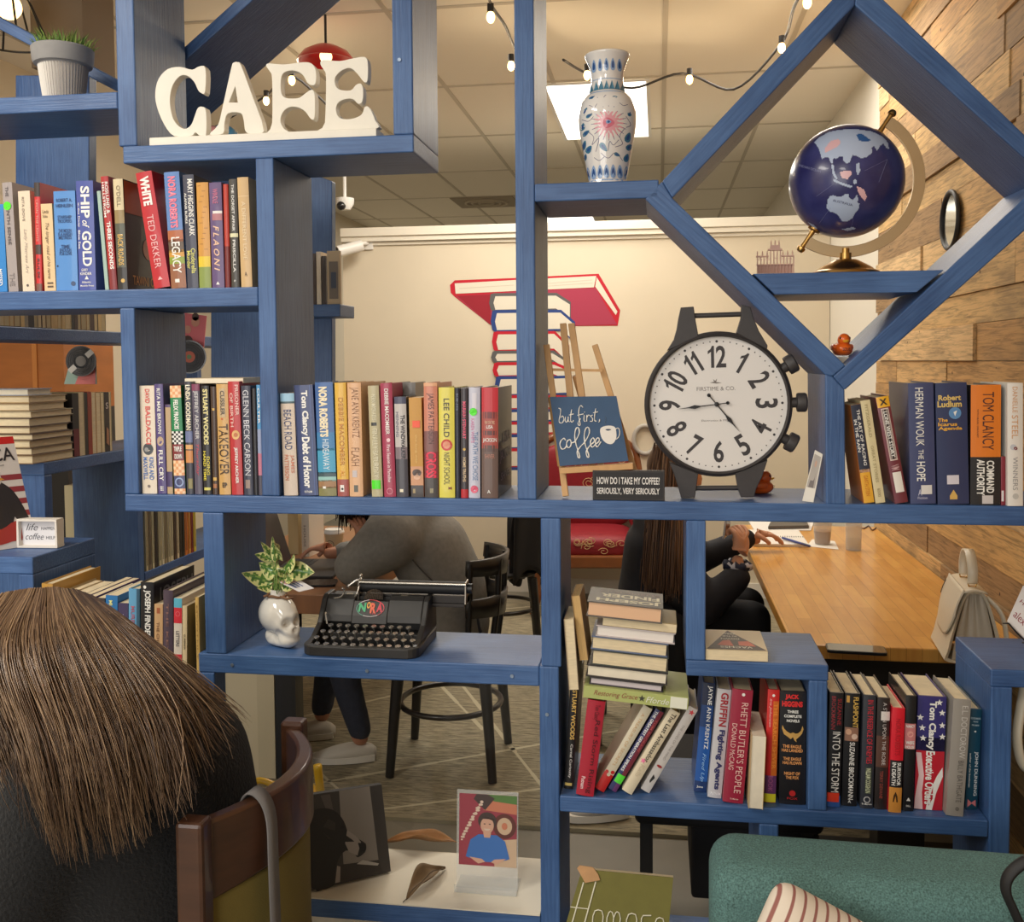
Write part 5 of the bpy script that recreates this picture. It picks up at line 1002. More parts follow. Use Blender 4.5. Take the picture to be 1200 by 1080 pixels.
# --- instant photo leaning on the post
t = thing('instant_photo', 'small white bordered instant photo leaning on the post right of the clock', 'photo', (0, 0, 0))
q = [P(940, 589, .03), P(953, 592, .012), P(966, 532, .028), P(955, 527, .046)]
q[0].z = q[1].z = ZM + .0008
for p in q[2:]: p.x = min(p.x, .3405)
nrm = (q[1] - q[0]).cross(q[3] - q[0]).normalized()
if nrm.y > 0: nrm = -nrm
MB().prism(q, -nrm * .001).build('paper', mat((226, 220, 208), .5), t)
def bil(q, u, v): return (q[0] * (1 - u) + q[1] * u) * (1 - v) + (q[3] * (1 - u) + q[2] * u) * v
mb = MB(); mb.add([bil(q, u, v) + nrm * .0006 for u, v in ((.1, .28), (.9, .28), (.9, .93), (.1, .93))], [(0, 1, 2, 3)], 0)
mb.add([bil(q, u, v) + nrm * .0008 for u, v in ((.25, .28), (.75, .28), (.68, .6), (.55, .8), (.4, .6))], [(0, 1, 2, 3, 4)], 1); mb.add([bil(q, .5 + .13 * math.cos(i * .6283), .76 + .07 * math.sin(i * .6283)) + nrm * .001 for i in range(10)], [list(range(10))], 2)
mb.build('picture', [mat((176, 168, 160), .4), mat((120, 112, 110), .4), mat((196, 160, 140), .4)], t, merge=False, fixn=False)

# --- big watch shaped clock
cy = .055; cc = P(841, 474.5, cy); CRd = .156
t = thing('clock', 'big clock shaped like a wristwatch with white face and dark frame on the middle shelf', 'clock', (cc.x, cy, cc.z + .002), (0, R_(-1.2), 0))
DKF = mat((58, 54, 54), .5, noise=.12, nscale=40, name='aged_dark_metal'); INK = mat((58, 54, 56), .6); FACE = mat((226, 222, 218), .35, coat=.4, noise=.02, nscale=6)
RX = Matrix.Rotation(R_(90), 3, 'X')
MB().lathe([(CRd * .93, -.008), (CRd * .93, .012), (CRd * .955, .017), (CRd * .975, .012), (CRd, .009), (CRd * 1.005, 0), (CRd, -.02), (0, -.02)], 72, axis=RX).build('case', DKF, t, smooth=True)
MB().lathe([(0, .004), (CRd * .935, .004), (CRd * .935, -.004), (0, -.004)], 72, axis=RX).build('dial', FACE, t)
kz = 1 / (200 / 864 * 84 / CRd)
def ck(x, y): return ((x - 356) * 200 / 864 * 2.155 / 1150, (540 - y) * 200 / 864 * 2.155 / 1150)
def slab(name, loops, d0, d1, par, m=DKF, bev=.0015):
    vs, fs = shape2d(loops, d1 - d0, bev); return MB().add([(v.x, (d0 + d1) / 2 - v.z, v.y) for v in vs], fs).build(name, m, par, fixn=True)
bottom = ZM + .0006 - cc.z
for pts in ([(187, 60), (244, 58), (250, 110), (262, 186), (262, 200), (120, 262), (150, 215), (165, 165), (175, 110)], [(482, 58), (518, 70), (530, 118), (556, 186), (596, 258), (594, 270), (455, 190), (478, 120)]):
    slab('lug', [[ck(*p) for p in pts]], -.012, .012, t)
sB = ck(0, 1018)[1]
for pts in ([(118, 830), (250, 885), (240, 950), (232, 1018), (170, 1018), (160, 960), (140, 890)], [(438, 885), (585, 825), (560, 900), (530, 960), (520, 1018), (462, 1018), (450, 960)]):
    q = [ck(*p) for p in pts]; q = [(x, z if abs(z - sB) > .002 else bottom + .003) for x, z in q]; slab('lug', [q], -.012, .012, t)
for (x0, x1, y) in ((246, 484, 99), (236, 456, 958)):
    a, b = ck(x0 - 6, y), ck(x1 + 6, y); MB().tube([(a[0], 0, a[1]), (b[0], 0, b[1])], .0055, 12).build('strap_bar', DKF, t, smooth=True)
for an in (28, 0, -29):
    M = Matrix.Rotation(R_(-an), 4, 'Y'); MB().xf(Matrix.Identity(4))
    m2 = MB(); m2.lathe([(.011, CRd * .98), (.011, CRd * 1.05), (.0195, CRd * 1.06), (.0205, CRd * 1.08), (.0205, CRd * 1.17), (.018, CRd * 1.19), (0, CRd * 1.19)], 24, axis=Matrix.Rotation(R_(90), 3, 'Y')); m2.xf(M); m2.build('crown_knob', DKF, t, smooth=True)
mb = MB()
for n in range(1, 13):
    a = R_(90 - 30 * n); r = CRd * .655; cx_, cz_ = r * math.cos(a), r * math.sin(a)
    rot = R_(-30 * n) if n not in (4, 5, 6, 7, 8) else R_(180 - 30 * n)
    s = str(n); H_ = .047
    ex = Vector((math.cos(rot), 0, math.sin(rot))); ez = Vector((-math.sin(rot), 0, math.cos(rot)))
    ws = [.0135 if q == '1' else .0215 for q in s]; gap = .0035; W_ = sum(ws) + gap * (len(s) - 1); o = Vector((cx_, -.0045, cz_)) - ex * W_ / 2 - ez * H_ / 2
    for q, wq in zip(s, ws):
        if q == '1': mb.add([o + ex * (x * wq) + ez * (z * H_) for x, z in ((.5, 0), (.98, 0), (.98, 1), (.66, 1), (.45, .86), (0, .76), (0, .62), (.5, .73))], [(0, 1, 2, 3, 4, 7), (4, 5, 6, 7)])
        else: text_on(mb, q, o, ex, ez, wq, H_, 0, .022)
        o = o + ex * (wq + gap)
mb.build('numerals', INK, t, merge=False, fixn=False)
mb = MB()
for i in range(60):
    a = 6.2832 * i / 60; r = CRd * .865; R2 = .0028 if i % 5 == 0 else .0014
    mb.add([(r * math.cos(a) + R2 * math.cos(j * .7854), -.0045, r * math.sin(a) + R2 * math.sin(j * .7854)) for j in range(8)], [list(range(8))])
md = mb.build('minute_dots', INK, t, merge=False, fixn=False); md['kind'] = 'stuff'
mb = MB(); text_on(mb, 'FIRSTIME & CO.', (ck(255, 0)[0], -.0045, ck(0, 472)[1]), (1, 0, 0), (0, 0, 1), ck(442, 0)[0] - ck(255, 0)[0], .0085, 0, -.005)
text_on(mb, 'Electronics & Mfg.', (ck(275, 0)[0], -.0045, ck(0, 628)[1]), (1, 0, 0), (0, 0, 1), ck(410, 0)[0] - ck(275, 0)[0], .0055, 0, -.005)
mb.add([(ck(x, y)[0], -.0045, ck(x, y)[1]) for x, y in ((318, 432), (340, 428), (335, 415), (346, 424), (355, 412), (350, 430), (378, 434), (350, 437))], [list(range(8))])
mb.build('dial_lettering', mat((120, 112, 108), .6), t, merge=False, fixn=False)
def hand(name, tip, tail, wd):
    a = Vector((ck(*tip)[0], ck(*tip)[1])); o = Vector((ck(350, 540))); d = (a - o); L = d.length; d.normalize(); nn = Vector((-d.y, d.x)); tl = Vector(ck(*tail))
    mid = o + d * L * .55; q = [o - nn * wd * .4, o + d * L * .4 - nn * wd * .5, mid - nn * wd * 1.7, o + d * L * .7 - nn * wd * .5, a, o + d * L * .7 + nn * wd * .5, mid + nn * wd * 1.7, o + d * L * .4 + nn * wd * .5, o + nn * wd * .4]
    mb = MB(); mb.prism([(p.x, -.008, p.y) for p in q], (0, -.0012, 0)); bar(mb, (o.x, -.0086, o.y), (tl.x, -.0086, tl.y), wd * .8, .0012)
    mb.prism([(tl.x + wd * 1.6 * math.cos(i * .7854), -.008, tl.y + wd * 1.6 * math.sin(i * .7854)) for i in range(8)], (0, -.0012, 0)); mb.build(name, mat((24, 22, 24), .4), t)
hand('minute_hand', (155, 560), (404, 534), .0024); hand('hour_hand', (460, 680), (313, 494), .0026)
MB().lathe([(.005, .004), (.005, .011), (0, .012)], 14, axis=RX, c=(ck(350, 540)[0], 0, ck(350, 540)[1])).build('centre_pin', mat((24, 22, 24), .4), t, smooth=True)

# --- easel and its little sign
t = thing('easel', 'small pale wooden tabletop easel between the tall post and the clock', 'easel', (0, 0, 0))
PINE = mat((204, 160, 108), .6, noise=.12, nscale=8, stretch=(6, 6, 1), name='pale_wood')
def leg(a, b, w=.0135, tt=.011, name='leg'): return bar(MB(), a, b, w, tt).build(name, PINE, t, bevel=.0012)
f1 = PZ(663, 583, ZM + .001); f1.z = ZM + .004
leg(f1, P(640.5, 404, f1.y + .062)); yl = f1.y
f2 = P(752, 573, yl + .055); f2.z = ZM + .004
leg(f2, P(697, 404, yl + .075))
leg(P(676, 545, yl + .03), P(660, 379, yl + .068), .0145); leg(P(694, 545, yl + .03), P(669.5, 379, yl + .068), .0145)
rb = P(712, 566, yl + .16); rb.z = ZM + .004; leg(rb, P(674, 440, yl + .07), name='rear_leg')
bar(MB(), P(646, 433, yl + .054), P(706, 434, yl + .054), .006, .006).build('crossbar', PINE, t)
e0, e1 = P(657, 551, yl - .012), P(742, 545.6, yl - .012)
bar(MB(), e0, e1, .0125, .026).build('ledge', PINE, t, bevel=.001)
sg = thing('coffee_sign', 'navy wooden sign with white coffee lettering and a cup, standing on the small easel', 'sign', (0, 0, 0))
Bq = [P(656, 546, yl - .012), P(736.5, 540, yl - .012), P(722.5, 464, yl + .016), P(644.5, 465, yl + .016)]
bn = (Bq[1] - Bq[0]).cross(Bq[3] - Bq[0]).normalized()
if bn.y > 0: bn = -bn
MB().prism(Bq, -bn * .010 + Vector((-.006, 0, 0))).build('board', [mat((178, 136, 84), .6)], sg)
MB().prism([p + bn * .0004 for p in Bq], bn * .0006).build('painted_face', mat((40, 74, 110), .55, noise=.08, nscale=30), sg)
def bp_(x, y, lift=.0014):
    px, py = 640 + x * 160 / 751, 370 + y * 230 / 1080; r = _ray(px, py); o = Bq[0]; return EYE + r * ((o - EYE).dot(bn) / r.dot(bn)) + bn * lift
mb = MB()
STR = [[(68, 508), (80, 515), (78, 545), (72, 575), (76, 588), (90, 588), (98, 570), (92, 552), (80, 560)], [(107, 555), (105, 578), (114, 585), (121, 570), (122, 555)], [(122, 555), (123, 578), (130, 584)], [(141, 515), (136, 550), (136, 580), (146, 584), (151, 574)], [(126, 546), (152, 540)],
 [(203, 505), (192, 494), (182, 510), (180, 550), (188, 595), (182, 604), (176, 590), (190, 565)], [(172, 547), (206, 540)], [(210, 545), (209, 575), (216, 582)], [(224, 545), (224, 582)], [(225, 560), (233, 546), (242, 550)], [(258, 546), (246, 552), (256, 566), (254, 580), (242, 580)], [(273, 510), (267, 550), (268, 576), (278, 580)], [(258, 534), (286, 528)], [(294, 568), (294, 578), (289, 586)],
 [(108, 685), (98, 674), (82, 688), (77, 710), (86, 732), (102, 730), (114, 715)], [(130, 680), (117, 690), (113, 712), (124, 726), (137, 712), (137, 690), (130, 680)], [(137, 700), (160, 690), (183, 645), (178, 616), (164, 622), (158, 660), (166, 710), (182, 760), (186, 780), (176, 776), (172, 745), (196, 712)], [(196, 712), (216, 690), (238, 645), (234, 616), (219, 620), (210, 660), (216, 710), (232, 755), (236, 776), (226, 774), (222, 745), (244, 710)], [(244, 710), (262, 696), (266, 680), (256, 672), (245, 690), (246, 712), (256, 722), (271, 708)], [(271, 708), (290, 692), (292, 676), (282, 672), (272, 690), (274, 712), (284, 720), (302, 692)]]
for st in STR:
    q = smooth_loop([bp_(x, y) for x, y in st], 4, closed=False); n_ = len(q); big = st[0][1] > 600
    q2 = [p + bn * (.0003 * 0) for p in q]; mb.tube(q2, [(.0010 if not big else .0013) * (.7 + .5 * abs(math.sin(i * .5))) for i in range(n_)], 6)
mb.tube([bp_(212, 528), bp_(212, 532)], .0011, 6)
CUPW = 1
mb.build('script_lettering', mat((236, 232, 224), .6), sg, merge=False)
mb = MB()
body = smooth_loop([(298, 622), (300, 655), (312, 682), (332, 700), (356, 706), (374, 696), (386, 670), (386, 640), (378, 612), (350, 604), (318, 608)], 3)
mb.add([bp_(p.x, p.y, .0012) for p in body], [list(range(len(body)))], 0)
hd = [bp_(p.x, p.y, .0014) for p in smooth_loop([(382, 622), (398, 618), (405, 640), (400, 665), (384, 680)], 4, False)]; mb.tube(hd, .0011, 6, 0)
mb.add([bp_(p.x, p.y, .0016) for p in smooth_loop([(326, 625), (345, 622), (358, 626), (340, 632)], 4)], [list(range(16))], 1)
mb.tube([bp_(x, y, .0012) for x, y in ((330, 600), (322, 585), (330, 570), (324, 555))], .0004, 5, 2)
mb.build('painted_cup', [mat((228, 222, 214), .6), mat((52, 66, 90), .6), mat((90, 104, 120), .6)], sg, merge=False, fixn=False)

# --- black block sign
a, b = PZ(693, 588, ZM), PZ(779, 588, ZM); yb_ = .004
a, b = P(694.5, 585, yb_), P(779, 586, yb_); hz = P(737, 551.5, yb_).z - ZM
t = thing('block_sign', 'black block sign with two lines of white capitals in front of the easel', 'sign', (a.x, yb_, ZM + .0005))
Wd = b.x - a.x
MB().box(0, Wd, 0, .0155, 0, hz).build('block', mat((52, 48, 48), .6, noise=.15, nscale=60), t, bevel=.0012)
MB().box(.004, Wd - .004, -.0006, .0002, .004, hz - .004).build('face', mat((38, 36, 38), .6), t)
mb = MB(); text_on(mb, 'HOW DO I TAKE MY COFFEE?', (Wd * .06, -.0012, hz * .54), (1, 0, 0), (0, 0, 1), Wd * .87, hz * .24, 0, .02); text_on(mb, 'SERIOUSLY, VERY SERIOUSLY', (Wd * .06, -.0012, hz * .18), (1, 0, 0), (0, 0, 1), Wd * .87, hz * .24, 0, .02)
mb.build('lettering', mat((228, 224, 220), .6), t, merge=False, fixn=False)

# --- skull planter
sp = P(329, 744, .085); s0 = P(301, 700, .085).x; s1 = P(356, 700, .085).x; hsk = P(329, 690, .085).z - ZN
t = thing('skull_planter', 'glossy white ceramic skull planter beside the typewriter', 'planter', (sp.x - .002, .085, ZN + .0005), (0, 0, R_(-30)))
def skull():
    Rr = []
    EL = [((-.006, 0, .066), (.047, .036, .042)), ((.022, 0, .05), (.030, .029, .034)), ((.030, 0, .018), (.024, .023, .018)), ((.006, 0, .012), (.034, .025, .013)), ((-.012, 0, .02), (.022, .024, .02)), ((.036, 0, .036), (.018, .019, .022))]
    C0 = Vector((.004, 0, .045)); nu, nv = 72, 56
    def rad(d):
        acc = 0
        for c, r in EL:
            c = Vector(c) - C0; A = sum((d[i] / r[i]) ** 2 for i in range(3)); B = -2 * sum(d[i] * c[i] / r[i] ** 2 for i in range(3)); Cc = sum((c[i] / r[i]) ** 2 for i in range(3)) - 1; D = B * B - 4 * A * Cc
            if D > 0:
                tt = (-B + math.sqrt(D)) / (2 * A)
                if tt > 0: acc += math.exp(tt * 420)
        return math.log(max(acc, 1e-9)) / 420 if acc > 0 else .01
    def fn(u, v):
        a = 2 * math.pi * u; q = math.pi * v; d = Vector((math.sin(q) * math.cos(a), math.sin(q) * math.sin(a), -math.cos(q))); r = rad(d); p = C0 + d * r
        for c, k, dep in (((.050, .0145, .055), .0112, .024), ((.050, -.0145, .055), .0112, .024), ((.056, 0, .039), .0062, .013), ((.030, .030, .030), .011, .011), ((.030, -.030, .030), .011, .011), ((.004, .030, .016), .011, .008), ((.004, -.030, .016), .011, .008)):
            e = math.exp(-((p - Vector(c)).length / k) ** 2); p = p - d * dep * e
        for c, k, dep in (((.046, .021, .043), .007, .004), ((.046, -.021, .043), .007, .004), ((.050, 0, .067), .011, .002), ((.050, .017, .066), .007, .003), ((.050, -.017, .066), .007, .003)):
            e = math.exp(-((p - Vector(c)).length / k) ** 2); p = p + d * dep * e
        if abs(p.z - .0235) < .0022 and p.x > .028: p = p - d * .0022
        if .0245 < p.z < .031 and p.x > .034: p = p - d * .0010 * (.5 + .5 * math.cos(math.atan2(p.y, p.x - .01) * 34))
        if .016 < p.z < .0225 and p.x > .034: p = p - d * .0010 * (.5 + .5 * math.cos(math.atan2(p.y, p.x - .01) * 34))
        p.z = max(p.z, 0); return p
    return MB().grid(fn, nu, nv, closed_u=True)
kx = (s1 - s0) / .104
skull().xf(Matrix.Scale(kx, 4)).build('skull', mat((228, 224, 214), .1, coat=.7, name='white_glaze'), t, smooth=True, auto=180)
zt = .105 * kx
MB().lathe([(.021, zt - .006), (.018, zt + .002), (.0185, zt + .016), (.0165, zt + .016), (.016, zt + .004), (0, zt + .004)], 28, c=(-.004, 0, 0)).build('neck', mat((228, 224, 214), .1, coat=.7), t, smooth=True)
def leaf_mesh(base, d, L, W, droop, roll=0, fold=.25):
    d = Vector(d).normalized(); sd = Vector((0, -.86, .5)).cross(d)
    sd = sd.normalized() if sd.length > .1 else Vector((1, 0, 0)); up = sd.cross(d).normalized(); M = Matrix.Rotation(roll, 3, d); sd, up = M @ sd, M @ up
    def fn(u, v):
        s = v; w = W * (math.sin(math.pi * min(1, s ** .75)) ** .8 if 0 < s < 1 else 0) * (1 - .25 * s); x = (u * 2 - 1)
        return Vector(base) + d * L * s + sd * x * w / 2 + up * (abs(x) * w * fold - droop * s * s * L) + up * .0015 * math.sin(x * 5 + s * 9)
    return fn
POTH = [mat((74, 116, 52), .4, coat=.2, name='leaf_green'), mat((222, 220, 150), .45, coat=.2, name='leaf_cream'), mat((130, 160, 80), .4, coat=.2, name='leaf_light')]
pt = thing('pothos_plant', 'variegated green and cream trailing plant growing out of the white skull', 'plant', (sp.x - .002, .085, ZN + .0005 + zt))
k6 = 2.185 / 1150 / 6
def L6(x, y): return Vector(((x - 485) * k6, 0, (500 - y) * k6))
rnd = random.Random(9)
LV = [((440, 400), (235, 325), .028, 10, .06), ((480, 330), (318, 260), .034, -14, -.1), ((520, 300), (640, 180), .030, 8, .05), ((560, 300), (750, 320), .034, -12, .1), ((440, 230), (330, 180), .018, 0, .35), ((450, 240), (385, 80), .012, 12, .1), ((470, 250), (445, 60), .012, -6, .1), ((470, 230), (520, 90), .028, 20, .1), ((430, 420), (345, 440), .02, 10, .2), ((470, 440), (425, 490), .02, -10, .1), ((520, 420), (600, 430), .02, -16, .25), ((540, 350), (620, 390), .016, 10, .2), ((470, 350), (440, 480), .022, -18, .15), ((510, 320), (480, 450), .024, -8, .1), ((500, 300), (545, 330), .02, -24, .1)]
for (bx, by), (tx, ty), W_, yo, dr in LV:
    b = L6(bx, by) + Vector((0, -.004 + yo * .0006, .0)); e = L6(tx, ty) + Vector((0, -yo * .0012 - .01, 0)); fn = leaf_mesh(b, e - b, (e - b).length * 1.05, W_ * 1.5, dr, rnd.uniform(-.45, .45))
    mb = MB().grid(fn, 9, 13); idx = []
    for j in range(12):
        for i in range(8):
            u = (i + .5) / 8 * 2 - 1; edge = abs(u) > .5 + .25 * math.sin(j * 2.1 + bx) ; idx.append(1 if edge else (2 if math.sin(i * 3.1 + j * 1.3 + by) > .55 else 0))
    mb.m = idx; mb.build('leaf', POTH, pt, smooth=True, auto=180, fixn=False)
    mb = MB().tube(smooth_loop([Vector((0, 0, .006)), Vector((b.x * .4, b.y, .012)), b, b + (e - b) * .25], 4, False), .0011, 6); mb.build('stem', mat((120, 150, 76), .5), pt, smooth=True, auto=180)
# twine, card
t2 = thing('name_card', 'small white printed card tied at the neck of the skull planter', 'card', (0, 0, 0))
q = [P(327, 681.5, .075), P(350.5, 693, .062), P(368, 689, .085), P(346, 676.5, .1)]
q = [p + Vector((0, 0, 0)) for p in q]
MB().prism(q, (0, 0, -.0008)).build('card', mat((226, 222, 222), .5), t2)
mb = MB()
for v0, v1 in ((.15, .3), (.4, .5), (.6, .68)): mb.add([bil(q, u, v) + Vector((0, 0, .0005)) for u, v in ((.1, v0), (.7, v0), (.7, v1), (.1, v1))], [(0, 1, 2, 3)], 0)
mb.add([bil(q, u, v) + Vector((0, 0, .0005)) for u, v in ((.02, .05), (.3, .05), (.3, .95), (.02, .95))], [(0, 1, 2, 3)], 1)
mb.build('printing', [mat((90, 104, 150), .5), mat((206, 150, 140), .5)], t2, fixn=False, merge=False)
mb = MB().tube([(.021 * math.cos(6.283 * i / 20) - .004, .021 * math.sin(6.283 * i / 20), .002 * math.sin(i)) for i in range(20)], .003, 7, closed=True); mb.tube([(-.022, -.012, .003), (-.03, -.02, .001)], .003, 7); mb.tube([(.01, -.02, .002), (.028, -.02, -.003), (.04, -.012, -.002)], .0028, 7)
mb.build('twine', mat((128, 92, 66), .8, noise=.2, nscale=80), t2, smooth=True, loc=(sp.x - .002, .085, ZN + .0005 + zt + .001), auto=180)

# --- typewriter
tl, tr_ = P(353, 770, .012), P(488.5, 773, .012); TW = tr_.x - tl.x
t = thing('typewriter', 'old black portable typewriter with a colourful badge on the low blue shelf', 'typewriter', (tl.x, .012, ZN + .0005))
TB = mat((46, 44, 42), .5, coat=.15, noise=.1, nscale=30, name='worn_black_enamel'); TK = mat((24, 23, 24), .4); STEEL = mat((206, 200, 190), .26, .9, name='nickel')
def rrect(x0, x1, y0, y1, r, n=5):
    o = []
    for cx_, cy_, a0 in ((x1 - r, y0 + r, -90), (x1 - r, y1 - r, 0), (x0 + r, y1 - r, 90), (x0 + r, y0 + r, 180)):
        for i in range(n + 1): a = R_(a0 + 90 * i / n); o.append((cx_ + r * math.cos(a), cy_ + r * math.sin(a)))
    return o
DP = .215
outer = rrect(0, TW, 0, DP, .03); inner = rrect(.014, TW - .014, .014, .12, .02)
vs, fs = shape2d([outer, inner], .022, .002); mb = MB().add([(v.x, v.y, v.z + .011) for v in vs], fs); mb.build('base_rim', TB, t)
MB().box(.012, TW - .012, .012, .122, .002, .008).build('key_well', TK, t)
# side cheeks rising to the hood
ck_prof = [(.012, .022), (.055, .030), (.098, .050), (.112, .066), (.135, .098), (.150, .107), (.195, .107), (.212, .095), (.215, .02), (.02, .004)]
for x0, x1 in ((.003, .0165), (TW - .0165, TW - .003)): MB().yz(ck_prof, x0, x1).build('side_panel', TB, t, bevel=.003)
# hood
hp = [(.108, .050), (.113, .066), (.136, .098), (.150, .1065), (.162, .1065), (.162, .05)]
MB().yz(hp, .0168, TW * .315).build('hood_panel', TB, t, bevel=.002)
MB().yz(hp, TW * .63, TW - .0168).build('hood_panel', TB, t, bevel=.002)
MB().yz([(.106, .048), (.112, .066), (.133, .096), (.138, .096), (.140, .05)], TW * .315, TW * .63).build('badge_panel', TB, t, bevel=.001)
MB().box(.0168, TW - .0168, .162, .21, .004, .1).build('rear_body', TB, t)
for sx in (.22, .72): MB().box(TW * sx, TW * sx + .016, .1505, .161, .1066, .1072).build('slot_plate', mat((150, 140, 120), .4, .6), t)
# badge: ring and letters on the sloping plate
dB = Vector((0, .021, .030)).normalized(); oB = Vector((TW * .4725, .112, .066)) + dB * .018; nB = Vector((0, -.030, .021)).normalized(); exB = Vector((1, 0, 0))
mb = MB(); N = 40; RC = ((60, 130, 110), (120, 170, 150), (200, 190, 190), (220, 60, 70), (170, 60, 70), (120, 120, 130))
ri = []
for i in range(N):
    a = 6.283 * i / N; b_ = 6.283 * (i + 1) / N
    for rr, q in ((.0345, a), (.0345, b_), (.0322, b_), (.0322, a)): ri.append(oB + exB * rr * math.cos(q) + dB * rr * .62 * math.sin(q) + nB * .0015)
    c = 3 if .1 < a < 1.6 else (4 if a > 5.2 or a <= .1 else (0 if 2.6 < a < 4.2 else 2))
    mb.add(ri[-4:], [(0, 1, 2, 3)], c)
for s, x, z, L, H, c, sh in (('N', -.0285, -.0095, .0175, .0225, 6, .0), ('O', -.0095, -.001, .0095, .017, 7, 0), ('R', .0, -.0125, .0145, .026, 8, 0), ('A', .0155, -.0095, .0145, .0235, 9, 0)):
    text_on(mb, s, oB + exB * x + dB * z + nB * .0016, exB, dB, L, H, c, .05)
text_on(mb, '1932', oB + exB * .004 - dB * .016 + nB * .0016, exB, dB, .012, .005, 4)
mb.build('badge', [mat(c, .4) for c in RC] + [mat((50, 170, 110), .4), mat((230, 160, 50), .4), mat((228, 92, 50), .4), mat((206, 44, 66), .4)], t, merge=False, fixn=False)
# keys: four rows of round glass-topped keys
keytop = mat((70, 66, 64), .25, coat=.4); legend = mat((196, 190, 180), .4)
rows = [('234567890-', .088, .036, .046, 10), ('QWERTYUIOP!', .067, .024, .037, 12), ('ASDFGHJKL;', .046, .016, .028, 12), ('ZXCVBNM,.', .026, .024, .019, 11)]
for r, (chs, y, xo, z, nk) in enumerate(rows):
    for i in range(nk):
        x = xo + (TW - 2 * xo - .01) * i / (nk - 1) + .005
        kk = MB().lathe([(.0018, -.016), (.0018, -.001), (.0062, -.001), (.0066, .0015), (.0066, .0025), (.0058, .003)], 14); kk.lathe([(.0058, .003), (.0058, .0026), (0, .0026)], 14, mi=1)
        o = kk.build('key', [STEEL, keytop], t, smooth=True, loc=(x, y, z), rot=(R_(14), 0, 0))
        if i < len(chs):
            q = MB(); text_on(q, chs[i], (-.0022, -.003, .00285), (1, 0, 0), (0, 1, 0), .0044, .0058, 0, 0); q.build('key_legend', legend, o, merge=False, fixn=False)
bar(MB(), (TW * .26, .013, .0165), (TW * .76, .013, .0165), .008, .006).build('space_bar', mat((30, 28, 28), .35, coat=.3), t, bevel=.0015)
MB().tube([(.03, .094, .048), (.024, .1, .072), (.026, .096, .074)], .0022, 8).build('shift_lever', STEEL, t, smooth=True)
# type bars fan
mb = MB()
for i in range(15):
    a = R_(50 + 80 * i / 14); c = Vector((TW * .4725, .158, .085)); mb.tube([c + Vector((.036 * math.cos(a), -.012, .012 + .0 * math.sin(a))), c + Vector((.030 * math.cos(a), 0, .034 * math.sin(a)))], .0012, 5)
mb.build('type_bars', mat((110, 100, 90), .4, .7), t)
# carriage
cx0, cx1 = P(424, 690, .19).x - tl.x, P(548, 690, .19).x - tl.x; czz = .122
MB().tube([(cx0, .178, czz), (cx1 - .004, .178, czz)], .0155, 20).build('platen', mat((30, 29, 30), .55), t, smooth=True)
MB().box(cx0 - .002, cx1, .172, .205, .086, .104).box(TW - .02, cx1 - .006, .166, .2, .078, .086).build('carriage_bed', mat((60, 56, 54), .4, .6), t, bevel=.001)
MB().tube([(cx0, .158, czz + .013), (cx1, .158, czz + .013)], .003, 8).build('paper_bail', STEEL, t, smooth=True)
for x, w in ((cx0 - .005, .004), (cx1 - .004, .004)): MB().yz([(.155, .088), (.162, .138), (.19, .142), (.205, .12), (.205, .086)], x, x + w).build('carriage_end', mat((130, 122, 112), .4, .8), t, bevel=.0008)
MB().tube([(cx1, .178, czz), (cx1 + .012, .178, czz)], .012, 16).build('platen_knob', TK, t, smooth=True)
MB().tube(smooth_loop([(cx0 - .06, .14, .098), (cx0 - .038, .135, .104), (cx0 - .03, .135, .118), (cx0 - .034, .13, .126)], 4, False), .0026, 8).build('return_lever', STEEL, t, smooth=True, auto=180)
MB().tube(smooth_loop([(cx0 - .028, .15, .124), (cx0 - .006, .155, .140), (cx0 + .006, .16, .142)], 4, False), .0032, 8).ball((cx0 + .004, .158, .151), .0048, 10, 8).build('release_lever', STEEL, t, smooth=True, auto=180)
MB().tube(smooth_loop([(cx0 - .012, .15, .1), (cx0 - .002, .142, .108), (cx0 + .003, .15, .13)], 4, False), .0028, 8).build('margin_lever', STEEL, t, smooth=True, auto=180)

# --- low case: acrylic stand with a portrait print, canvas photo, two leaves
ab = P(572, 1036, .03); zc = ZB + .0035
fl, frr = PZ(536, 1040, zc), PZ(608, 1043, zc); Y_ = fl.y + .003
t = thing('photo_stand', 'clear acrylic stand holding a print of a smiling person in a blue top', 'photo frame', (0, 0, 0))
a0, a1 = P(534.5, 1030, Y_), P(606.5, 1032, Y_); ztop = P(570, 927, Y_ + .02).z; tiltY = .022
ACR = mat((225, 225, 220), .08, alpha=.28, name='clear_acrylic')
FQ = [Vector((a0.x, Y_, zc + .0005)), Vector((a1.x, Y_, zc + .0005)), Vector((a1.x, Y_ + tiltY, ztop)), Vector((a0.x, Y_ + tiltY, ztop))]
fnn = Vector((0, -(ztop - zc), tiltY)).normalized()
MB().prism(FQ, -fnn * .0025).build('panel', ACR, t)
MB().box(a0.x, a1.x, Y_ - .0, Y_ + .055, zc + .0002, zc + .0022).box(a0.x, a1.x, Y_ - .022, Y_, zc + .0002, zc + .0032).box(a0.x, a1.x, Y_ - .0225, Y_ - .02, zc, zc + .018).build('foot', ACR, t)
def fq(u, v, lift=.0006): return bil(FQ, u, v) + fnn * lift
PQ = (.04, .98, .235, .965)
def pq(u, v, l): return fq(PQ[0] + (PQ[1] - PQ[0]) * u, PQ[2] + (PQ[3] - PQ[2]) * v, l)
mb = MB(); ms = [mat(c, .35) for c in ((150, 60, 72), (120, 96, 70), (84, 120, 60), (70, 56, 52), (206, 160, 136), (62, 110, 178), (214, 190, 170), (96, 50, 44), (196, 120, 90), (200, 170, 140))]
def poly(pts, mi, l): mb.add([pq(u, v, l) for u, v in pts], [list(range(len(pts)))], mi)
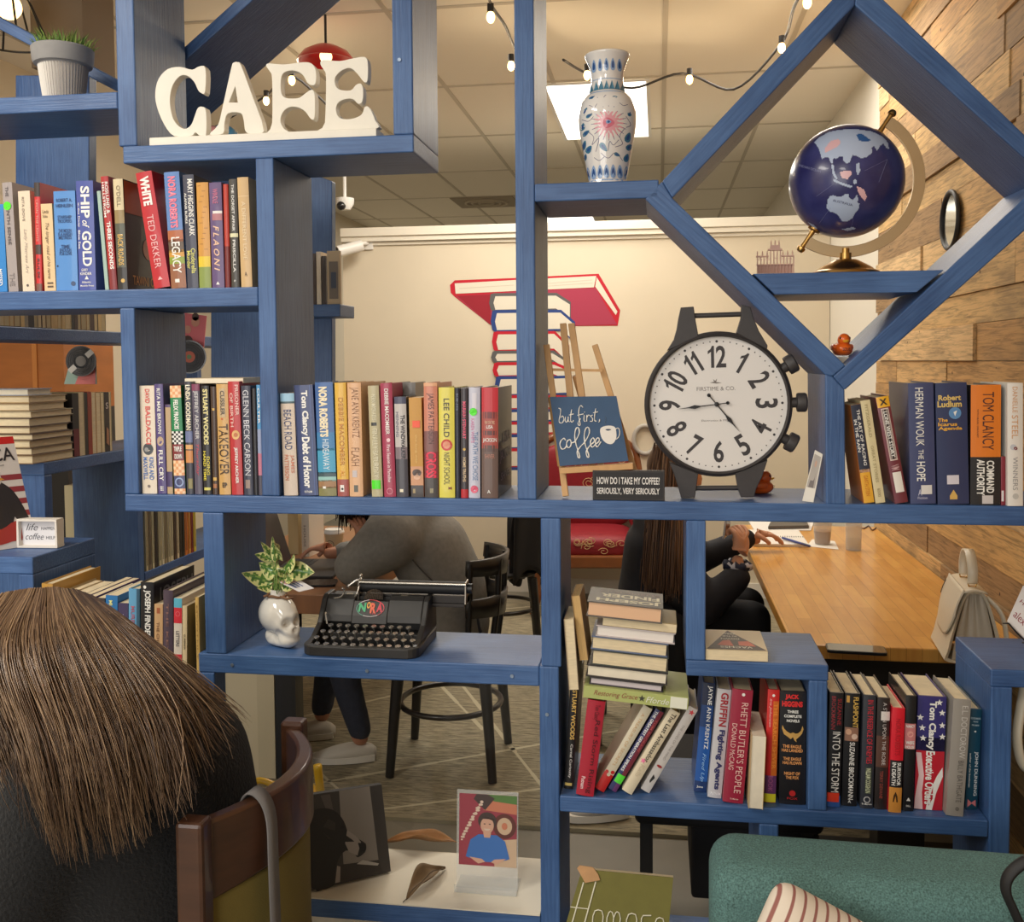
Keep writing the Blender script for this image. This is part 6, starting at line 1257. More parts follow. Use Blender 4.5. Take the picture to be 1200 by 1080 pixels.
def ell(cx_, cy_, rx, ry, mi, l, n=20): poly([(cx_ + rx * math.cos(6.283 * i / n), cy_ + ry * math.sin(6.283 * i / n)) for i in range(n)], mi, l)
poly([(0, 0), (1, 0), (1, 1), (0, 1)], 0, .0006); poly([(.62, 0), (1, 0), (1, .4), (.6, .36)], 9, .0008); poly([(.42, .78), (1, .74), (1, .92), (.5, .92)], 8, .0007); poly([(.6, .91), (1, .88), (1, 1), (.5, 1)], 2, .0009); poly([(.25, .93), (.45, .78), (.62, .95), (.5, 1), (.3, 1)], 3, .001)
for i in range(26): ell(.05 + (i * .137) % .36, .35 + (i * .211) % .55, .02 + .02 * ((i * 7) % 3) / 2, .012 + .01 * ((i * 5) % 3) / 2, 6, .0010 + i * 1e-6, 8)
ell(.79, .57, .2, .175, 7, .0012); ell(.79, .57, .13, .12, 9, .0013); ell(.79, .57, .05, .05, 8, .0014)
poly([(.12, .12), (.2, .36), (.34, .44), (.66, .44), (.8, .36), (.88, .12), (.82, .1), (.6, .06), (.4, .06), (.2, .1)], 5, .0016)
ell(.49, .63, .16, .125, 3, .0018); ell(.49, .57, .115, .115, 4, .002); poly([(.42, .47), (.56, .47), (.54, .4), (.44, .4)], 4, .0019); poly([(.36, .62), (.4, .7), (.56, .71), (.62, .63), (.6, .66), (.52, .66), (.42, .66)], 3, .0022)
for x in (.445, .535): ell(x, .59, .018, .008, 3, .0023, 8)
poly([(.43, .525), (.55, .525), (.52, .5), (.46, .5)], 6, .0023)
poly([(.18, .12), (.34, .03), (.46, .06), (.4, .1)], 4, .0018); poly([(.82, .12), (.66, .03), (.56, .06), (.62, .1)], 4, .0018)
mb.build('print', ms, t, merge=False, fixn=False)

cq_ = [PZ(362, 1049, zc), P(458, 1023, .11), P(438, 921, .135), P(356, 938, .02)]
cq_[0] = Vector((cq_[0].x, .012, zc + .0055)); e_ = PZ(458, 1023, zc); cq_[1] = Vector((e_.x, e_.y, zc + .0055)); 
cn = (cq_[1] - cq_[0]).cross(Vector((0, 0, 1))).normalized()
if cn.y > 0: cn = -cn
cq_[3] = cq_[0] + Vector((0, 0, P(356, 938, .02).z - zc)) - cn * .025 + Vector((-.004, 0, 0)); cq_[2] = cq_[1] + Vector((0, 0, (P(436, 921, cq_[1].y + .02).z - zc))) - cn * .025 + Vector((-.012, 0, 0))
t = thing('canvas_photo', 'dark greyscale canvas photo of a spotted dog leaning in the low case', 'picture', (0, 0, 0))
cn2 = (cq_[1] - cq_[0]).cross(cq_[3] - cq_[0]).normalized()
if cn2.y > 0: cn2 = -cn2
MB().prism(cq_, -cn2 * .018).build('canvas', mat((58, 54, 52), .7), t)
mb = MB(); ms = [mat(c, .5) for c in ((62, 57, 54), (132, 124, 116), (36, 32, 31), (52, 46, 43), (150, 140, 132), (88, 80, 76), (24, 22, 22), (170, 164, 156))]
def cp(pts, mi, l): mb.add([bil(cq_, u, v) + cn2 * l for u, v in pts], [list(range(len(pts)))], mi)
cp([(0, 0), (1, 0), (1, 1), (0, 1)], 0, .0006); cp([(.42, .2), (.86, .14), (.84, 1), (.44, 1)], 1, .0009); cp([(.86, .1), (1, .1), (1, 1), (.84, 1)], 0, .001); cp([(.2, .0), (.9, .0), (.86, .16), (.4, .2)], 3, .0011); cp([(.2, .98), (.32, .98), (.36, .72), (.3, .7)], 5, .0009)
hd_ = [(.0, .05), (.0, .74), (.08, .83), (.24, .84), (.38, .78), (.47, .66), (.52, .52), (.66, .42), (.72, .36), (.7, .28), (.6, .24), (.56, .3), (.46, .34), (.36, .26), (.3, .1), (.28, .0)]
sl = smooth_loop([(x, y) for x, y in hd_], 3); cp([tuple(p) for p in sl], 2, .0013); cp([(.5, .56), (.6, .48), (.66, .4), (.6, .26), (.5, .32), (.46, .42)], 4, .0016); cp([(.62, .4), (.72, .37), (.71, .3), (.64, .29)], 6, .002)
cp([(.18, .62), (.28, .72), (.36, .66), (.34, .52), (.26, .5)], 3, .0016); cp([(.42, .6), (.45, .63), (.47, .6), (.45, .575)], 6, .0022); cp([(.58, .17), (.66, .2), (.86, .12), (.84, .1)], 7, .0016); cp([(.3, .02), (.34, .2), (.38, .18), (.36, .02)], 4, .0016)
mb.build('print', ms, t, merge=False, fixn=False)

def dry_leaf(label, a, b, W, rise, col, curl, side=0):
    t = thing('dried_leaf', label, 'leaf', (0, 0, 0)); a, b = Vector(a), Vector(b); d = b - a; L = d.length; d.normalize(); s = Vector((0, 0, 1)).cross(d).normalized()
    def fn(u, v):
        w = W * max(0, math.sin(math.pi * min(1, v * 1.02)) ** .7) * (.55 + .45 * math.sin(math.pi * v)); x = u * 2 - 1
        return a + d * L * v + s * x * w / 2 + Vector((0, 0, .0035 + rise * math.sin(math.pi * v) + curl * x * x * w + .003 * math.sin(v * 12 + x * 2) + side * x * w * .5 + abs(side) * w * .5))
    MB().grid(fn, 9, 22).build('blade', mat(col, .6, noise=.25, nscale=25, name='dry_leaf'), t, smooth=True, solid=.0006, auto=180)
    MB().tube([fn(.5, v / 12) + Vector((0, 0, .001)) for v in range(1, 13)] , .0008, 5).build('midrib', mat(shade(col, .7), .6), t)
    MB().tube([a + d * L * .03 + Vector((0, 0, .004)), a - d * .012 + Vector((0, 0, .0025))], .0011, 6).build('stalk', mat(shade(col, .55), .6), t); return t
dry_leaf('long tan dried leaf lying behind the other leaf in the low case', PZ(540, 990, zc), PZ(449, 988, zc), .055, .006, (176, 124, 70), .35, .12)
dry_leaf('grey brown dried leaf with a hole, nearest the front of the low case', PZ(476, 1055, zc), PZ(522, 1018, zc), .042, .008, (116, 92, 62), .4, .3)

# --- book lying on the small shelf, wooden tagged book, magazine, box sign
pA, pB = P(826, 773, .004), P(901, 776, .004)
vb = flat_book('paperback_book', 'paperback lying flat on the small shelf, dark pyramid and upside down lettering on its cover', max(pA.x, .0995), pB.x - .002, .006, .165, ZI + .0005, .0225, (206, 186, 150), page=PAGE, hc=False)
vb.rotation_euler = (0, 0, 0); wv = pB.x - pA.x - .002
mb = MB(); zt_ = .0231; mb.add([(.002, .004, zt_), (wv - .004, .004, zt_), (wv * .42, .152, zt_)], [(0, 1, 2)], 0)
mb.add([(wv * .2, .035, zt_ + .0002), (wv * .46, .03, zt_ + .0002), (wv * .42, .075, zt_ + .0002), (wv * .3, .07, zt_ + .0002)], [(0, 1, 2, 3)], 1); mb.add([(wv * .55, .035, zt_ + .0002), (wv * .82, .03, zt_ + .0002), (wv * .72, .07, zt_ + .0002), (wv * .55, .065, zt_ + .0002)], [(0, 1, 2, 3)], 1)
for s, x, y, L, H in (('VACHSS', .76, .028, .52, .014), ('DOWN', .58, .09, .3, .012), ('IN THE', .55, .11, .24, .010), ('ZERO', .54, .13, .22, .012)): text_on(mb, s, (wv * x, y, zt_ + .0004), (-1, 0, 0), (0, -1, 0), wv * L, H, 2)
mb.build('cover_print', [mat((70, 56, 48), .5), mat((196, 92, 60), .5), mat((226, 220, 200), .5)], vb, merge=False, fixn=False)

hq = [P(655, 1130, -.06), P(782, 1140, -.06), P(789, 1028, .0), P(682, 1018, .0)]
hq[0] = P(640, 1160, -.075); hq[1] = P(776, 1170, -.075)
t = thing('hardcover_book', 'large olive cloth book with long white lettering standing low beside the teal sofa', 'book', (0, 0, 0))
hn = (hq[1] - hq[0]).cross(hq[3] - hq[0]).normalized()
if hn.y > 0: hn = -hn
zlow = min(p.z for p in hq); dz = .2605 - zlow
MB().prism(hq, -hn * .003).build('cover', mat((112, 106, 44), .7, bump=.25, bscale=900, noise=.06, nscale=40, name='olive_cloth'), t)
MB().prism([p - hn * .003 for p in hq], -hn * .022).build('page_block', PAGE, t)
hx = Vector(((hq[1] - hq[0]).normalized())); hy = (hq[3] - hq[0]).normalized()
def hp_(px, py, l=.0008): r = _ray(px, py); return EYE + r * ((hq[0] - EYE).dot(hn) / r.dot(hn)) + hn * l
mb = MB()
def hz(x, y): return (640 + x * 220 / 1200, 940 + y * 140 / 764)
def hl(pts, w=.0016): mb.tube([hp_(*hz(*p)) for p in pts], w, 6)
hl([(240, 510), (165, 775)]); hl([(318, 505), (245, 775)]); hl([(155, 667), (268, 680)], .001)
def arch(x0, x1, yt_, yb_): hl([(x0 - 8, yb_), (x0, yt_ + 40), (x0 + 12, yt_ + 8), ((x0 + x1) / 2, yt_), (x1 - 8, yt_ + 8), (x1, yt_ + 40), (x1 - 8, yb_)], .0013)
arch(300, 365, 685, 830); hl([(290, 830), (340, 845), (358, 830)], .0013); arch(390, 432, 695, 830); arch(432, 475, 698, 830); arch(515, 580, 708, 840); hl([(672, 722), (620, 722), (610, 740), (605, 840)], .0013); hl([(608, 780), (655, 782)], .0013); arch(695, 755, 735, 840)
mb.build('title_lettering', mat((226, 220, 196), .6), t)
t = thing('wooden_tag', 'small wooden bookmark tag on the top left corner of the olive book', 'tag', (0, 0, 0))
tg = [hp_(*hz(*p), .004) for p in ((198, 418), (215, 400), (300, 412), (332, 455), (346, 494), (250, 512))]
MB().prism(tg, -hn * .003).build('tag', mat((186, 140, 92), .6, noise=.15, nscale=30), t)

q = P(262, 158, .17)
t = thing('glass_ornament', 'small blue and pink glass ball behind the second letter of the white sign', 'ornament', (q.x, .17, ZC + .0005))
MB().ball((0, 0, .04), .04, 24, 16).build('ball', mat((90, 160, 200), .1, coat=.5), t, smooth=True, auto=180); MB().ball((-.018, -.018, .052), .0225, 14, 10).build('pink_spot', mat((220, 150, 150), .15, coat=.5), t, smooth=True, auto=180); MB().lathe([(.018, 0), (.02, .002), (.012, .006), (0, .007)], 20).build('base', BRASS, t, smooth=True)
# ================================================================== BEYOND THE SHELVES
BLACKW = mat((30, 28, 28), .4, coat=.2, name='black_wood'); OAK = mat((150, 92, 46), .5, noise=.18, nscale=6, stretch=(1, 1, 8), name='stained_oak')
HONEY = None
def block_top():
    m = bpy.data.materials.new('butcher_block'); m.use_nodes = True; nt = m.node_tree; b = nt.nodes['Principled BSDF']
    tc = nt.nodes.new('ShaderNodeTexCoord'); mp = nt.nodes.new('ShaderNodeMapping'); mp.inputs['Rotation'].default_value = (0, 0, R_(90)); mp.inputs['Scale'].default_value = (1, 1, 1); nt.links.new(tc.outputs['Object'], mp.inputs[0])
    br = nt.nodes.new('ShaderNodeTexBrick'); br.inputs['Scale'].default_value = 1; br.inputs['Brick Width'].default_value = .34; br.inputs['Row Height'].default_value = .045; br.inputs['Mortar Size'].default_value = .0006
    br.inputs['Color1'].default_value = lin((222, 166, 84)); br.inputs['Color2'].default_value = lin((204, 144, 66)); br.inputs['Mortar'].default_value = lin((150, 98, 44)); nt.links.new(mp.outputs[0], br.inputs['Vector'])
    n = nt.nodes.new('ShaderNodeTexNoise'); n.inputs['Scale'].default_value = 5; n.inputs['Detail'].default_value = 6; m2 = nt.nodes.new('ShaderNodeMapping'); m2.inputs['Scale'].default_value = (8, 1.2, 1); nt.links.new(tc.outputs['Object'], m2.inputs[0]); nt.links.new(m2.outputs[0], n.inputs['Vector'])
    mx = nt.nodes.new('ShaderNodeMix'); mx.data_type = 'RGBA'; mx.blend_type = 'OVERLAY'; mx.inputs[0].default_value = .35; nt.links.new(br.outputs['Color'], mx.inputs[6]); nt.links.new(n.outputs['Fac'], mx.inputs[7])
    nt.links.new(mx.outputs[2], b.inputs['Base Color']); b.inputs['Roughness'].default_value = .28; b.inputs['Coat Weight'].default_value = .15; return m
TOP = block_top()
TX0, TX1, TY0, TY1, TZ = .395, XW - .028, .885, 3.05, .75
t = thing('table', 'long honey coloured butcher block table against the plank wall', 'table', (0, 0, 0))
MB().box(TX0, TX1, TY0, TY1, TZ - .042, TZ).build('tabletop', TOP, t, bevel=.004)
MB().box(TX0 + .06, TX1 - .02, TY0 + .12, TY1 - .1, TZ - .14, TZ - .042).build('apron', BLACKW, t)
for y in (TY0 + .2, TY1 - .25): MB().box(TX0 + .28, TX0 + .42, y - .06, y + .06, .03, TZ - .14).build('leg', BLACKW, t, bevel=.003); MB().box(TX0 + .08, TX1 - .06, y - .07, y + .07, 0.0145, .045).build('foot', BLACKW, t, bevel=.003)
# phone
q = PZ(1003, 763, TZ)
t = thing('phone', 'black smartphone lying flat on the near end of the long table', 'phone', (q.x - .085, q.y - .028, TZ + .0005), (0, 0, R_(-5)))
MB().xy(rrect(0, .165, 0, .076, .011), 0, .0085).build('body', mat((26, 26, 28), .3, .3), t, bevel=.001); MB().xy(rrect(.003, .162, .003, .073, .009), .0085, .0092).build('screen', mat((14, 15, 17), .06, coat=.8), t)
# notebook, pen, napkin, iced coffee, tumbler, papers, cable
nb = [PZ(*p, TZ + .001) for p in ((883, 640), (948, 641), (936, 624), (866, 623))]
t = thing('notebook', 'open spiral notebook with blank white pages on the left edge of the table', 'notebook', (0, 0, 0))
MB().prism(nb, (0, 0, .012)).build('pages', mat((232, 228, 220), .7), t)
mb = MB()
for i in range(26):
    a = nb[3].lerp(nb[0], .52).lerp(nb[2].lerp(nb[1], .52), (i + .5) / 26) + Vector((0, 0, .012)); mb.tube([a + Vector((0, .007 * math.cos(k), .005 * math.sin(k) + .001)) for k in (0, .8, 1.57, 2.3, 3.14)], .0009, 5)
mb.build('spiral_binding', mat((90, 88, 86), .4, .8), t)
a, b = PZ(917, 630, TZ + .022), PZ(950, 640, TZ + .0198)
t = thing('pen', 'blue pen lying across the notebook edge', 'pen', (0, 0, 0)); MB().tube([a, a.lerp(b, .7)], .0055, 10).build('barrel', mat((44, 62, 140), .4), t, smooth=True); MB().tube([a.lerp(b, .7), a.lerp(b, .95), b], [.0058, .0058, .002], 10).build('cap', mat((36, 46, 110), .4), t, smooth=True)
t = thing('napkin', 'white paper napkin under the iced coffee cup', 'napkin', (0, 0, 0)); MB().prism([PZ(*p, TZ + .0006) for p in ((945, 640), (983, 644), (978, 634), (952, 632))], (0, 0, .0015)).build('sheet', mat((236, 232, 224), .9), t)
q = PZ(965, 639, TZ); q.y += .03
def cup(name, label, loc, r0, r1, h, fill, fh, cat, cmat):
    t = thing(name, label, cat, loc); MB().lathe([(0, 0), (r0, 0), (r1, h), (r1 + .002, h + .001), (r1 - .001, h), (r0 - .001, .002), (0, .002)], 28).build('cup', cmat, t, smooth=True)
    if fill: MB().lathe([(0, .0025), (r0 - .0015, .0025), (r0 + (r1 - r0) * fh / h - .0015, fh), (0, fh)], 28).build('drink', fill, t, smooth=True)
    return t
PLAST = mat((226, 226, 222), .12, alpha=.3, name='clear_plastic')
c_ = cup('iced_coffee', 'clear plastic cup of milky iced coffee on a napkin', (q.x, q.y, TZ + .0025), .034, .044, .125, mat((178, 128, 84), .3), .06, 'coffee cup', PLAST)
MB().lathe([(.0445, .125), (.0445, .13), (.03, .142), (0, .143)], 24).build('lid', PLAST, c_, smooth=True)
q = PZ(1002, 646, TZ); q.y += .035
c_ = cup('tumbler', 'clear tumbler of water behind the iced coffee on the table', (q.x, q.y, TZ + .0005), .033, .037, .16, mat((210, 210, 204), .1, alpha=.25), .05, 'glass', PLAST)
t = thing('papers', 'loose white papers at the far end of the table', 'paper', (0, 0, 0)); MB().prism([PZ(*p, TZ + .0006) for p in ((884, 622), (950, 622), (955, 609), (876, 609))], (0, 0, .004)).build('sheets', mat((228, 224, 218), .8), t)
t = thing('laptop', 'closed grey laptop lying near the papers at the far end of the table', 'laptop', (0, 0, 0)); MB().prism([PZ(*p, TZ + .006) for p in ((900, 620), (948, 619), (944, 611), (905, 611))], (0, 0, .016)).build('body', mat((110, 108, 106), .4, .6), t, bevel=.003)
t = thing('cable', 'dark red earphone cable lying on the table beside the tumbler', 'cable', (0, 0, 0)); MB().tube(smooth_loop([PZ(*p, TZ + .003) for p in ((1003, 616), (1012, 619), (1018, 616), (1022, 621), (1027, 618))], 5, False), .0028, 6).build('cord', mat((70, 26, 44), .5), t, smooth=True)

# --- handbag
q = PZ(1112, 776, TZ); bx, by = q.x, q.y
t = thing('handbag', 'cream leather handbag with a top handle and gold clasp on the table', 'handbag', (bx, by, TZ + .0005), (0, 0, R_(-6)))
LEA = mat((226, 214, 190), .4, coat=.1, bump=.15, bscale=500, name='cream_leather'); GLD = mat((206, 166, 92), .25, 1.0, name='gold_metal'); EDGE = mat((70, 58, 50), .6)
BL, BW, BH = .235, .135, .2
def bagsec(y, z):  # half-thickness at height, gusset folds in the middle
    pass
prof = [(0, 0), (BW, 0), (BW + .004, .03), (BW * .86, BH * .62), (BW * .68, BH * .96), (BW * .5, BH), (BW * .32, BH * .96), (BW * .14, BH * .62), (-.004, .03)]
pr = [(p.x, p.y) for p in smooth_loop(prof, 3)]
ins = [(BW / 2 + (x - BW / 2) * .86, .004 + z * .94) for x, z in pr]
mb = MB(); nP = len(pr)
Ys = [(0, pr, 0), (.006, pr, 0), (BL - .006, pr, 0), (BL, pr, 0)]
vs = [(x, 0, z) for x, z in pr] + [(x, BL, z) for x, z in pr] + [(x, .012, z) for x, z in ins] + [(x, BL - .012, z) for x, z in ins]
fs = []
for i in range(nP):
    j = (i + 1) % nP; fs += [(i, j, nP + j, nP + i), (i, 2 * nP + i, 2 * nP + j, j), (nP + i, nP + j, 3 * nP + j, 3 * nP + i)]
mb.add(vs, fs).build('shell', LEA, t, smooth=True)
for nm, y, s in (('gusset', .012, 1), ('gusset', BL - .012, -1)):
    g = MB().grid(lambda u, v: Vector((BW / 2 + (u - .5) * BW * .86 * (1 - .62 * v ** 1.3), y + s * (.035 * math.sin(math.pi * u) * (.35 + .65 * v) + .006 * math.sin(u * 22) * v), .004 + v * BH * .92)), 25, 14); g.build(nm, mat((196, 184, 164), .5), t, smooth=True, auto=180)
# front flap, over the left face, rounded lower edge
fl_ = [(BL * .03, BH * 1.0), (BL * .97, BH * 1.0)]
def flap(u, v):
    y = BL * (.02 + .96 * u); lo = BH * (.30 + .34 * abs(2 * u - 1) ** 4); z = BH * 1.005 + (lo - BH * 1.005) * v
    f = z / BH; x = BW * .32 + (BW * .14 - BW * .32) * max(0, min(1, (1 - f) / .38)) if f > .62 else BW * .14 + (-.004 - BW * .14) * (.62 - f) / .47
    return Vector((x - .006 - .004 * math.sin(math.pi * v), y, z + (.004 if v == 0 else 0)))
MB().grid(flap, 25, 18).build('flap', LEA, t, smooth=True, solid=.004, auto=180)
MB().grid(lambda u, v: Vector((BW * (.28 + .44 * u), BL * (.02 + .96 * v), BH * (.985 + .035 * math.sin(math.pi * u)))), 9, 12).build('top_panel', LEA, t, smooth=True, solid=.004, auto=180)
MB().ball((-.004 + BW * .06, BL * .5, BH * .38), (.006, .013, .013), 14, 10).build('clasp', GLD, t, smooth=True, auto=180)
hdl = smooth_loop([(BW * .5, BL * .24, BH + .014), (BW * .5, BL * .22, BH + .05), (BW * .5, BL * .34, BH + .085), (BW * .5, BL * .5, BH + .097), (BW * .5, BL * .66, BH + .085), (BW * .5, BL * .78, BH + .05), (BW * .5, BL * .76, BH + .014)], 5, False)
mb = MB(); vs = []; fs = []
for i, p in enumerate(hdl):
    for s in (-1, 1): vs.append(p + Vector((s * .013, 0, 0)))
for i in range(len(hdl) - 1): fs.append((2 * i, 2 * i + 1, 2 * i + 3, 2 * i + 2))
mb.add(vs, fs).build('handle', LEA, t, smooth=True, solid=.007, auto=180)
for yy in (.24, .76):
    MB().tube([(BW * .5 + .011 * math.cos(6.283 * i / 14), BL * yy, BH + .012 + .009 * math.sin(6.283 * i / 14)) for i in range(14)], .0018, 7, closed=True).build('ring', GLD, t, smooth=True, auto=180)
    MB().box(BW * .42, BW * .58, BL * yy - .008, BL * yy + .008, BH + .0005, BH + .006).build('tab', GLD, t, bevel=.0015)
MB().tube(smooth_loop([(BW * .72, BL * .08, BH * .92), (BW * .98, BL * .0, BH * .72), (BW * 1.08, -.004, BH * .35), (BW * 1.04, .0, .01)], 5, False), .0045, 8, flat=2.2).build('shoulder_strap', LEA, t, smooth=True, auto=180)
MB().tube([flap(.985, .18 + .5 * i / 8) + Vector((-.004, -.002, 0)) for i in range(9)], .0012, 5).build('edge_trim', EDGE, t)

# --- card on a little easel, and a hanging bag strap, at the right edge
t = thing('note_card', 'small white handwritten card on a black wire stand at the right edge', 'card', (0, 0, 0))
q = [P(1180, 748, .16), P(1203, 771, .145), P(1222, 728, .17), P(1199, 706, .185)]; lo = min(p.z for p in q) - ZJ - .008
for p in q: p.z -= lo - .014
cn = (q[1] - q[0]).cross(q[3] - q[0]).normalized(); cn = cn if cn.y < 0 else -cn
MB().prism(q, -cn * .003).build('card', mat((230, 224, 220), .6), t)
exq = (q[1] - q[0]).normalized(); ezq = (q[3] - q[0]).normalized()
mb = MB(); text_on(mb, 'alex', q[0] + exq * .006 + ezq * .018 + cn * .0008, exq, ezq, .03, .018, 0, 0, .3); text_on(mb, 'Hey', q[0] + exq * .006 + ezq * .05 + cn * .0008, exq, ezq, .028, .012, 0, 0, .3)
mb.build('handwriting', mat((150, 60, 70), .6), t, merge=False, fixn=False)
mb = MB(); mb.tube(smooth_loop([q[0] + cn * .012 + Vector((0, 0, -.006)), q[0].lerp(q[1], .5) + cn * .014 - Vector((0, 0, .01)), q[1] + cn * .012 + Vector((0, 0, -.006))], 4, False), .0018, 6)
for p in (q[0], q[1]): mb.tube([p + cn * .012 + Vector((0, 0, -.006)), p - cn * .004 + Vector((0, 0, -.004)), p - cn * .03 + Vector((0, 0, -.002))], .0018, 6)
mb.build('wire_stand', mat((26, 24, 24), .4, .5), t, smooth=True, auto=180)

# --- oak desk at the left with laptop, cup and books
DZ = .74; DX0, DX1, DY0, DY1 = -1.845, -1.13, 1.36, 2.85
t = thing('desk', 'brown wooden desk seen behind the skull planter and the typewriter', 'desk', (0, 0, 0))
DESKW = mat((142, 92, 52), .35, coat=.2, noise=.2, nscale=4, stretch=(6, 1, 1), name='brown_desk')
MB().box(DX0, DX1, DY0, DY1, DZ - .075, DZ).build('top', DESKW, t, bevel=.004)
pa, pb_ = P(250, 880, 1.42), P(325, 880, 1.42)
MB().box(DX0, pb_.x, 1.40, 1.44, .0145, DZ - .076).build('side_panel', mat((206, 192, 160), .7), t)
for x, y in ((pb_.x + .045, 1.44), (DX1 - .1, DY1 - .08)): MB().box(x - .04, x + .04, y - .04, y + .04, .0145, DZ - .076).build('leg', BLACKW, t)
lp_ = PZ(366, 668, DZ)
t = thing('laptop', 'open black laptop on the brown desk with its screen to the left', 'laptop', (lp_.x, lp_.y, DZ + .0005), (0, 0, R_(4)))
MB().box(-.14, .13, -.17, .17, 0, .014).build('base', mat((44, 42, 42), .45, .3), t, bevel=.003)
mb = MB()
for i in range(5):
    for j in range(13): mb.box(-.12 + i * .022, -.102 + i * .022, -.15 + j * .0235, -.131 + j * .0235, .014, .0155)
k_ = mb.build('keys', mat((20, 20, 22), .5), t); k_['kind'] = 'stuff'
MB().prism([(-.14, -.17, .014), (-.14, .17, .014), (-.21, .17, .24), (-.21, -.17, .24)], (-.008, 0, -.002)).build('screen', mat((40, 38, 40), .3, .3), t)
cp_ = PZ(389, 654, DZ); cp_.y += .035
t = thing('paper_cup', 'kraft paper coffee cup with a white lid and round stamp on the brown desk', 'coffee cup', (cp_.x, cp_.y, DZ + .0005))
MB().lathe([(0, 0), (.031, 0), (.031, .004), (.043, .108), (0, .108)], 32).build('cup', mat((190, 166, 130), .75), t, smooth=True)
MB().lathe([(.0445, .106), (.0455, .112), (.043, .116), (.0415, .124), (.039, .125), (.037, .121), (0, .121)], 32).build('lid', mat((232, 228, 220), .4), t, smooth=True)
MB().lathe([(.0313, .0), (.0328, .012), (.0318, .012)], 32).build('foot_band', mat((228, 222, 212), .5), t)
mb = MB()
def cupp(a, z): r = .031 + (z - .004) / .104 * .012 + .0006; return (r * math.sin(a), -r * math.cos(a), z)
N = 24
for i in range(N):
    a, b = 6.283 * i / N, 6.283 * (i + 1) / N; mb.add([cupp(-.2 + .5 * r * math.cos(q), .06 + .019 * r * math.sin(q)) for r, q in ((1, a), (1, b), (.88, b), (.88, a))], [(0, 1, 2, 3)])
gv, gf = glyphs('SOUL', .02); mb.add([cupp(-.2 + (u - .5) * .6, .055 + v * .011) for u, v in gv], gf)
mb.build('stamp', mat((50, 44, 40), .6), t, merge=False, fixn=False)
for x, y0, w_, c, lab, tt in ((338, 649, .05, (206, 186, 140), 'thick cream paged book standing at the back of the brown desk', None), (354, 652, .036, (222, 214, 200), 'white spined book with pale lettering standing on the brown desk', 'SOUL')):
    q = PZ(x, y0, DZ); t = thing('hardcover_book', lab, 'book', (q.x, q.y, DZ + .0005), (0, 0, R_(-6))); tt_, b_ = bookgeo(t, w_, .215, .15, c)
    if tt: print_on(t, w_, .215, b_, [], [('HOUSE', .35, .8, .3, .6, (150, 140, 130))])
q = PZ(348, 690, DZ)
t = thing('tablet', 'black tablet lying near the front edge of the brown desk', 'tablet', (q.x - .1, q.y, DZ + .0005), (0, 0, R_(12))); MB().xy(rrect(0, .24, 0, .1, .012), 0, .009).build('body', mat((24, 24, 26), .25), t, bevel=.001)

# --- bentwood chairs
def bentwood(name, label, loc, rz, group=None, back=True):
    t = thing(name, label, 'chair', loc, (0, 0, rz), group); SH = .455
    MB().lathe([(0, SH - .035), (.185, SH - .035), (.205, SH - .022), (.208, SH - .008), (.2, SH), (.12, SH - .004), (0, SH - .006)], 36).build('seat', BLACKW, t, smooth=True)
    for sx, sy in ((1, 1), (1, -1), (-1, 1), (-1, -1)):
        x0, y0 = .165 * sx, .165 * sy; x1, y1 = .2 * sx, .195 * sy
        MB().tube([(x1, y1, 0), (x0 + (x1 - x0) * .45, y0 + (y1 - y0) * .45, .25), (x0, y0, SH - .03)], [.017, .021, .025], 12).build('leg', BLACKW, t, smooth=True)
    MB().tube([(.2 * math.cos(6.283 * i / 36), .2 * math.sin(6.283 * i / 36), .24) for i in range(36)], .0115, 8, closed=True).build('stretcher', mat((44, 38, 36), .35, coat=.2), t, smooth=True, auto=180)
    # low curved back (chair faces -x, back at +x)
    for z0, z1, r in ((.60, .69, .215), (.76, .84, .222)):
        mb = MB(); n = 21; vs = []
        for i in range(n):
            a = R_(-62 + 124 * i / (n - 1))
            for zz, rr in ((z0 + .02 * abs(a), r), (z1, r + .01)): vs.append((rr * math.cos(a), rr * math.sin(a), zz))
        mb.add(vs, [(2 * i, 2 * i + 2, 2 * i + 3, 2 * i + 1) for i in range(n - 1)]); mb.build('back_rail', BLACKW, t, smooth=True, solid=.014, auto=180)
    for a in (-58, -20, 20, 58): MB().tube([(.185 * math.cos(R_(a)), .185 * math.sin(R_(a)), SH - .02), (.218 * math.cos(R_(a)), .218 * math.sin(R_(a)), .66), (.226 * math.cos(R_(a)), .226 * math.sin(R_(a)), .83)], .0125, 10).build('back_post', BLACKW, t, smooth=True)
    return t
bentwood('bentwood_chair', 'black bentwood chair under the person in grey, its legs seen below the blue shelf', (-.82, 1.67, 0.0145), 0)
bentwood('bentwood_chair', 'black bentwood chair with a dark jacket over it, behind the person in grey', (-.86, 3.2, .0145), R_(10))
t = thing('jacket', 'black jacket hung over the back of the farther bentwood chair', 'jacket', (-.86, 3.2, .0145), (0, 0, R_(10)))
def jk(u, v):
    a = R_(-75 + 150 * u); q = (v - .5) * 2; r = .235 + .028 * (1 - abs(q)) + .014 * math.sin(u * 17 + v * 3); r = r if q > 0 else r - .085 * min(1, -q * 2.2)
    return Vector((r * math.cos(a), r * math.sin(a) * 1.05, .86 + .012 * math.sin(u * 9) - abs(q) ** 1.1 * (.44 + .05 * math.sin(u * 11 + (3 if q > 0 else 0))) - .02 * abs(u - .5)))
MB().grid(jk, 31, 25).build('cloth', mat((28, 27, 30), .85, noise=.1, nscale=20), t, smooth=True, solid=.012, auto=180)

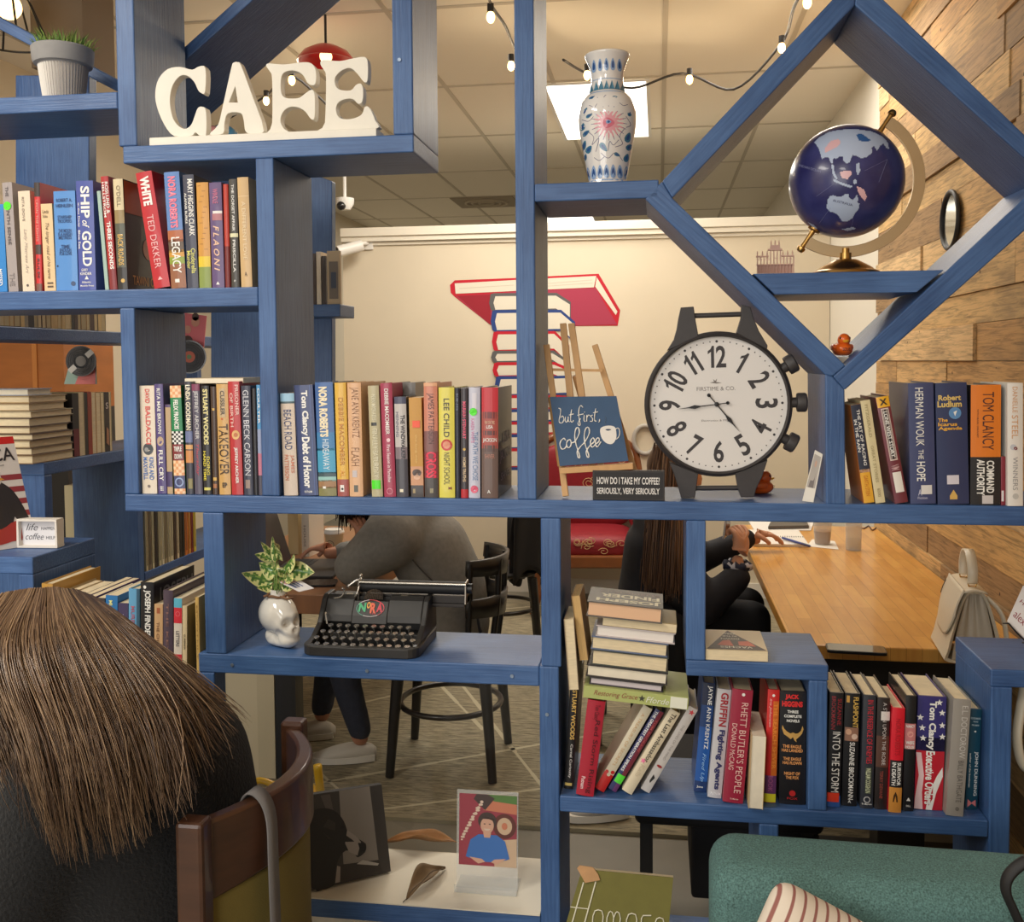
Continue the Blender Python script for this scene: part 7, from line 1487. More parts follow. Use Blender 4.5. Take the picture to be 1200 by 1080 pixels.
# --- red upholstered armchair
RD = mat((138, 22, 34), .55, noise=.12, nscale=30, name='red_damask'); WD = mat((128, 72, 30), .4, coat=.3, noise=.15, nscale=10, name='carved_walnut'); SCR = mat((206, 168, 120), .6)
q = PZ(612, 728, 0); ax, ay = q.x + .02, q.y + .08
t = thing('armchair', 'red floral armchair with a carved wooden frame near the back wall', 'armchair', (ax, ay, .022), (0, 0, R_(6)))
AW = .78
def cushion(name, x0, x1, y0, y1, z0, z1, puff, m, par):
    def fn(u, v):
        a = 2 * math.pi * u; q = math.pi * v; ex = .35
        sg = lambda c, e: (abs(c) ** e) * (1 if c >= 0 else -1)
        x = sg(math.cos(a), ex) * sg(math.sin(q), ex); y = sg(math.sin(a), ex) * sg(math.sin(q), ex); z = -sg(math.cos(q), .55)
        return Vector(((x0 + x1) / 2 + x * (x1 - x0) / 2, (y0 + y1) / 2 + y * (y1 - y0) / 2, (z0 + z1) / 2 + z * (z1 - z0) / 2 * (1 + puff * (1 - x * x) * (1 - y * y))))
    return MB().grid(fn, 40, 20, closed_u=True).build(name, m, par, smooth=True, auto=180)
cushion('seat_cushion', .09, AW - .09, .02, .56, .34, .49, .2, RD, t)
bc = cushion('back_cushion', .07, AW - .07, .50, .64, .46, 1.02, .0, RD, t)
cushion('arm_pad', .005, .12, .08, .5, .50, .66, .1, RD, t); cushion('arm_pad', AW - .12, AW - .005, .08, .5, .50, .66, .1, RD, t)
MB().box(.06, AW - .06, .0, .05, .29, .37).box(.04, .09, .04, .6, .29, .36).box(AW - .09, AW - .04, .04, .6, .29, .36).box(.06, AW - .06, .56, .62, .29, .37).build('seat_rail', WD, t, bevel=.012)
for x in (.045, AW - .045):
    s = 1 if x < .3 else -1
    MB().tube(smooth_loop([(x - s * .01, .0, .0), (x + s * .012, .02, .12), (x + s * .016, .015, .22), (x - s * .01, .0, .33), (x - s * .03, -.01, .42), (x - s * .012, -.005, .52), (x - s * .045, .0, .60), (x - s * .06, .02, .70), (x - s * .03, .05, .76)], 5, False), [.022 + .014 * math.sin(i * .35) ** 2 for i in range(41)], 12, flat=.9).build('front_leg', WD, t, smooth=True, auto=180)
    MB().tube([(x, .60, 0), (x, .58, .3), (x, .60, .5)], [.02, .03, .03], 10).build('rear_leg', WD, t, smooth=True)
    MB().tube(smooth_loop([(x - s * .03, .05, .76), (x - s * .02, .25, .70), (x, .5, .72), (x, .60, .80)], 5, False), .022, 10).build('arm_rail', WD, t, smooth=True, auto=180)
MB().tube(smooth_loop([(.05, .62, .4), (.03, .64, .8), (.1, .66, 1.02), (AW / 2, .67, 1.1), (AW - .1, .66, 1.02), (AW - .03, .64, .8), (AW - .05, .62, .4)], 6, False), .028, 10).build('back_frame', WD, t, smooth=True, auto=180)
mb = MB(); rnd = random.Random(2)
for i in range(16):
    cx_, cz_ = rnd.uniform(.14, AW - .14), rnd.uniform(.54, .94); pts = [(cx_ + (.01 + .035 * k / 12) * math.cos(k * .9 + i), .497, cz_ + (.01 + .03 * k / 12) * math.sin(k * .9 + i)) for k in range(12)]; mb.tube(smooth_loop(pts, 3, False), .0022, 5)
for i in range(12):
    cx_, cz_ = rnd.uniform(.14, AW - .14), rnd.uniform(.38, .46); pts = [(cx_ + (.008 + .03 * k / 10) * math.cos(k * .9 + i), .0175 - .002, cz_ + (.006 + .02 * k / 10) * math.sin(k * .9 + i)) for k in range(10)]; mb.tube(smooth_loop(pts, 3, False), .002, 5)
mb.build('scroll_embroidery', SCR, t, merge=False)

# --- security cameras, vent, pendant lamps, string lights
q = P(430, 281, 4.56)
t = thing('security_camera', 'white bullet security camera on the cream wall under the moulding', 'camera', (q.x, 4.5995, q.z - .02))
MB().box(-.035, .035, -.015, .0, -.045, .05).tube([(0, -.01, 0), (-.03, -.06, -.005), (-.05, -.08, -.03)], .014, 8).build('bracket', mat((228, 224, 216), .4), t, bevel=.003)
MB().tube([(-.02, -.1, -.025), (-.16, -.2, -.075)], .04, 16).build('body', mat((228, 224, 216), .35), t, smooth=True); MB().tube([(-.161, -.201, -.0755), (-.166, -.2035, -.077)], .03, 16).build('lens', mat((24, 22, 24), .2), t, smooth=True)
q = PX(405, 237, -1.9)
t = thing('dome_camera', 'small white dome camera below the ceiling at the left of the cream wall', 'camera', (P(404, 228, 4.2).x, 4.2, CEIL - .004))
zc_ = P(404, 237, 4.2).z; MB().lathe([(.012, zc_ - CEIL + .03), (.012, 0)], 10).lathe([(0, zc_ - CEIL - .05), (.035, zc_ - CEIL - .045), (.058, zc_ - CEIL - .01), (.06, zc_ - CEIL + .03), (0, zc_ - CEIL + .035)], 24).build('housing', mat((232, 230, 224), .35), t, smooth=True); MB().ball((-.01, -.045, zc_ - CEIL - .025), .03, 14, 10).build('lens', mat((30, 28, 30), .15), t, smooth=True)
q = PZ(570, 236, CEIL)
t = thing('ceiling_vent', 'square ceiling air vent with a round centre just above the cream wall', 'vent', (q.x, q.y, CEIL - .006))
MB().box(-.3, .3, -.3, .3, -.006, 0).build('plate', mat((150, 138, 120), .6), t); 
for r in (.2, .14, .07): MB().tube([(r * math.cos(6.283 * i / 32), r * math.sin(6.283 * i / 32), -.01) for i in range(32)], .012, 6, closed=True).build('vane', mat((176, 164, 144), .5), t, smooth=True, auto=180)
q = PZ(382, 72, 2.94); 
t = thing('pendant_lamp', 'red enamel pendant lamp under the ceiling seen through the letter sign cubby', 'lamp', (q.x, q.y, 2.94))
MB().lathe([(.02, .075), (.05, .066), (.10, .04), (.125, .008), (.127, 0), (.12, .0), (.095, .033), (.045, .06), (0, .063)], 36).build('shade', mat((190, 26, 30), .3, coat=.5), t, smooth=True); MB().tube([(0, 0, .07), (0, 0, CEIL - 2.945)], .006, 8).build('rod', BLACKW, t); MB().ball((0, 0, .022), .028, 14, 10).build('bulb', mat((255, 214, 150), .3, emit=3), t, smooth=True, auto=180)
q = P(10, 8, 1.2)
t = thing('pendant_lamp', 'glowing round bulb in a black wire cage at the top left corner', 'lamp', (q.x, 1.2, q.z))
MB().ball((0, 0, 0), .045, 18, 12).build('bulb', mat((255, 206, 130), .3, emit=5), t, smooth=True, auto=180)
MB().tube([(0, 0, .045), (0, 0, .10)], .02, 12).build('socket', BLACKW, t, smooth=True)
for i in range(8):
    a = 6.283 * i / 8; MB().tube([(.02 * math.cos(a), .02 * math.sin(a), .10), (.075 * math.cos(a), .075 * math.sin(a), .02), (.135 * math.cos(a), .135 * math.sin(a), -.12)], .004, 6).build('cage_wire', BLACKW, t, smooth=True)
MB().tube([(.135 * math.cos(6.283 * i / 32), .135 * math.sin(6.283 * i / 32), -.12) for i in range(32)], .004, 6, closed=True).build('cage_ring', BLACKW, t, smooth=True, auto=180); MB().tube([(0, 0, .1), (0, 0, CEIL - q.z - .003)], .004, 6).build('cord', BLACKW, t)
GLOW = mat((255, 200, 120), .3, emit=9, name='warm_bulb')
SLZ = 2.97
def string(label, pts, bulbs):
    t = thing('string_lights', label, 'string lights', (0, 0, 0))
    MB().tube(smooth_loop([PZ(*p, SLZ) + Vector((0, 0, dz)) for *p, dz in pts], 6, False), .006, 6).build('cord', mat((36, 32, 30), .5), t, smooth=True, auto=180)
    for px, py in bulbs:
        b = PZ(px, py, SLZ - .05); s = MB().tube([b + Vector((0, 0, .05)), b + Vector((0, 0, .018))], .013, 10).build('socket', mat((30, 28, 28), .5), t, smooth=True); MB().ball(b, (.016, .016, .023), 14, 10).build('bulb', GLOW, s, smooth=True, auto=180); bulb_glow(b - Vector((0, 0, .045)))
string('string of warm bulbs crossing the ceiling left of the tall middle post', [(560, -40, 0), (575, 4, 0), (592, 30, 0), (606, 60, 0), (640, 110, .02)], [(575, 20), (599, 77)])
string('string of warm bulbs crossing the ceiling between the vase and the diamond', [(660, 70, 0), (688, 86, 0), (740, 96, -.03), (800, 86, 0), (860, 95, -.04), (915, 52, 0), (930, 10, .0), (945, -20, 0)], [(688, 88), (808, 93), (916, 56), (946, 3)])
string('string of warm bulbs seen behind the letter sign', [(250, 150, 0), (312, 112, 0), (342, 88, 0), (420, 150, -.02), (500, 190, 0)], [(312, 118), (342, 94)])

# --- records, album art, wooden cabinet by the side shelving
def record(label, loc, nrm, r, lab_c, bits=()):
    t = thing('vinyl_record', label, 'record', loc); M = Vector(nrm).to_track_quat('Z', 'Y').to_matrix()
    MB().lathe([(0, -.0015), (r, -.0015), (r, .0015), (0, .0015)], 48, axis=M).build('disc', mat((22, 21, 23), .3, coat=.3), t)
    mb = MB()
    for rr in (.5, .62, .74, .86): mb.lathe([(r * rr, .0016), (r * rr + .002, .0021), (r * rr + .004, .0016)], 48, axis=M)
    mb.build('grooves', mat((52, 50, 52), .3), t)
    MB().lathe([(0, .0026), (r * .34, .0026), (r * .34, .0016)], 32, axis=M).build('label', mat(lab_c, .5), t); return t, M
c = P(95, 423, 1.25); r_ = (P(111, 420, 1.25).x - P(78, 420, 1.25).x) / 2
t, M = record('black vinyl record with a grey label hanging above the side shelf books', (c.x, 1.25, c.z), (.15, -1, 0), r_, (110, 106, 102))
for a in (R_(40), R_(222)): MB().box(.5 * r_, 1.02 * r_, -.010, .010, .0028, .0036).xf(Matrix.Translation((0, 0, 0)) @ M.to_4x4() @ Matrix.Rotation(a, 4, 'Z')).build('tape', mat((206, 202, 196), .5), t)
q = [P(*p, 1.28) for p in ((75, 450), (113, 450), (112, 418), (82, 424))]
t = thing('record_cover', 'pastel record cover peeking out under the black record', 'record cover', (0, 0, 0)); MB().prism(q, (0, .004, 0)).build('card', mat((150, 176, 166), .5), t); MB().prism([P(*p, 1.2795) for p in ((88, 450), (112, 450), (112, 424), (96, 430))], (0, -.0006, 0)).build('picture', mat((216, 120, 120), .5), t)
q = [P(*p, 1.9) for p in ((-60, 470), (76, 470), (76, 395), (-60, 390))]
t = thing('cabinet', 'orange brown wooden cabinet behind the piled books on the left', 'cabinet', (0, 0, 0)); x0, x1 = q[0].x, q[1].x
MB().box(x0, x1, 1.91, 2.3, 0, 1.4).build('base', BLACKW, t); MB().box(x0, x1, 1.9, 2.3, 1.4, q[2].z).build('body', mat((168, 100, 44), .45, noise=.15, nscale=5, stretch=(1, 1, 4)), t); MB().box(x0 + (x1 - x0) * .74, x0 + (x1 - x0) * .78, 1.893, 1.9, 1.42, q[2].z).build('stile', mat((190, 120, 56), .45), t)
q = [P(*p, 1.5) for p in ((214, 452), (244, 440), (243, 366), (214, 358))]
t = thing('record_cover', 'pink record cover with two portraits hung behind the middle left cubby', 'record cover', (0, 0, 0))
MB().prism([P(*p, 1.5) for p in ((212, 412), (238, 414), (242, 370), (213, 366))], (0, .004, 0)).build('card', mat((214, 110, 120), .5), t)
mb = MB()
for cx_, cy_, rr, c in ((220, 400, 6, 0), (229, 377, 5, 1), (220, 386, 4, 2), (229, 371, 4, 0)): mb.add([P(cx_ + rr * math.cos(.5236 * i), cy_ + rr * 1.2 * math.sin(.5236 * i), 1.4985) for i in range(12)], [list(range(12))], c)
mb.build('portraits', [mat((70, 50, 46), .5), mat((196, 140, 120), .5), mat((206, 150, 130), .5)], t, fixn=False, merge=False)
c = P(222, 418, 1.46); r_ = (P(236, 418, 1.46).x - P(204, 418, 1.46).x) / 2
t, M = record('black vinyl record with a red and green label hanging in the middle left cubby', (c.x, 1.46, c.z), (.2, -1, 0), r_ * 1.15, (190, 90, 60))
MB().lathe([(0, .003), (r_ * .16, .003), (r_ * .16, .0024)], 20, axis=M).build('label_centre', mat((90, 130, 80), .5), t)
# books in the gap right of the dark post
zg = P(385, 357, .98).z
MB().box(P(335, 357, .98).x, P(402, 357, .98).x, .95, 1.10, zg - .04, zg).build('shelf_board', blue(0), shelf, bevel=.003)
for x0, x1, yt_, c, lab in ((366, 371, 297, (70, 56, 50), 'dark brown book in the gap right of the dark blue post'), (371.5, 377, 295, (222, 210, 190), 'thin white book in the gap right of the dark blue post'), (377.5, 383, 300, (60, 50, 46), 'black book in the gap next to a small framed picture')):
    a, b, T = P(x0, 357, .97), P(x1, 357, .97), P(x0, yt_, .97); t = thing('paperback_book', lab, 'book', (a.x, .97, zg + .0004), (0, 0, 0), 'books in the gap beside the dark post'); bookgeo(t, b.x - a.x - .001, T.z - zg, .11, c, 'pb')
a, b, T = P(384, 357, .965), P(399, 357, .965), P(384, 294, .965)
t = thing('small_picture', 'small framed picture beside the thin books in the gap by the dark post', 'picture', (a.x, .965, zg + .0004)); w_, h_ = b.x - a.x, T.z - zg
MB().box(0, w_, 0, .015, 0, h_).build('frame', mat((190, 170, 140), .6), t, bevel=.001); mb = MB().add([(w_ * .15, -.0006, h_ * .1), (w_ * .85, -.0006, h_ * .1), (w_ * .85, -.0006, h_ * .8), (w_ * .15, -.0006, h_ * .8)], [(0, 1, 2, 3)], 0); mb.add([(w_ * .3, -.001, h_ * .3), (w_ * .7, -.001, h_ * .3), (w_ * .7, -.001, h_ * .6), (w_ * .3, -.001, h_ * .6)], [(0, 1, 2, 3)], 1); mb.build('print', [mat((120, 110, 100), .5), mat((70, 80, 100), .5)], t, fixn=False, merge=False)

# --- mural on the cream wall: a painted pile of books, one flat layer of paint
t = thing('wall_mural', 'painted mural of a tall pile of red and blue books on the cream wall', 'mural', (0, 0, 0))
mb = MB(); MC = [mat(c, .8) for c in ((190, 24, 44), (222, 214, 196), (40, 66, 130), (92, 92, 92), (150, 28, 44), (206, 196, 176), (168, 56, 80))]
def mpoly(pts, c, l):
    q = [P(520 + x * 220 / 1200, 310 + y * 170 / 927, 4.599 - l) for x, y in pts]; mb.add(q, [list(range(len(q)))], c)
mpoly([(40, 130), (70, 100), (460, 85), (990, 58), (1128, 292), (1112, 390), (840, 392), (300, 385), (70, 205), (45, 180)], 0, .001)
mpoly([(75, 200), (300, 188), (460, 172), (970, 148), (1108, 382), (840, 390), (290, 378)], 6, .002); mpoly([(85, 200), (300, 190), (300, 385), (260, 350)], 4, .0025)
mpoly([(70, 120), (460, 98), (975, 72), (960, 145), (460, 168), (76, 186)], 1, .003); mpoly([(978, 80), (1110, 300), (1100, 322), (968, 140)], 1, .003)
for a, b in (((100, 150), (450, 128)), ((660, 118), (950, 95)), ((660, 135), (950, 115))): mpoly([a, b, (b[0], b[1] + 5), (a[0], a[1] + 5)], 5, .0035)
def mbook(y0, y1, x0, x1, c, skew, l):
    mpoly([(x0, y0), (x0 + 20, y0 - 6), (x1 - 90, y0 - 8), (x1, y0 + skew), (x1, y1 + skew), (x1 - 90, y1 - 8), (x0 + 20, y1), (x0, y1 - 14), (x0 - 10, (y0 + y1) / 2)], c, l)
    mpoly([(x0 + 30, y0 + 14), (x1 - 95, y0 + 10), (x1 - 6, y0 + 16 + skew), (x1 - 6, y1 - 14 + skew), (x1 - 95, y1 - 20), (x0 + 30, y1 - 12), (x0 + 18, (y0 + y1) / 2)], 1, l + .001)
mbook(188, 300, 300, 812, 3, 50, .004); mbook(296, 430, 310, 840, 2, 70, .0065); mbook(432, 556, 318, 800, 0, 80, .009); mbook(556, 628, 312, 790, 3, 50, .0115); mbook(630, 720, 322, 800, 0, 30, .014); mbook(718, 840, 335, 812, 2, -10, .0165); mbook(840, 930, 330, 800, 0, 0, .019); mbook(930, 1010, 340, 806, 2, 0, .0215); mbook(1010, 1090, 330, 800, 0, 0, .024); mbook(1090, 1180, 340, 800, 2, 0, .0265); mbook(1180, 1300, 330, 800, 0, 0, .029); mbook(1300, 1460, 340, 810, 2, 0, .0315)
mb.build('paint', MC, t, merge=False, fixn=False)
c = P(756, 515, 4.585); t = thing('wall_ornament', 'pale ring ornament on the cream wall, half hidden by the clock', 'ornament', (c.x, 4.585, c.z)); MB().tube([(.075 * math.cos(6.283 * i / 32), 0, .095 * math.sin(6.283 * i / 32)) for i in range(32)], .016, 8, closed=True).build('ring', mat((176, 170, 160), .5), t, smooth=True, auto=180)

# ================================================================== PEOPLE BEYOND THE SHELVES
def skinned(name, J, E, m, par, sub=2, root=0, scale=1):
    """continuous skin grown over joints: J = [(x, y, z, r)], E = edges"""
    me = bpy.data.meshes.new(name); me.from_pydata([j[:3] for j in J], E, []); me.materials.append(m)
    o = bpy.data.objects.new(name, me); C.objects.link(o); o.parent = par
    s = o.modifiers.new('skin', 'SKIN'); s.use_smooth_shade = True; s.branch_smoothing = .4
    for i, j in enumerate(J):
        r = j[3] if isinstance(j[3], tuple) else (j[3], j[3]); me.skin_vertices[0].data[i].radius = r; me.skin_vertices[0].data[i].use_root = (i == root)
    u = o.modifiers.new('sub', 'SUBSURF'); u.levels = sub; u.render_levels = sub
    return o
def blob(name, J, E, m, par, voxel=.014, smooth=8, extra=()):
    """one continuous surface: tapered limbs and ellipsoids fused by a voxel remesh"""
    mb = MB()
    for a, b in E:
        pa, pb = Vector(J[a][:3]), Vector(J[b][:3]); ra, rb = (j[3] if isinstance(j[3], tuple) else (j[3], j[3]) for j in (J[a], J[b]))
        d = (pb - pa); n = max(2, int(d.length / .02)); d.normalize(); s = Vector((0, 1, 0)); s = (s - d * s.dot(d)); s = s.normalized() if s.length > .2 else d.orthogonal().normalized(); u = d.cross(s)
        rings = []
        for i in range(n + 1):
            k = i / n; k2 = k; r0 = ra[0] + (rb[0] - ra[0]) * k2; r1 = ra[1] + (rb[1] - ra[1]) * k2; c = pa.lerp(pb, k)
            rings.append([c + s * math.cos(q) * r0 + u * math.sin(q) * r1 for q in (6.2832 * j / 20 for j in range(20))])
        vs = [v for r in rings for v in r]; fs = [(i * 20 + j, i * 20 + (j + 1) % 20, (i + 1) * 20 + (j + 1) % 20, (i + 1) * 20 + j) for i in range(n) for j in range(20)]; fs += [list(range(20))[::-1], [n * 20 + j for j in range(20)]]
        mb.add(vs, fs)
    for j in {i for e in E for i in e}:
        r = J[j][3] if isinstance(J[j][3], tuple) else (J[j][3], J[j][3]); mb.ball(J[j][:3], (min(r), r[0], min(r)), 18, 12)
    for c, r in extra: mb.ball(c, r, 20, 14)
    o = mb.build(name, m, par, merge=False, smooth=True, auto=180)
    q = o.modifiers.new('remesh', 'REMESH'); q.mode = 'VOXEL'; q.voxel_size = voxel; q.use_smooth_shade = True
    if smooth: q = o.modifiers.new('smooth', 'SMOOTH'); q.iterations = smooth; q.factor = .5
    return o
SKIN = mat((206, 152, 122), .5, noise=.04, nscale=12, name='skin'); SKIN2 = mat((184, 128, 98), .5, name='skin')
def hair_strands(mb, fn, n, rnd, r=.0016, mi=3, seg=9):
    """fn(u, s) -> point: strand u from root (s=0) to tip (s=1)"""
    for i in range(n):
        u = rnd.random(); j = [rnd.gauss(0, 1) for _ in range(4)]
        pts = [fn(u, s / (seg - 1), j) for s in range(seg)]; mb.tube(pts, [r * (1 - .75 * (s / (seg - 1)) ** 2) for s in range(seg)], 3, rnd.randrange(mi), cap=False)
def head(par, c, fwd, up, s, skin, hairless=False):
    """head mesh with nose, brow, eyes sockets, lips, chin, ears; c centre, fwd/up directions"""
    f = Vector(fwd).normalized(); u = (Vector(up) - f * Vector(up).dot(f)).normalized(); l = u.cross(f)
    def W(p): return Vector(c) + (f * p[0] + l * p[1] + u * p[2]) * s
    def fn(a, v):
        A = 2 * math.pi * a; q = math.pi * v; d = Vector((math.sin(q) * math.cos(A), math.sin(q) * math.sin(A), -math.cos(q)))
        x, y, z = d.x * .098, d.y * .076, d.z * .115
        if z < 0: k = 1 + z * 3.0; y *= max(.45, k); x *= max(.6, 1 + z * 1.0) if x > 0 else max(.4, 1 + z * 4)
        if x > 0: x = x * .93 + .004
        p = Vector((x, y, z))
        for cc, k, dep in (((.1, 0, -.018), .013, .024), ((.098, 0, .005), .011, .010), ((.09, .032, .012), .015, -.010), ((.09, -.032, .012), .015, -.010), ((.092, .03, .032), .02, .005), ((.092, -.03, .032), .02, .005), ((.09, 0, -.05), .014, .008), ((.08, 0, -.088), .02, .012), ((.085, .045, -.015), .02, .005), ((.085, -.045, -.015), .02, .005)):
            e = math.exp(-((p - Vector(cc)).length / k) ** 2); p.x += dep * e
        return W(p)
    o = MB().grid(fn, 40, 30, closed_u=True)
    for sd in (-1, 1): o.ball(W((-.004, sd * .078, .0)), (.018 * s, .018 * s, .030 * s), 10, 8, M=Matrix((f, l * .5, u)).transposed())
    return o, W
# --- person in grey, bent over the desk
pr = thing('person', 'person in a grey sweatshirt and dark jeans bent over the brown desk, black hair forward', 'person', (0, 0, 0.0145))
GX, GY = -.82, 1.67
J = [(GX, GY, .55, (.19, .15)), (GX - .01, GY, .70, (.18, .145)), (GX - .08, GY, .84, (.19, .15)), (GX - .18, GY, .95, (.17, .12)), (GX - .27, GY, 1.02, .06), (GX - .31, GY - .0, 1.06, .05),
     (GX - .18, GY - .19, .92, .10), (GX - .32, GY - .22, .815, .066), (GX - .315, GY - .14, .87, .042), (GX - .31, GY - .12, .89, .032),
     (GX - .20, GY + .17, .97, .066), (GX - .34, GY + .24, .80, .052), (GX - .48, GY + .12, .80, .036), (GX - .53, GY + .09, .80, .030),
     (GX - .06, GY - .10, .52, .095), (GX - .42, GY - .13, .53, .07), (GX - .40, GY - .08, .30, .052), (GX - .36, GY - .05, .09, .042),
     (GX - .06, GY + .10, .52, .095), (GX - .46, GY + .13, .53, .07), (GX - .56, GY + .16, .30, .052), (GX - .60, GY + .18, .09, .042)]
E_ = [(0, 1), (1, 2), (2, 3), (3, 4), (4, 5), (3, 6), (6, 7), (7, 8), (8, 9), (3, 10), (10, 11), (11, 12), (12, 13), (0, 14), (14, 15), (15, 16), (16, 17), (0, 18), (18, 19), (19, 20), (20, 21)]
def shrink(J, k): return [(x, y, z, (r[0] * k, r[1] * k) if isinstance(r, tuple) else r * k) for x, y, z, r in J]
body = blob('body', shrink(J, .86), E_, SKIN2, pr, .012)
SW = mat((132, 129, 123), .95, noise=.12, nscale=60, bump=.3, bscale=400, name='grey_knit')
sw = [j for j in J[:4]] + [J[4]] + J[6:9] + J[10:13]; sw = [(x, y, z, (r[0] * 1.06, r[1] * 1.06) if isinstance(r, tuple) else r * 1.18) for x, y, z, r in sw]
blob('sweatshirt', sw, [(0, 1), (1, 2), (2, 3), (3, 4), (3, 5), (5, 6), (6, 7), (3, 8), (8, 9), (9, 10)], SW, pr, .012, 10)
MB().tube(smooth_loop([(GX + .04, GY - .186, .70), (GX - .03, GY - .20, .77), (GX - .09, GY - .215, .84), (GX - .13, GY - .235, .92)], 5, False), .003, 6).build('seam', mat((76, 74, 72), .95), pr, smooth=True, auto=180)
jn = [J[0]] + J[14:18] + J[18:22]; jn = [(x, y, max(z, .12), (r[0] * .98, r[1] * 1.0) if isinstance(r, tuple) else r * 1.12) for x, y, z, r in jn]
blob('jeans', jn, [(0, 1), (1, 2), (2, 3), (3, 4), (0, 5), (5, 6), (6, 7), (7, 8)], mat((52, 56, 70), .85, noise=.15, nscale=40, name='denim'), pr)
def shoe(name, heel, toe, w, h, m, par, sole):
    h *= .82
    heel, toe = Vector(heel), Vector(toe); d = toe - heel; L = d.length; d.normalize(); s = Vector((0, 0, 1)).cross(d)
    def fn(u, v):
        a = 2 * math.pi * u; k = math.sin(math.pi * min(1, .06 + v * .93)) ** .35; ww = w * k * (.8 + .25 * math.sin(math.pi * v * .9)); hh = h * (1.0 - .55 * v) * (1 if v > .04 else .9) * max(.25, k)
        return heel + d * L * v + s * math.cos(a) * ww / 2 + Vector((0, 0, hh * .5 + hh * .5 * math.sin(a)))
    o = MB().grid(fn, 20, 16, closed_u=True); o.add([fn(i / 20, 0) for i in range(20)], [list(range(20))]); o.add([fn(i / 20, 1) for i in range(20)], [list(range(20))]); q = o.build(name, m, par, smooth=True, auto=180)
    MB().xy([tuple((heel + d * L * (.02 + .97 * v) + s * sg * w * .53 * math.sin(math.pi * min(1, .08 + v * .9)) ** .35)[:2]) for sg, vs_ in ((1, [i / 10 for i in range(11)]), (-1, [1 - i / 10 for i in range(11)])) for v in vs_], heel.z - .002, heel.z + .022).build('sole', sole, q); return q
SH = mat((206, 198, 184), .7); SOLE = mat((226, 220, 208), .7)
shoe('shoe', (GX - .30, GY - .03, .003), (GX - .56, GY - .10, .003), .095, .1, SH, pr, SOLE); shoe('shoe', (GX - .54, GY + .17, .003), (GX - .80, GY + .12, .003), .095, .1, SH, pr, SOLE)
hm, W_ = head(pr, (GX - .32, GY - .0, 1.055), (-.75, .1, -.66), (-.66, 0, .75), .95, SKIN2); hm.build('head', SKIN2, pr, smooth=True, auto=180)
BH_ = [mat(c, .4) for c in ((18, 16, 18), (28, 24, 26), (12, 11, 13))]
rnd = random.Random(21); hb = MB(); cc = Vector((GX - .31, GY, 1.065))
hb.ball(cc + Vector((.012, 0, .012)), (.104, .088, .112), 24, 16)
def hs(u, s, j):
    a = -2.5 + 5.0 * u; r0 = Vector((.06 * math.cos(a) - .01, .08 * math.sin(a), .08 + .01 * j[0])); p = cc + r0 * (1 - s * .1) + Vector((-.10 * s * (1 - .3 * s) + .012 * j[1] * s, .05 * math.sin(a) * math.sin(math.pi * s) + .02 * j[2] * s, -.17 * s ** 1.2 * (1 + .12 * j[3])))
    return p
hair_strands(hb, hs, 420, rnd, .0045); hb.build('hair', BH_, pr, smooth=True, auto=180, merge=False, fixn=False)
def hand_simple(par, wrist, dirv, palm_n, s, skin, curl=.6, name='hand'):
    """palm + four fingers + thumb as one skinned surface"""
    w = Vector(wrist); d = Vector(dirv).normalized(); n = Vector(palm_n); n = (n - d * n.dot(d)).normalized(); a = d.cross(n)
    J = [(*w, .026 * s), (*(w + d * .045 * s), (.036 * s, .018 * s))]; E = [(0, 1)]
    for i, (o, L) in enumerate(((-.027, .068), (-.009, .078), (.009, .073), (.026, .058))):
        b = w + d * .085 * s + a * o * s; k = len(J); J.append((*b, .0098 * s)); E.append((1, k)); q = b; ang = .2; 
        for jn_, fr in enumerate((.45, .32, .23)):
            ang += curl * (.7 + .15 * i * .5); dv = d * math.cos(ang) + n * math.sin(ang); q = q + dv * L * fr * s; J.append((*q, (.0092 - .0010 * jn_) * s)); E.append((len(J) - 2, len(J) - 1))
    b = w + d * .03 * s - a * .032 * s + n * .006 * s; k = len(J); J.append((*b, .013 * s)); E.append((0, k)); 
    for dv, L in (((d * .8 - a * .4 + n * .5), .033), ((d * .75 + a * .1 + n * .7), .028)):
        b = b + dv.normalized() * L * s; J.append((*b, .0105 * s)); E.append((len(J) - 2, len(J) - 1))
    return skinned(name, J, E, skin, par, 2)
hand_simple(pr, (GX - .31, GY - .12, .89), (-.35, .25, .9), (-.6, .6, -.3), .95, SKIN2, .6)

hand_simple(pr, (GX - .515, GY + .10, .822), (-1, -.1, -.02), (0, -.1, -1), .95, SKIN2, .35)
# --- person in black at the long table, long brown hair
pr2 = thing('person', 'person with long brown hair and a black jacket sitting at the long table, hand raised', 'person', (0, 0, 0.0145))
HX, HY = -.02, 2.08
J = [(HX - .03, HY, .52, (.15, .13)), (HX - .02, HY, .68, (.135, .115)), (HX, HY, .80, (.165, .12)), (HX + .02, HY, .88, (.14, .09)), (HX + .05, HY, .96, .052), (HX + .06, HY, 1.02, .05),
     (HX + .06, HY - .17, .83, .066), (HX + .20, HY - .24, .60, .056), (HX + .33, HY - .18, .71, .044), (HX + .335, HY - .16, .775, .032),
     (HX + .04, HY + .17, .88, .062), (HX + .20, HY + .22, .70, .05), (HX + .40, HY + .25, .79, .038), (HX + .45, HY + .27, .785, .03),
     (HX + .03, HY - .1, .52, .09), (HX + .40, HY - .12, .53, .066), (HX + .42, HY - .12, .28, .05), (HX + .40, HY - .12, .09, .04),
     (HX + .03, HY + .1, .52, .09), (HX + .40, HY + .12, .53, .066), (HX + .36, HY + .12, .28, .05), (HX + .32, HY + .12, .09, .04)]
blob('body', shrink(J, .86), E_, SKIN, pr2, .012)
JK = mat((26, 27, 36), .8, noise=.15, nscale=50, name='black_jacket')
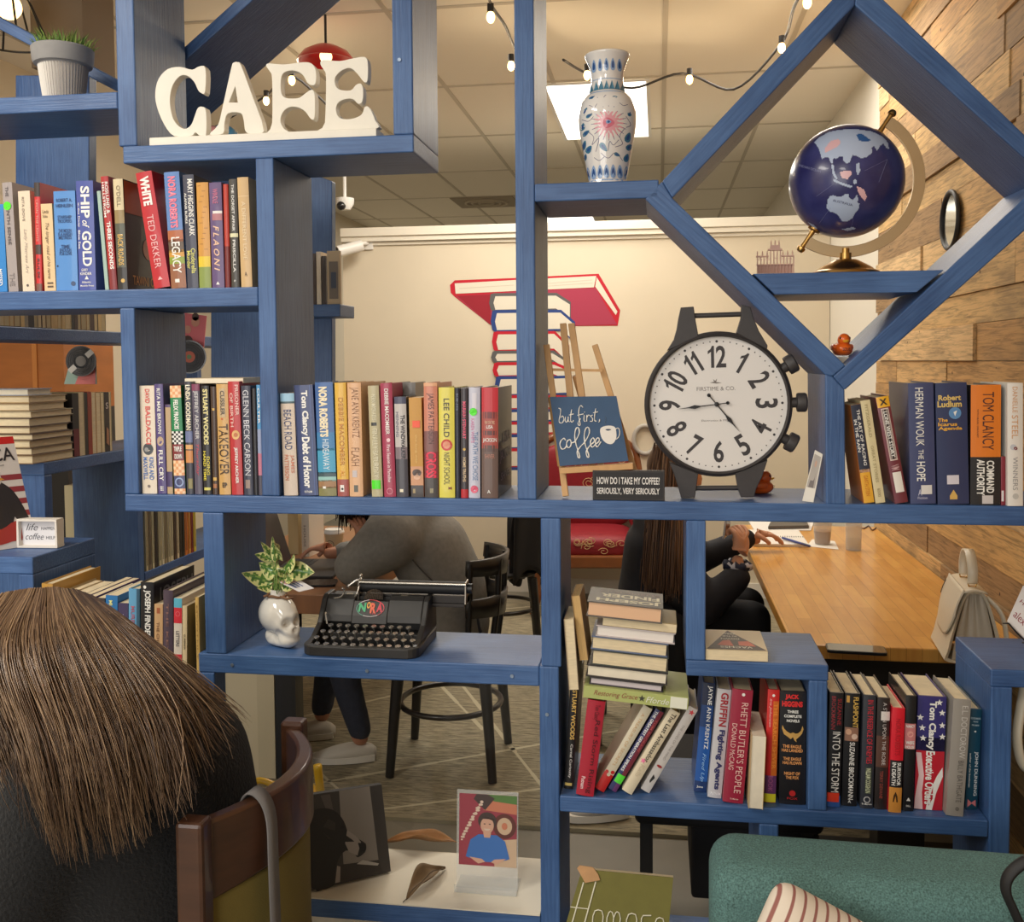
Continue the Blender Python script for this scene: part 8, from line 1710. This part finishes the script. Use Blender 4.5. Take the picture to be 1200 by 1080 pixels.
sw = [j for j in J[:4]] + [J[4]] + J[6:9] + J[10:13]; sw = [(x, y, z, (r[0] * 1.06, r[1] * 1.06) if isinstance(r, tuple) else r * 1.3) for x, y, z, r in sw]
blob('jacket', sw, [(0, 1), (1, 2), (2, 3), (3, 4), (3, 5), (5, 6), (6, 7), (3, 8), (8, 9), (9, 10)], JK, pr2)
jn = [J[0]] + J[14:18] + J[18:22]; jn = [(x, y, max(z, .12), (r[0] * .98, r[1]) if isinstance(r, tuple) else r * 1.12) for x, y, z, r in jn]
blob('trousers', jn, [(0, 1), (1, 2), (2, 3), (3, 4), (0, 5), (5, 6), (6, 7), (7, 8)], mat((24, 24, 28), .85), pr2)
for yy in (-.12, .12): shoe('shoe', (HX + .30, HY + yy, .003), (HX + .57, HY + yy, .003), .095, .1, SH, pr2, SOLE)
hm, W_ = head(pr2, (HX + .10, HY, 1.115), (.92, -.05, -.32), (.32, 0, .92), 1.0, SKIN); hm.build('head', SKIN, pr2, smooth=True, auto=180)
BR_ = [mat(c, .42) for c in ((92, 66, 50), (118, 86, 64), (72, 50, 38), (138, 104, 76))]
hb = MB(); cc = Vector((HX + .085, HY, 1.13)); hb.ball(cc + Vector((-.008, 0, .01)), (.108, .09, .112), 24, 16)
def hs2(u, s, j):
    a = 1.05 + 4.2 * u; r0 = Vector((.085 * math.cos(a), .085 * math.sin(a), .06 + .02 * j[0])); sp_ = 1 + .35 * math.sin(min(1, s * 1.4) * 1.57)
    near = max(0, -math.sin(a))
    return cc + Vector((r0.x * sp_ - .04 * s + .02 * near * s, r0.y * sp_ - .16 * near * min(1, s * 1.6) + .012 * j[2] * s, r0.z * (1 - s) - .45 * s ** 1.1 * (1 + .06 * j[3]))) + Vector((.010 * j[1] * s, 0, 0))
hair_strands(hb, hs2, 900, random.Random(5), .0045, 4); hb.build('hair', BR_, pr2, smooth=True, auto=180, merge=False, fixn=False)
hand_simple(pr2, (HX + .337, HY - .155, .785), (.12, .0, 1), (-.55, .85, .1), 1.2, SKIN, 1.15)
hand_simple(pr2, (HX + .43, HY + .26, .812), (1, .15, -.02), (0, 0, -1), .95, SKIN, .35)
t = MB().tube([(HX + .335 + .040 * math.cos(6.283 * i / 24) + .005 * math.sin(i * 5), HY - .16 + .038 * math.sin(6.283 * i / 24), .755 + .006 * math.sin(i * 3)) for i in range(24)], [.017 + .004 * math.sin(i * 2.3) for i in range(24)], 9, closed=True)
t.m = [(i * 7919 % 11) // 8 for i in range(len(t.f))]; t.build('scrunchie', [mat((30, 36, 62), .7), mat((196, 196, 206), .7)], pr2, smooth=True, auto=180)
t = thing('phone', 'white edged phone held in the raised hand of the person in black', 'phone', (HX + .30, HY - .085, .945), (R_(8), R_(-8), R_(70))); MB().box(-.036, .036, -.004, .004, -.075, .075).build('body', mat((206, 204, 204), .3), t, bevel=.003); MB().box(-.033, .033, -.0046, -.004, -.07, .07).build('screen', mat((24, 24, 28), .1), t)
t = thing('stool', 'dark wooden stool under the person in black', 'stool', (HX - .03, HY, 0.0145))
MB().box(-.22, .22, -.21, .21, .40, .435).build('seat', BLACKW, t, bevel=.01)
for sx, sy in ((1, 1), (1, -1), (-1, 1), (-1, -1)): MB().box(.2 * sx - .018, .2 * sx + .018, .185 * sy - .018, .185 * sy + .018, 0, .40).build('leg', BLACKW, t, bevel=.004)
t = thing('coat', 'black coat hanging down between the stool and the table beside the person in black', 'coat', (HX - .03, HY, 0.0145))
def ct(u, v): a = -1.2 + 2.4 * u; return Vector((-.06 + .30 * u, -.262 - .03 * math.sin(u * 11 + v * 2) - .03 * v, .60 - .50 * v + .03 * math.sin(u * 6)))
MB().grid(ct, 24, 14).build('cloth', mat((22, 22, 26), .9), t, smooth=True, solid=.012, auto=180)

t = thing('bag_strap', 'cream leather strap hanging at the right edge below the blue end block', 'strap', (0, 0, 0))
MB().tube(smooth_loop([Vector((P(1203, 806, .09).x, .09, .926)), P(1196, 830, .09), P(1192, 862, .08), P(1196, 890, .08), P(1206, 902, .09), P(1216, 880, .1), Vector((P(1218, 806, .1).x, .1, .926))], 5, False), .006, 8, flat=1.8).build('webbing', LEA, t, smooth=True, auto=180)
# ================================================================== NEARER THAN THE SHELVES
# --- magazine and box sign on the low block at the far left
ZK = 1.1475
q = [P(-52, 651, .05), P(43, 636, .05), P(15, 511, .12), P(-85, 522, .12)]
q[0] = PZ(-52, 652, ZK + .001); q[1] = PZ(43, 638, ZK + .001); 
up_ = (q[2] - q[1]); q[3] = q[0] + up_
mn = (q[1] - q[0]).cross(q[3] - q[0]).normalized(); mn = mn if mn.y < 0 else -mn
lean = Vector((0, .0, 0))
t = thing('magazine', 'large magazine with striped flag and eagle cover leaning at the left edge', 'magazine', (0, 0, 0))
MB().prism(q, -mn * .006 + Vector((0, 0, .0))).build('pages', PAGEL, t)
mb = MB()
def mg(pts, c, l): mb.add([bil(q, u, v) + mn * l for u, v in pts], [list(range(len(pts)))], c)
mg([(0, 0), (1, 0), (1, 1), (0, 1)], 0, .0006); mg([(0, .935), (1, .935), (1, 1), (0, 1)], 1, .0008)
for i in range(6): mg([(0, .66 - .11 * i), (1, .66 - .11 * i), (1, .61 - .11 * i), (0, .61 - .11 * i)], 2, .0009)
mg([tuple(p) for p in smooth_loop([(.45, .2), (.5, .5), (.62, .62), (.72, .60), (.86, .5), (.96, .3), (1, .12), (.88, .14), (.8, .28), (.72, .12), (.6, .18), (.52, .1)], 3)], 3, .0012)
mg([tuple(p) for p in smooth_loop([(.58, .6), (.62, .72), (.7, .72), (.74, .62), (.68, .57)], 3)], 4, .0014); mg([(.66, .66), (.78, .62), (.67, .61)], 6, .0016)
mg([tuple(p) for p in smooth_loop([(.3, .05), (.4, .2), (.6, .18), (.8, .24), (.96, .18), (.94, .1), (.7, .06), (.5, .04)], 3)], 5, .0016)
ex_ = (q[1] - q[0]).normalized(); ey_ = (q[3] - q[0]).normalized(); Lm = (q[1] - q[0]).length; Hm = (q[3] - q[0]).length
text_on(mb, 'AMERICA', q[0] + ex_ * Lm * .06 + ey_ * Hm * .785 + mn * .0018, ex_, ey_, Lm * .9, Hm * .12, 3, .01)
text_on(mb, 'special', q[0] + ex_ * Lm * .6 + ey_ * Hm * .735 + mn * .0018, ex_, ey_, Lm * .2, Hm * .02, 3, 0)
mb.build('cover_print', [mat(c, .35, coat=.3) for c in ((222, 212, 202), (206, 44, 36), (150, 60, 62), (52, 46, 44), (200, 190, 180), (176, 60, 50), (214, 150, 60))], t, merge=False, fixn=False)
a, b = PZ(20, 642, ZK), PZ(72, 641, ZK); T = P(20, 608.5, a.y)
t = thing('box_sign', 'small white framed box sign with script lettering in front of the magazine', 'sign', (a.x, a.y, ZK + .0005), (0, 0, R_(3))); w_ = b.x - a.x; h_ = T.z - ZK; dd = .032
MB().box(0, w_, 0, dd, 0, .005).box(0, w_, 0, dd, h_ - .005, h_).box(0, .005, 0, dd, .005, h_ - .005).box(w_ - .005, w_, 0, dd, .005, h_ - .005).build('frame', mat((226, 218, 206), .6), t, bevel=.0008)
MB().box(.005, w_ - .005, .014, .018, .005, h_ - .005).build('back_panel', mat((222, 220, 222), .6), t)
mb = MB()
for s, x, z, L, H, sh in (('life', .12, .58, .3, .24, .35), ('HAPPENS', .50, .60, .4, .11, 0), ('coffee', .10, .26, .46, .22, .35), ('HELPS', .62, .28, .27, .11, 0)): text_on(mb, s, (w_ * x + .004, .0135, h_ * z), (1, 0, 0), (0, 0, 1), w_ * L, h_ * H, 0, -.006 if sh else .0, sh)
mb.build('lettering', mat((70, 70, 76), .6), t, merge=False, fixn=False)

# --- teal sofa with striped cushion and a bag
TEAL = mat((84, 118, 114), .9, noise=.6, nscale=330, bump=.5, bscale=700, name='teal_weave')
sx0 = P(833, 1050, -.42).x; stop = P(860, 992, -.34).z - .008
t = thing('sofa', 'teal woven fabric sofa with rounded back at the lower right', 'sofa', (sx0, -.42, 0), (0, 0, R_(-1.5)))
SL = .93
def rbox(name, x0, x1, y0, y1, z0, z1, r, m, par, puff=0):
    def fn(u, v):
        a = 2 * math.pi * u; qv = math.pi * v; sg = lambda c, e: (abs(c) ** e) * (1 if c >= 0 else -1); e = r
        return Vector(((x0 + x1) / 2 + sg(math.cos(a), e) * sg(math.sin(qv), e) * (x1 - x0) / 2, (y0 + y1) / 2 + sg(math.sin(a), e) * sg(math.sin(qv), e) * (y1 - y0) / 2, (z0 + z1) / 2 - sg(math.cos(qv), e) * (z1 - z0) / 2))
    return MB().grid(fn, 72, 40, closed_u=True).build(name, m, par, smooth=True, auto=180)
def cush(name, x0, x1, y0, y1, z0, z1, r, m, par): return MB().box(x0, x1, y0, y1, z0, z1).build(name, m, par, bevel=r, seg=6, smooth=True, auto=180)
cush('back', 0, SL, .0, .19, .16, stop, .05, TEAL, t); cush('seat', .0, SL, -.62, -.004, .16, .43, .04, TEAL, t)
for x in (.06, SL - .06):
    for y in (-.56, .13): MB().lathe([(.014, 0), (.024, .16), (0, .16)], 14, c=(x, y, 0)).build('leg', mat((60, 40, 26), .4), t, smooth=True)
def stripe_mat():
    m = bpy.data.materials.new('striped_linen'); m.use_nodes = True; nt = m.node_tree; b = nt.nodes['Principled BSDF']; tc = nt.nodes.new('ShaderNodeTexCoord'); wv = nt.nodes.new('ShaderNodeTexWave'); wv.inputs['Scale'].default_value = 16; wv.bands_direction = 'X'
    nt.links.new(tc.outputs['Object'], wv.inputs['Vector']); cr = nt.nodes.new('ShaderNodeValToRGB'); e = cr.color_ramp.elements; e[0].position = .08; e[0].color = lin((150, 96, 88)); e[1].position = .22; e[1].color = lin((222, 208, 190)); nt.links.new(wv.outputs['Fac'], cr.inputs[0]); nt.links.new(cr.outputs[0], b.inputs['Base Color']); b.inputs['Roughness'].default_value = .9; return m
pc_ = P(842, 1053, -.50)
t2 = thing('cushion', 'cream cushion with thin reddish stripes, its corner showing on the teal sofa', 'cushion', (pc_.x + .095, -.555, .475), (R_(-16), R_(28), R_(4)))
def pil(u, v):
    a = 2 * math.pi * u; qv = math.pi * v; sg = lambda c, e: (abs(c) ** e) * (1 if c >= 0 else -1); X = sg(math.cos(a), .5); Z = sg(math.sin(a), .5); r = math.sin(qv) ** .55; k = 1 + .10 * abs(math.sin(2 * a)) ** 3
    return Vector((X * r * .125 * k, -math.cos(qv) * .045, .14 + Z * r * .12 * k))
MB().grid(pil, 64, 28, closed_u=True).build('cover', stripe_mat(), t2, smooth=True, auto=180)
bq = P(1215, 1090, -.5)
t = thing('bag', 'dark grey bag with a black strap loop lying on the sofa at the right edge', 'bag', (bq.x + .06, -.56, .435))
rbox('body', -.13, .16, -.09, .09, 0, max(.12, bq.z - .435 + .02), .5, mat((48, 46, 44), .8), t)
sp_ = [P(x, y, -.53) - Vector((bq.x + .06, -.56, .435)) for x, y in ((1195, 1082), (1186, 1062), (1179, 1045), (1180, 1030), (1190, 1017), (1206, 1008), (1224, 1012), (1236, 1040), (1240, 1080))]
MB().tube(smooth_loop(sp_, 5, False), .0042, 8, flat=2.2).build('strap', mat((22, 20, 20), .6), t, smooth=True, auto=180)

# --- chair of the seated woman
WOODB = mat((72, 44, 28), .38, coat=.25, noise=.25, nscale=9, stretch=(1, 1, 5), name='worn_brown_wood'); OLV = mat((112, 98, 44), .85, bump=.4, bscale=500, name='olive_seat_fabric')
BX = -.755; Y0_, Y1_ = -.62, -.17
t = thing('dining_chair', 'worn brown wooden chair with curved crest rail and olive back, under the seated woman', 'chair', (BX, (Y0_ + Y1_) / 2, 0))
hy = (Y1_ - Y0_) / 2; ZT = .855
def crest(v): return .088 * (1 - (v * 2 - 1) ** 2)   # bulge towards +x
def strip(x_off0, x_off1, z0f, z1f, name, m, par, n=25, y_in=.0):
    vs = []; fs = []
    for i in range(n):
        v = i / (n - 1); y = -hy + y_in + (2 * hy - 2 * y_in) * v; xb = crest(v)
        for xo, zz in ((x_off0, z0f(v)), (x_off1, z0f(v)), (x_off1, z1f(v)), (x_off0, z1f(v))): vs.append((xb + xo, y, zz))
    for i in range(n - 1):
        for j in range(4): fs.append((i * 4 + j, (i + 1) * 4 + j, (i + 1) * 4 + (j + 1) % 4, i * 4 + (j + 1) % 4))
    fs += [(0, 1, 2, 3), tuple((n - 1) * 4 + j for j in (3, 2, 1, 0))]
    return MB().add(vs, fs).build(name, m, par, bevel=.006, smooth=True)
strip(-.014, .018, lambda v: ZT - .15 + .02 * (1 - (2 * v - 1) ** 2), lambda v: ZT - .012 + .006 * (1 - (2 * v - 1) ** 2), 'crest_rail', WOODB, t, y_in=.018)
strip(-.010, .010, lambda v: .50, lambda v: ZT - .14, 'back_panel', OLV, t, y_in=.02)
for y in (-hy, hy):
    MB().add([(x + (.03 if z < .1 else 0), y + yy, z) for z in (0, .45, ZT) for x, yy in ((-.024, -.02), (.024, -.02), (.024, .02), (-.024, .02))], [(3, 2, 1, 0), (8, 9, 10, 11)] + [(k * 4 + j, k * 4 + (j + 1) % 4, (k + 1) * 4 + (j + 1) % 4, (k + 1) * 4 + j) for k in range(2) for j in range(4)]).build('back_post', WOODB, t, bevel=.007)
    MB().box(-.47, -.43, y - .02, y + .02, 0, .43).build('front_leg', WOODB, t, bevel=.006)
cush('seat', -.48, -.03, -hy + .02, hy - .02, .42, .475, .02, OLV, t)
MB().box(-.47, -.02, -hy - .01, hy + .01, .36, .42).build('apron', WOODB, t, bevel=.006)
yS = P(335, 975, -.52).y
t = thing('strap', 'grey woven bag strap hung over the crest rail of the brown chair', 'strap', (0, 0, 0))
v_ = .235; xs = BX + crest(v_); ys = (Y0_ + Y1_) / 2 - hy + 2 * hy * v_
pth = smooth_loop([(xs - .024, ys + .03, .42), (xs - .026, ys + .015, .7), (xs - .026, ys + .005, ZT - .03), (xs - .004, ys, ZT + .004), (xs + .026, ys - .004, ZT - .03), (xs + .034, ys - .012, .72), (xs + .042, ys - .02, .42)], 6, False)
mb = MB(); vs = []
for p in pth:
    for s in (-1, 1): vs.append(p + Vector((.002 * s, .0155 * s, 0)))
mb.add(vs, [(2 * i, 2 * i + 1, 2 * i + 3, 2 * i + 2) for i in range(len(pth) - 1)]).build('webbing', mat((112, 108, 106), .9, bump=.4, bscale=600, name='grey_webbing'), t, smooth=True, solid=.003, auto=180)

# --- seated woman, seen from behind: one body, black fleece, long brown hair
pr = thing('person', 'person with long brown hair in a black fleece seated in the near left corner', 'person', (0, 0, 0))
WX, WY = -.96, -.42
J = [(WX + .03, WY, .57, (.20, .155)), (WX + .04, WY, .70, (.20, .15)), (WX + .02, WY, .82, (.205, .15)), (WX - .03, WY, .89, (.165, .115)), (WX - .08, WY, .97, .058), (WX - .11, WY, 1.0, .05),
     (WX - .02, WY - .19, .925, .075), (WX - .10, WY - .23, .70, .062), (WX - .32, WY - .22, .80, .042), (WX - .40, WY - .18, .82, .032),
     (WX - .02, WY + .19, .845, .075), (WX - .14, WY + .25, .72, .058), (WX - .36, WY + .18, .80, .042), (WX - .42, WY + .15, .82, .032),
     (WX - .02, WY - .11, .57, .095), (WX - .43, WY - .12, .55, .07), (WX - .42, WY - .12, .30, .052), (WX - .40, WY - .12, .09, .042),
     (WX - .02, WY + .11, .57, .095), (WX - .43, WY + .12, .55, .07), (WX - .42, WY + .12, .30, .052), (WX - .40, WY + .12, .09, .042)]
blob('body', shrink(J, .84), E_, SKIN, pr, .012)
FLC = bpy.data.materials.new('black_fleece'); FLC.use_nodes = True; nt = FLC.node_tree; b_ = nt.nodes['Principled BSDF']; b_.inputs['Base Color'].default_value = lin((14, 14, 16)); b_.inputs['Roughness'].default_value = .95; b_.inputs['Sheen Weight'].default_value = .06; b_.inputs['Sheen Roughness'].default_value = .5
tc = nt.nodes.new('ShaderNodeTexCoord'); n_ = nt.nodes.new('ShaderNodeTexNoise'); n_.inputs['Scale'].default_value = 160; n_.inputs['Detail'].default_value = 6; nt.links.new(tc.outputs['Object'], n_.inputs['Vector']); bp = nt.nodes.new('ShaderNodeBump'); bp.inputs['Strength'].default_value = 1; bp.inputs['Distance'].default_value = .006; nt.links.new(n_.outputs['Fac'], bp.inputs['Height']); nt.links.new(bp.outputs[0], b_.inputs['Normal'])
sw = [j for j in J[:4]] + [J[4]] + J[6:9] + J[10:13]; sw = [(x, y, z, (r[0] * 1.14, r[1] * 1.16) if isinstance(r, tuple) else r * (1.38 if i != 4 else 1.1)) for i, (x, y, z, r) in enumerate(sw)]
blob('fleece_jacket', sw, [(0, 1), (1, 2), (2, 3), (3, 4), (3, 5), (5, 6), (6, 7), (3, 8), (8, 9), (9, 10)], FLC, pr, .014, 12)
jn = [J[0]] + J[14:18] + J[18:22]; jn = [(x, y, max(z, .12), (r[0] * .98, r[1]) if isinstance(r, tuple) else r * 1.1) for x, y, z, r in jn]
blob('trousers', jn, [(0, 1), (1, 2), (2, 3), (3, 4), (0, 5), (5, 6), (6, 7), (7, 8)], mat((30, 32, 44), .85), pr)
for yy in (-.12, .12): shoe('shoe', (WX - .30, WY + yy, .003), (WX - .57, WY + yy, .003), .09, .09, mat((40, 38, 38), .6), pr, SOLE)
hm, W_ = head(pr, P(36, 782, WY), (-.93, .12, -.35), (-.35, 0, .93), 1.0, SKIN); hm.build('head', SKIN, pr, smooth=True, auto=180)
for sy in (-1, 1): hand_simple(pr, (WX - .40, WY + .17 * sy, .82), (-1, -.3 * sy, -.05), (0, .2 * sy, -1), 1.0, SKIN, .5)
KEY = [((8, 698, -.45), (-45, 768, -.60), (-20, 850, -.66), (20, 930, -.68)), ((34, 692, -.47), (5, 762, -.64), (44, 880, -.72), (74, 1004, -.73)), ((60, 690, -.46), (76, 752, -.61), (120, 868, -.69), (150, 990, -.70)), ((84, 693, -.42), (128, 742, -.51), (188, 832, -.60), (218, 940, -.63)), ((104, 701, -.36), (152, 732, -.41), (218, 788, -.42), (278, 838, -.40))]
KEY = [[P(*p) for p in k] for k in KEY]
def key(u, r):
    f = u * (len(KEY) - 1); i = min(int(f), len(KEY) - 2); k = f - i; k = k * k * (3 - 2 * k) * .5 + k * .5
    return KEY[i][r].lerp(KEY[i + 1][r], k)
HC = P(42, 776, WY)
def hair_pt(u, s, push=0.0):
    a, b, c, d = (key(u, r) for r in range(4))
    if s < 1 / 3: t_ = s * 3; p0, p1, p2, p3 = a + (a - b) * .2, a, b, c
    elif s < 2 / 3: t_ = s * 3 - 1; p0, p1, p2, p3 = a, b, c, d
    else: t_ = s * 3 - 2; p0, p1, p2, p3 = b, c, d, d + (d - c) * .8
    p = .5 * ((2 * p1) + (p2 - p0) * t_ + (2 * p0 - 5 * p1 + 4 * p2 - p3) * t_ * t_ + (3 * p1 - p0 - 3 * p2 + p3) * t_ ** 3)
    if push:
        o = (p - HC); o.z *= .3; p = p + o.normalized() * push
    return p
HB = [mat(c, .36, name='brown_hair') for c in ((98, 74, 54), (122, 96, 70), (76, 57, 42), (150, 122, 92), (108, 84, 62))]
hb = MB()
hb.grid(lambda u, v: hair_pt(u, v * .86, -.016 - .012 * math.sin(math.pi * v)), 40, 40, 2)
hb.ball(HC + Vector((.0, 0, .004)), (.112, .108, .108), 28, 18, 2)
rnd = random.Random(17)
for i in range(2600):
    u = min(1, max(0, rnd.random() * 1.04 - .02)); L = rnd.uniform(.72, 1.04) if rnd.random() < .75 else rnd.uniform(.45, .8); ph = rnd.random() * 6.28; wv = rnd.gauss(0, .010); dp_ = rnd.uniform(-.012, .010); uo = rnd.gauss(0, .022); fz = rnd.gauss(0, .006); clump = .03 * math.sin(u * 60)
    pts = []
    for k in range(13):
        s = L * k / 12; uu = min(1, max(0, u + uo * s + clump * s * s)); p = hair_pt(uu, s, dp_ + .006 * math.sin(s * 7 + ph) * s + fz * s * s); p = p + Vector((wv * math.sin(s * 5 + ph) * s, wv * math.cos(s * 4 + ph) * s, 0)); pts.append(p)
    r = rnd.uniform(.0009, .0019); hb.tube(pts, [r * (1 - .8 * (k / 12) ** 2.5) for k in range(13)], 3, rnd.randrange(5), cap=False)
hair = hb.build('hair', HB, pr, smooth=True, auto=180, merge=False, fixn=False)

# --- small table at the left with a blue glass, yellow watering can, black chair at the near table end, sneakers
t = thing('side_table', 'dark wooden table edge at the left in front of the seated woman', 'table', (-1.75, -.45, 0))
MB().box(-.36, .30, -.45, .45, .705, .735).build('tabletop', mat((70, 46, 32), .4), t, bevel=.004); MB().lathe([(.2, 0), (.2, .02), (.03, .05), (.03, .705), (0, .705)], 24).build('pedestal', BLACKW, t, smooth=True)
q = P(2, 885, -.30)
t = thing('glass_jar', 'blue tinted glass jar at the left edge beside the seated woman', 'jar', (min(q.x - .05, -1.52), -.30, .7355)); hj = P(2, 850, -.3).z - .7355
MB().lathe([(0, 0), (.034, 0), (.036, .006), (.036, hj * .8), (.028, hj * .9), (.03, hj), (.026, hj), (.024, hj * .9), (.032, hj * .8), (.032, .01), (0, .01)], 28).build('body', mat((80, 120, 176), .08, alpha=.55), t, smooth=True); MB().lathe([(0, .011), (.031, .011), (.031, hj * .45), (0, hj * .45)], 24).build('contents', mat((60, 30, 34), .4), t, smooth=True)
YEL = mat((222, 176, 32), .35, coat=.2, name='yellow_plastic'); q = PZ(345, 1035, 0)
t = thing('watering_can', 'yellow plastic watering can on the floor behind the low case, mostly hidden by the chair', 'watering can', (q.x, q.y, .0))
hh = P(345, 922, q.y).z
MB().lathe([(0, 0), (.105, 0), (.11, .01), (.095, hh * .8), (.07, hh * .97), (.06, hh), (.052, hh), (.085, hh * .78), (.098, .012), (0, .012)], 32).build('body', YEL, t, smooth=True)
sp1 = P(372, 896, q.y) - Vector((q.x, q.y, 0))
MB().tube(smooth_loop([(.09, 0, .08), (.10, 0, .17), tuple(sp1.lerp(Vector((.1, 0, .17)), .4)), tuple(sp1)], 4, False), .013, 12).build('spout', YEL, t, smooth=True, auto=180)
MB().tube(smooth_loop([(-.05, 0, hh), (-.12, 0, hh + .01), (-.16, 0, hh * .7), (-.1, 0, hh * .35)], 5, False), .01, 10).build('handle', YEL, t, smooth=True, auto=180)
q = P(757, 1030, .50)
t = thing('chair', 'black padded chair at the near end of the long table, under the low shelf', 'chair', (q.x, .48, 0))
BLKF = mat((24, 23, 25), .85, name='black_cloth')
cush('seat', -.03, .46, .0, .40, .36, .47, .02, BLKF, t); MB().box(.12, .45, .02, .38, .16, .36).build('skirt', BLKF, t, bevel=.01); cush('back_rest', .43, .47, .02, .38, .48, .72, .015, BLKF, t)
for x, y in ((0, .02), (.42, .02), (0, .37), (.42, .37)): MB().box(x - .016, x + .016, y - .016 + .016, y + .016 + .0, 0, .36).build('leg', BLACKW, t)
q = PZ(735, 962, .0145); 
t = thing('sneaker', 'pale grey sneaker at the rug edge below the leaning books', 'shoe', (0, 0, 0)); shoe('upper', (q.x, q.y + .05, .0145 + .003), (q.x - .22, q.y - .02, .0145 + .003), .085, .08, mat((150, 146, 140), .7), t, SOLE)
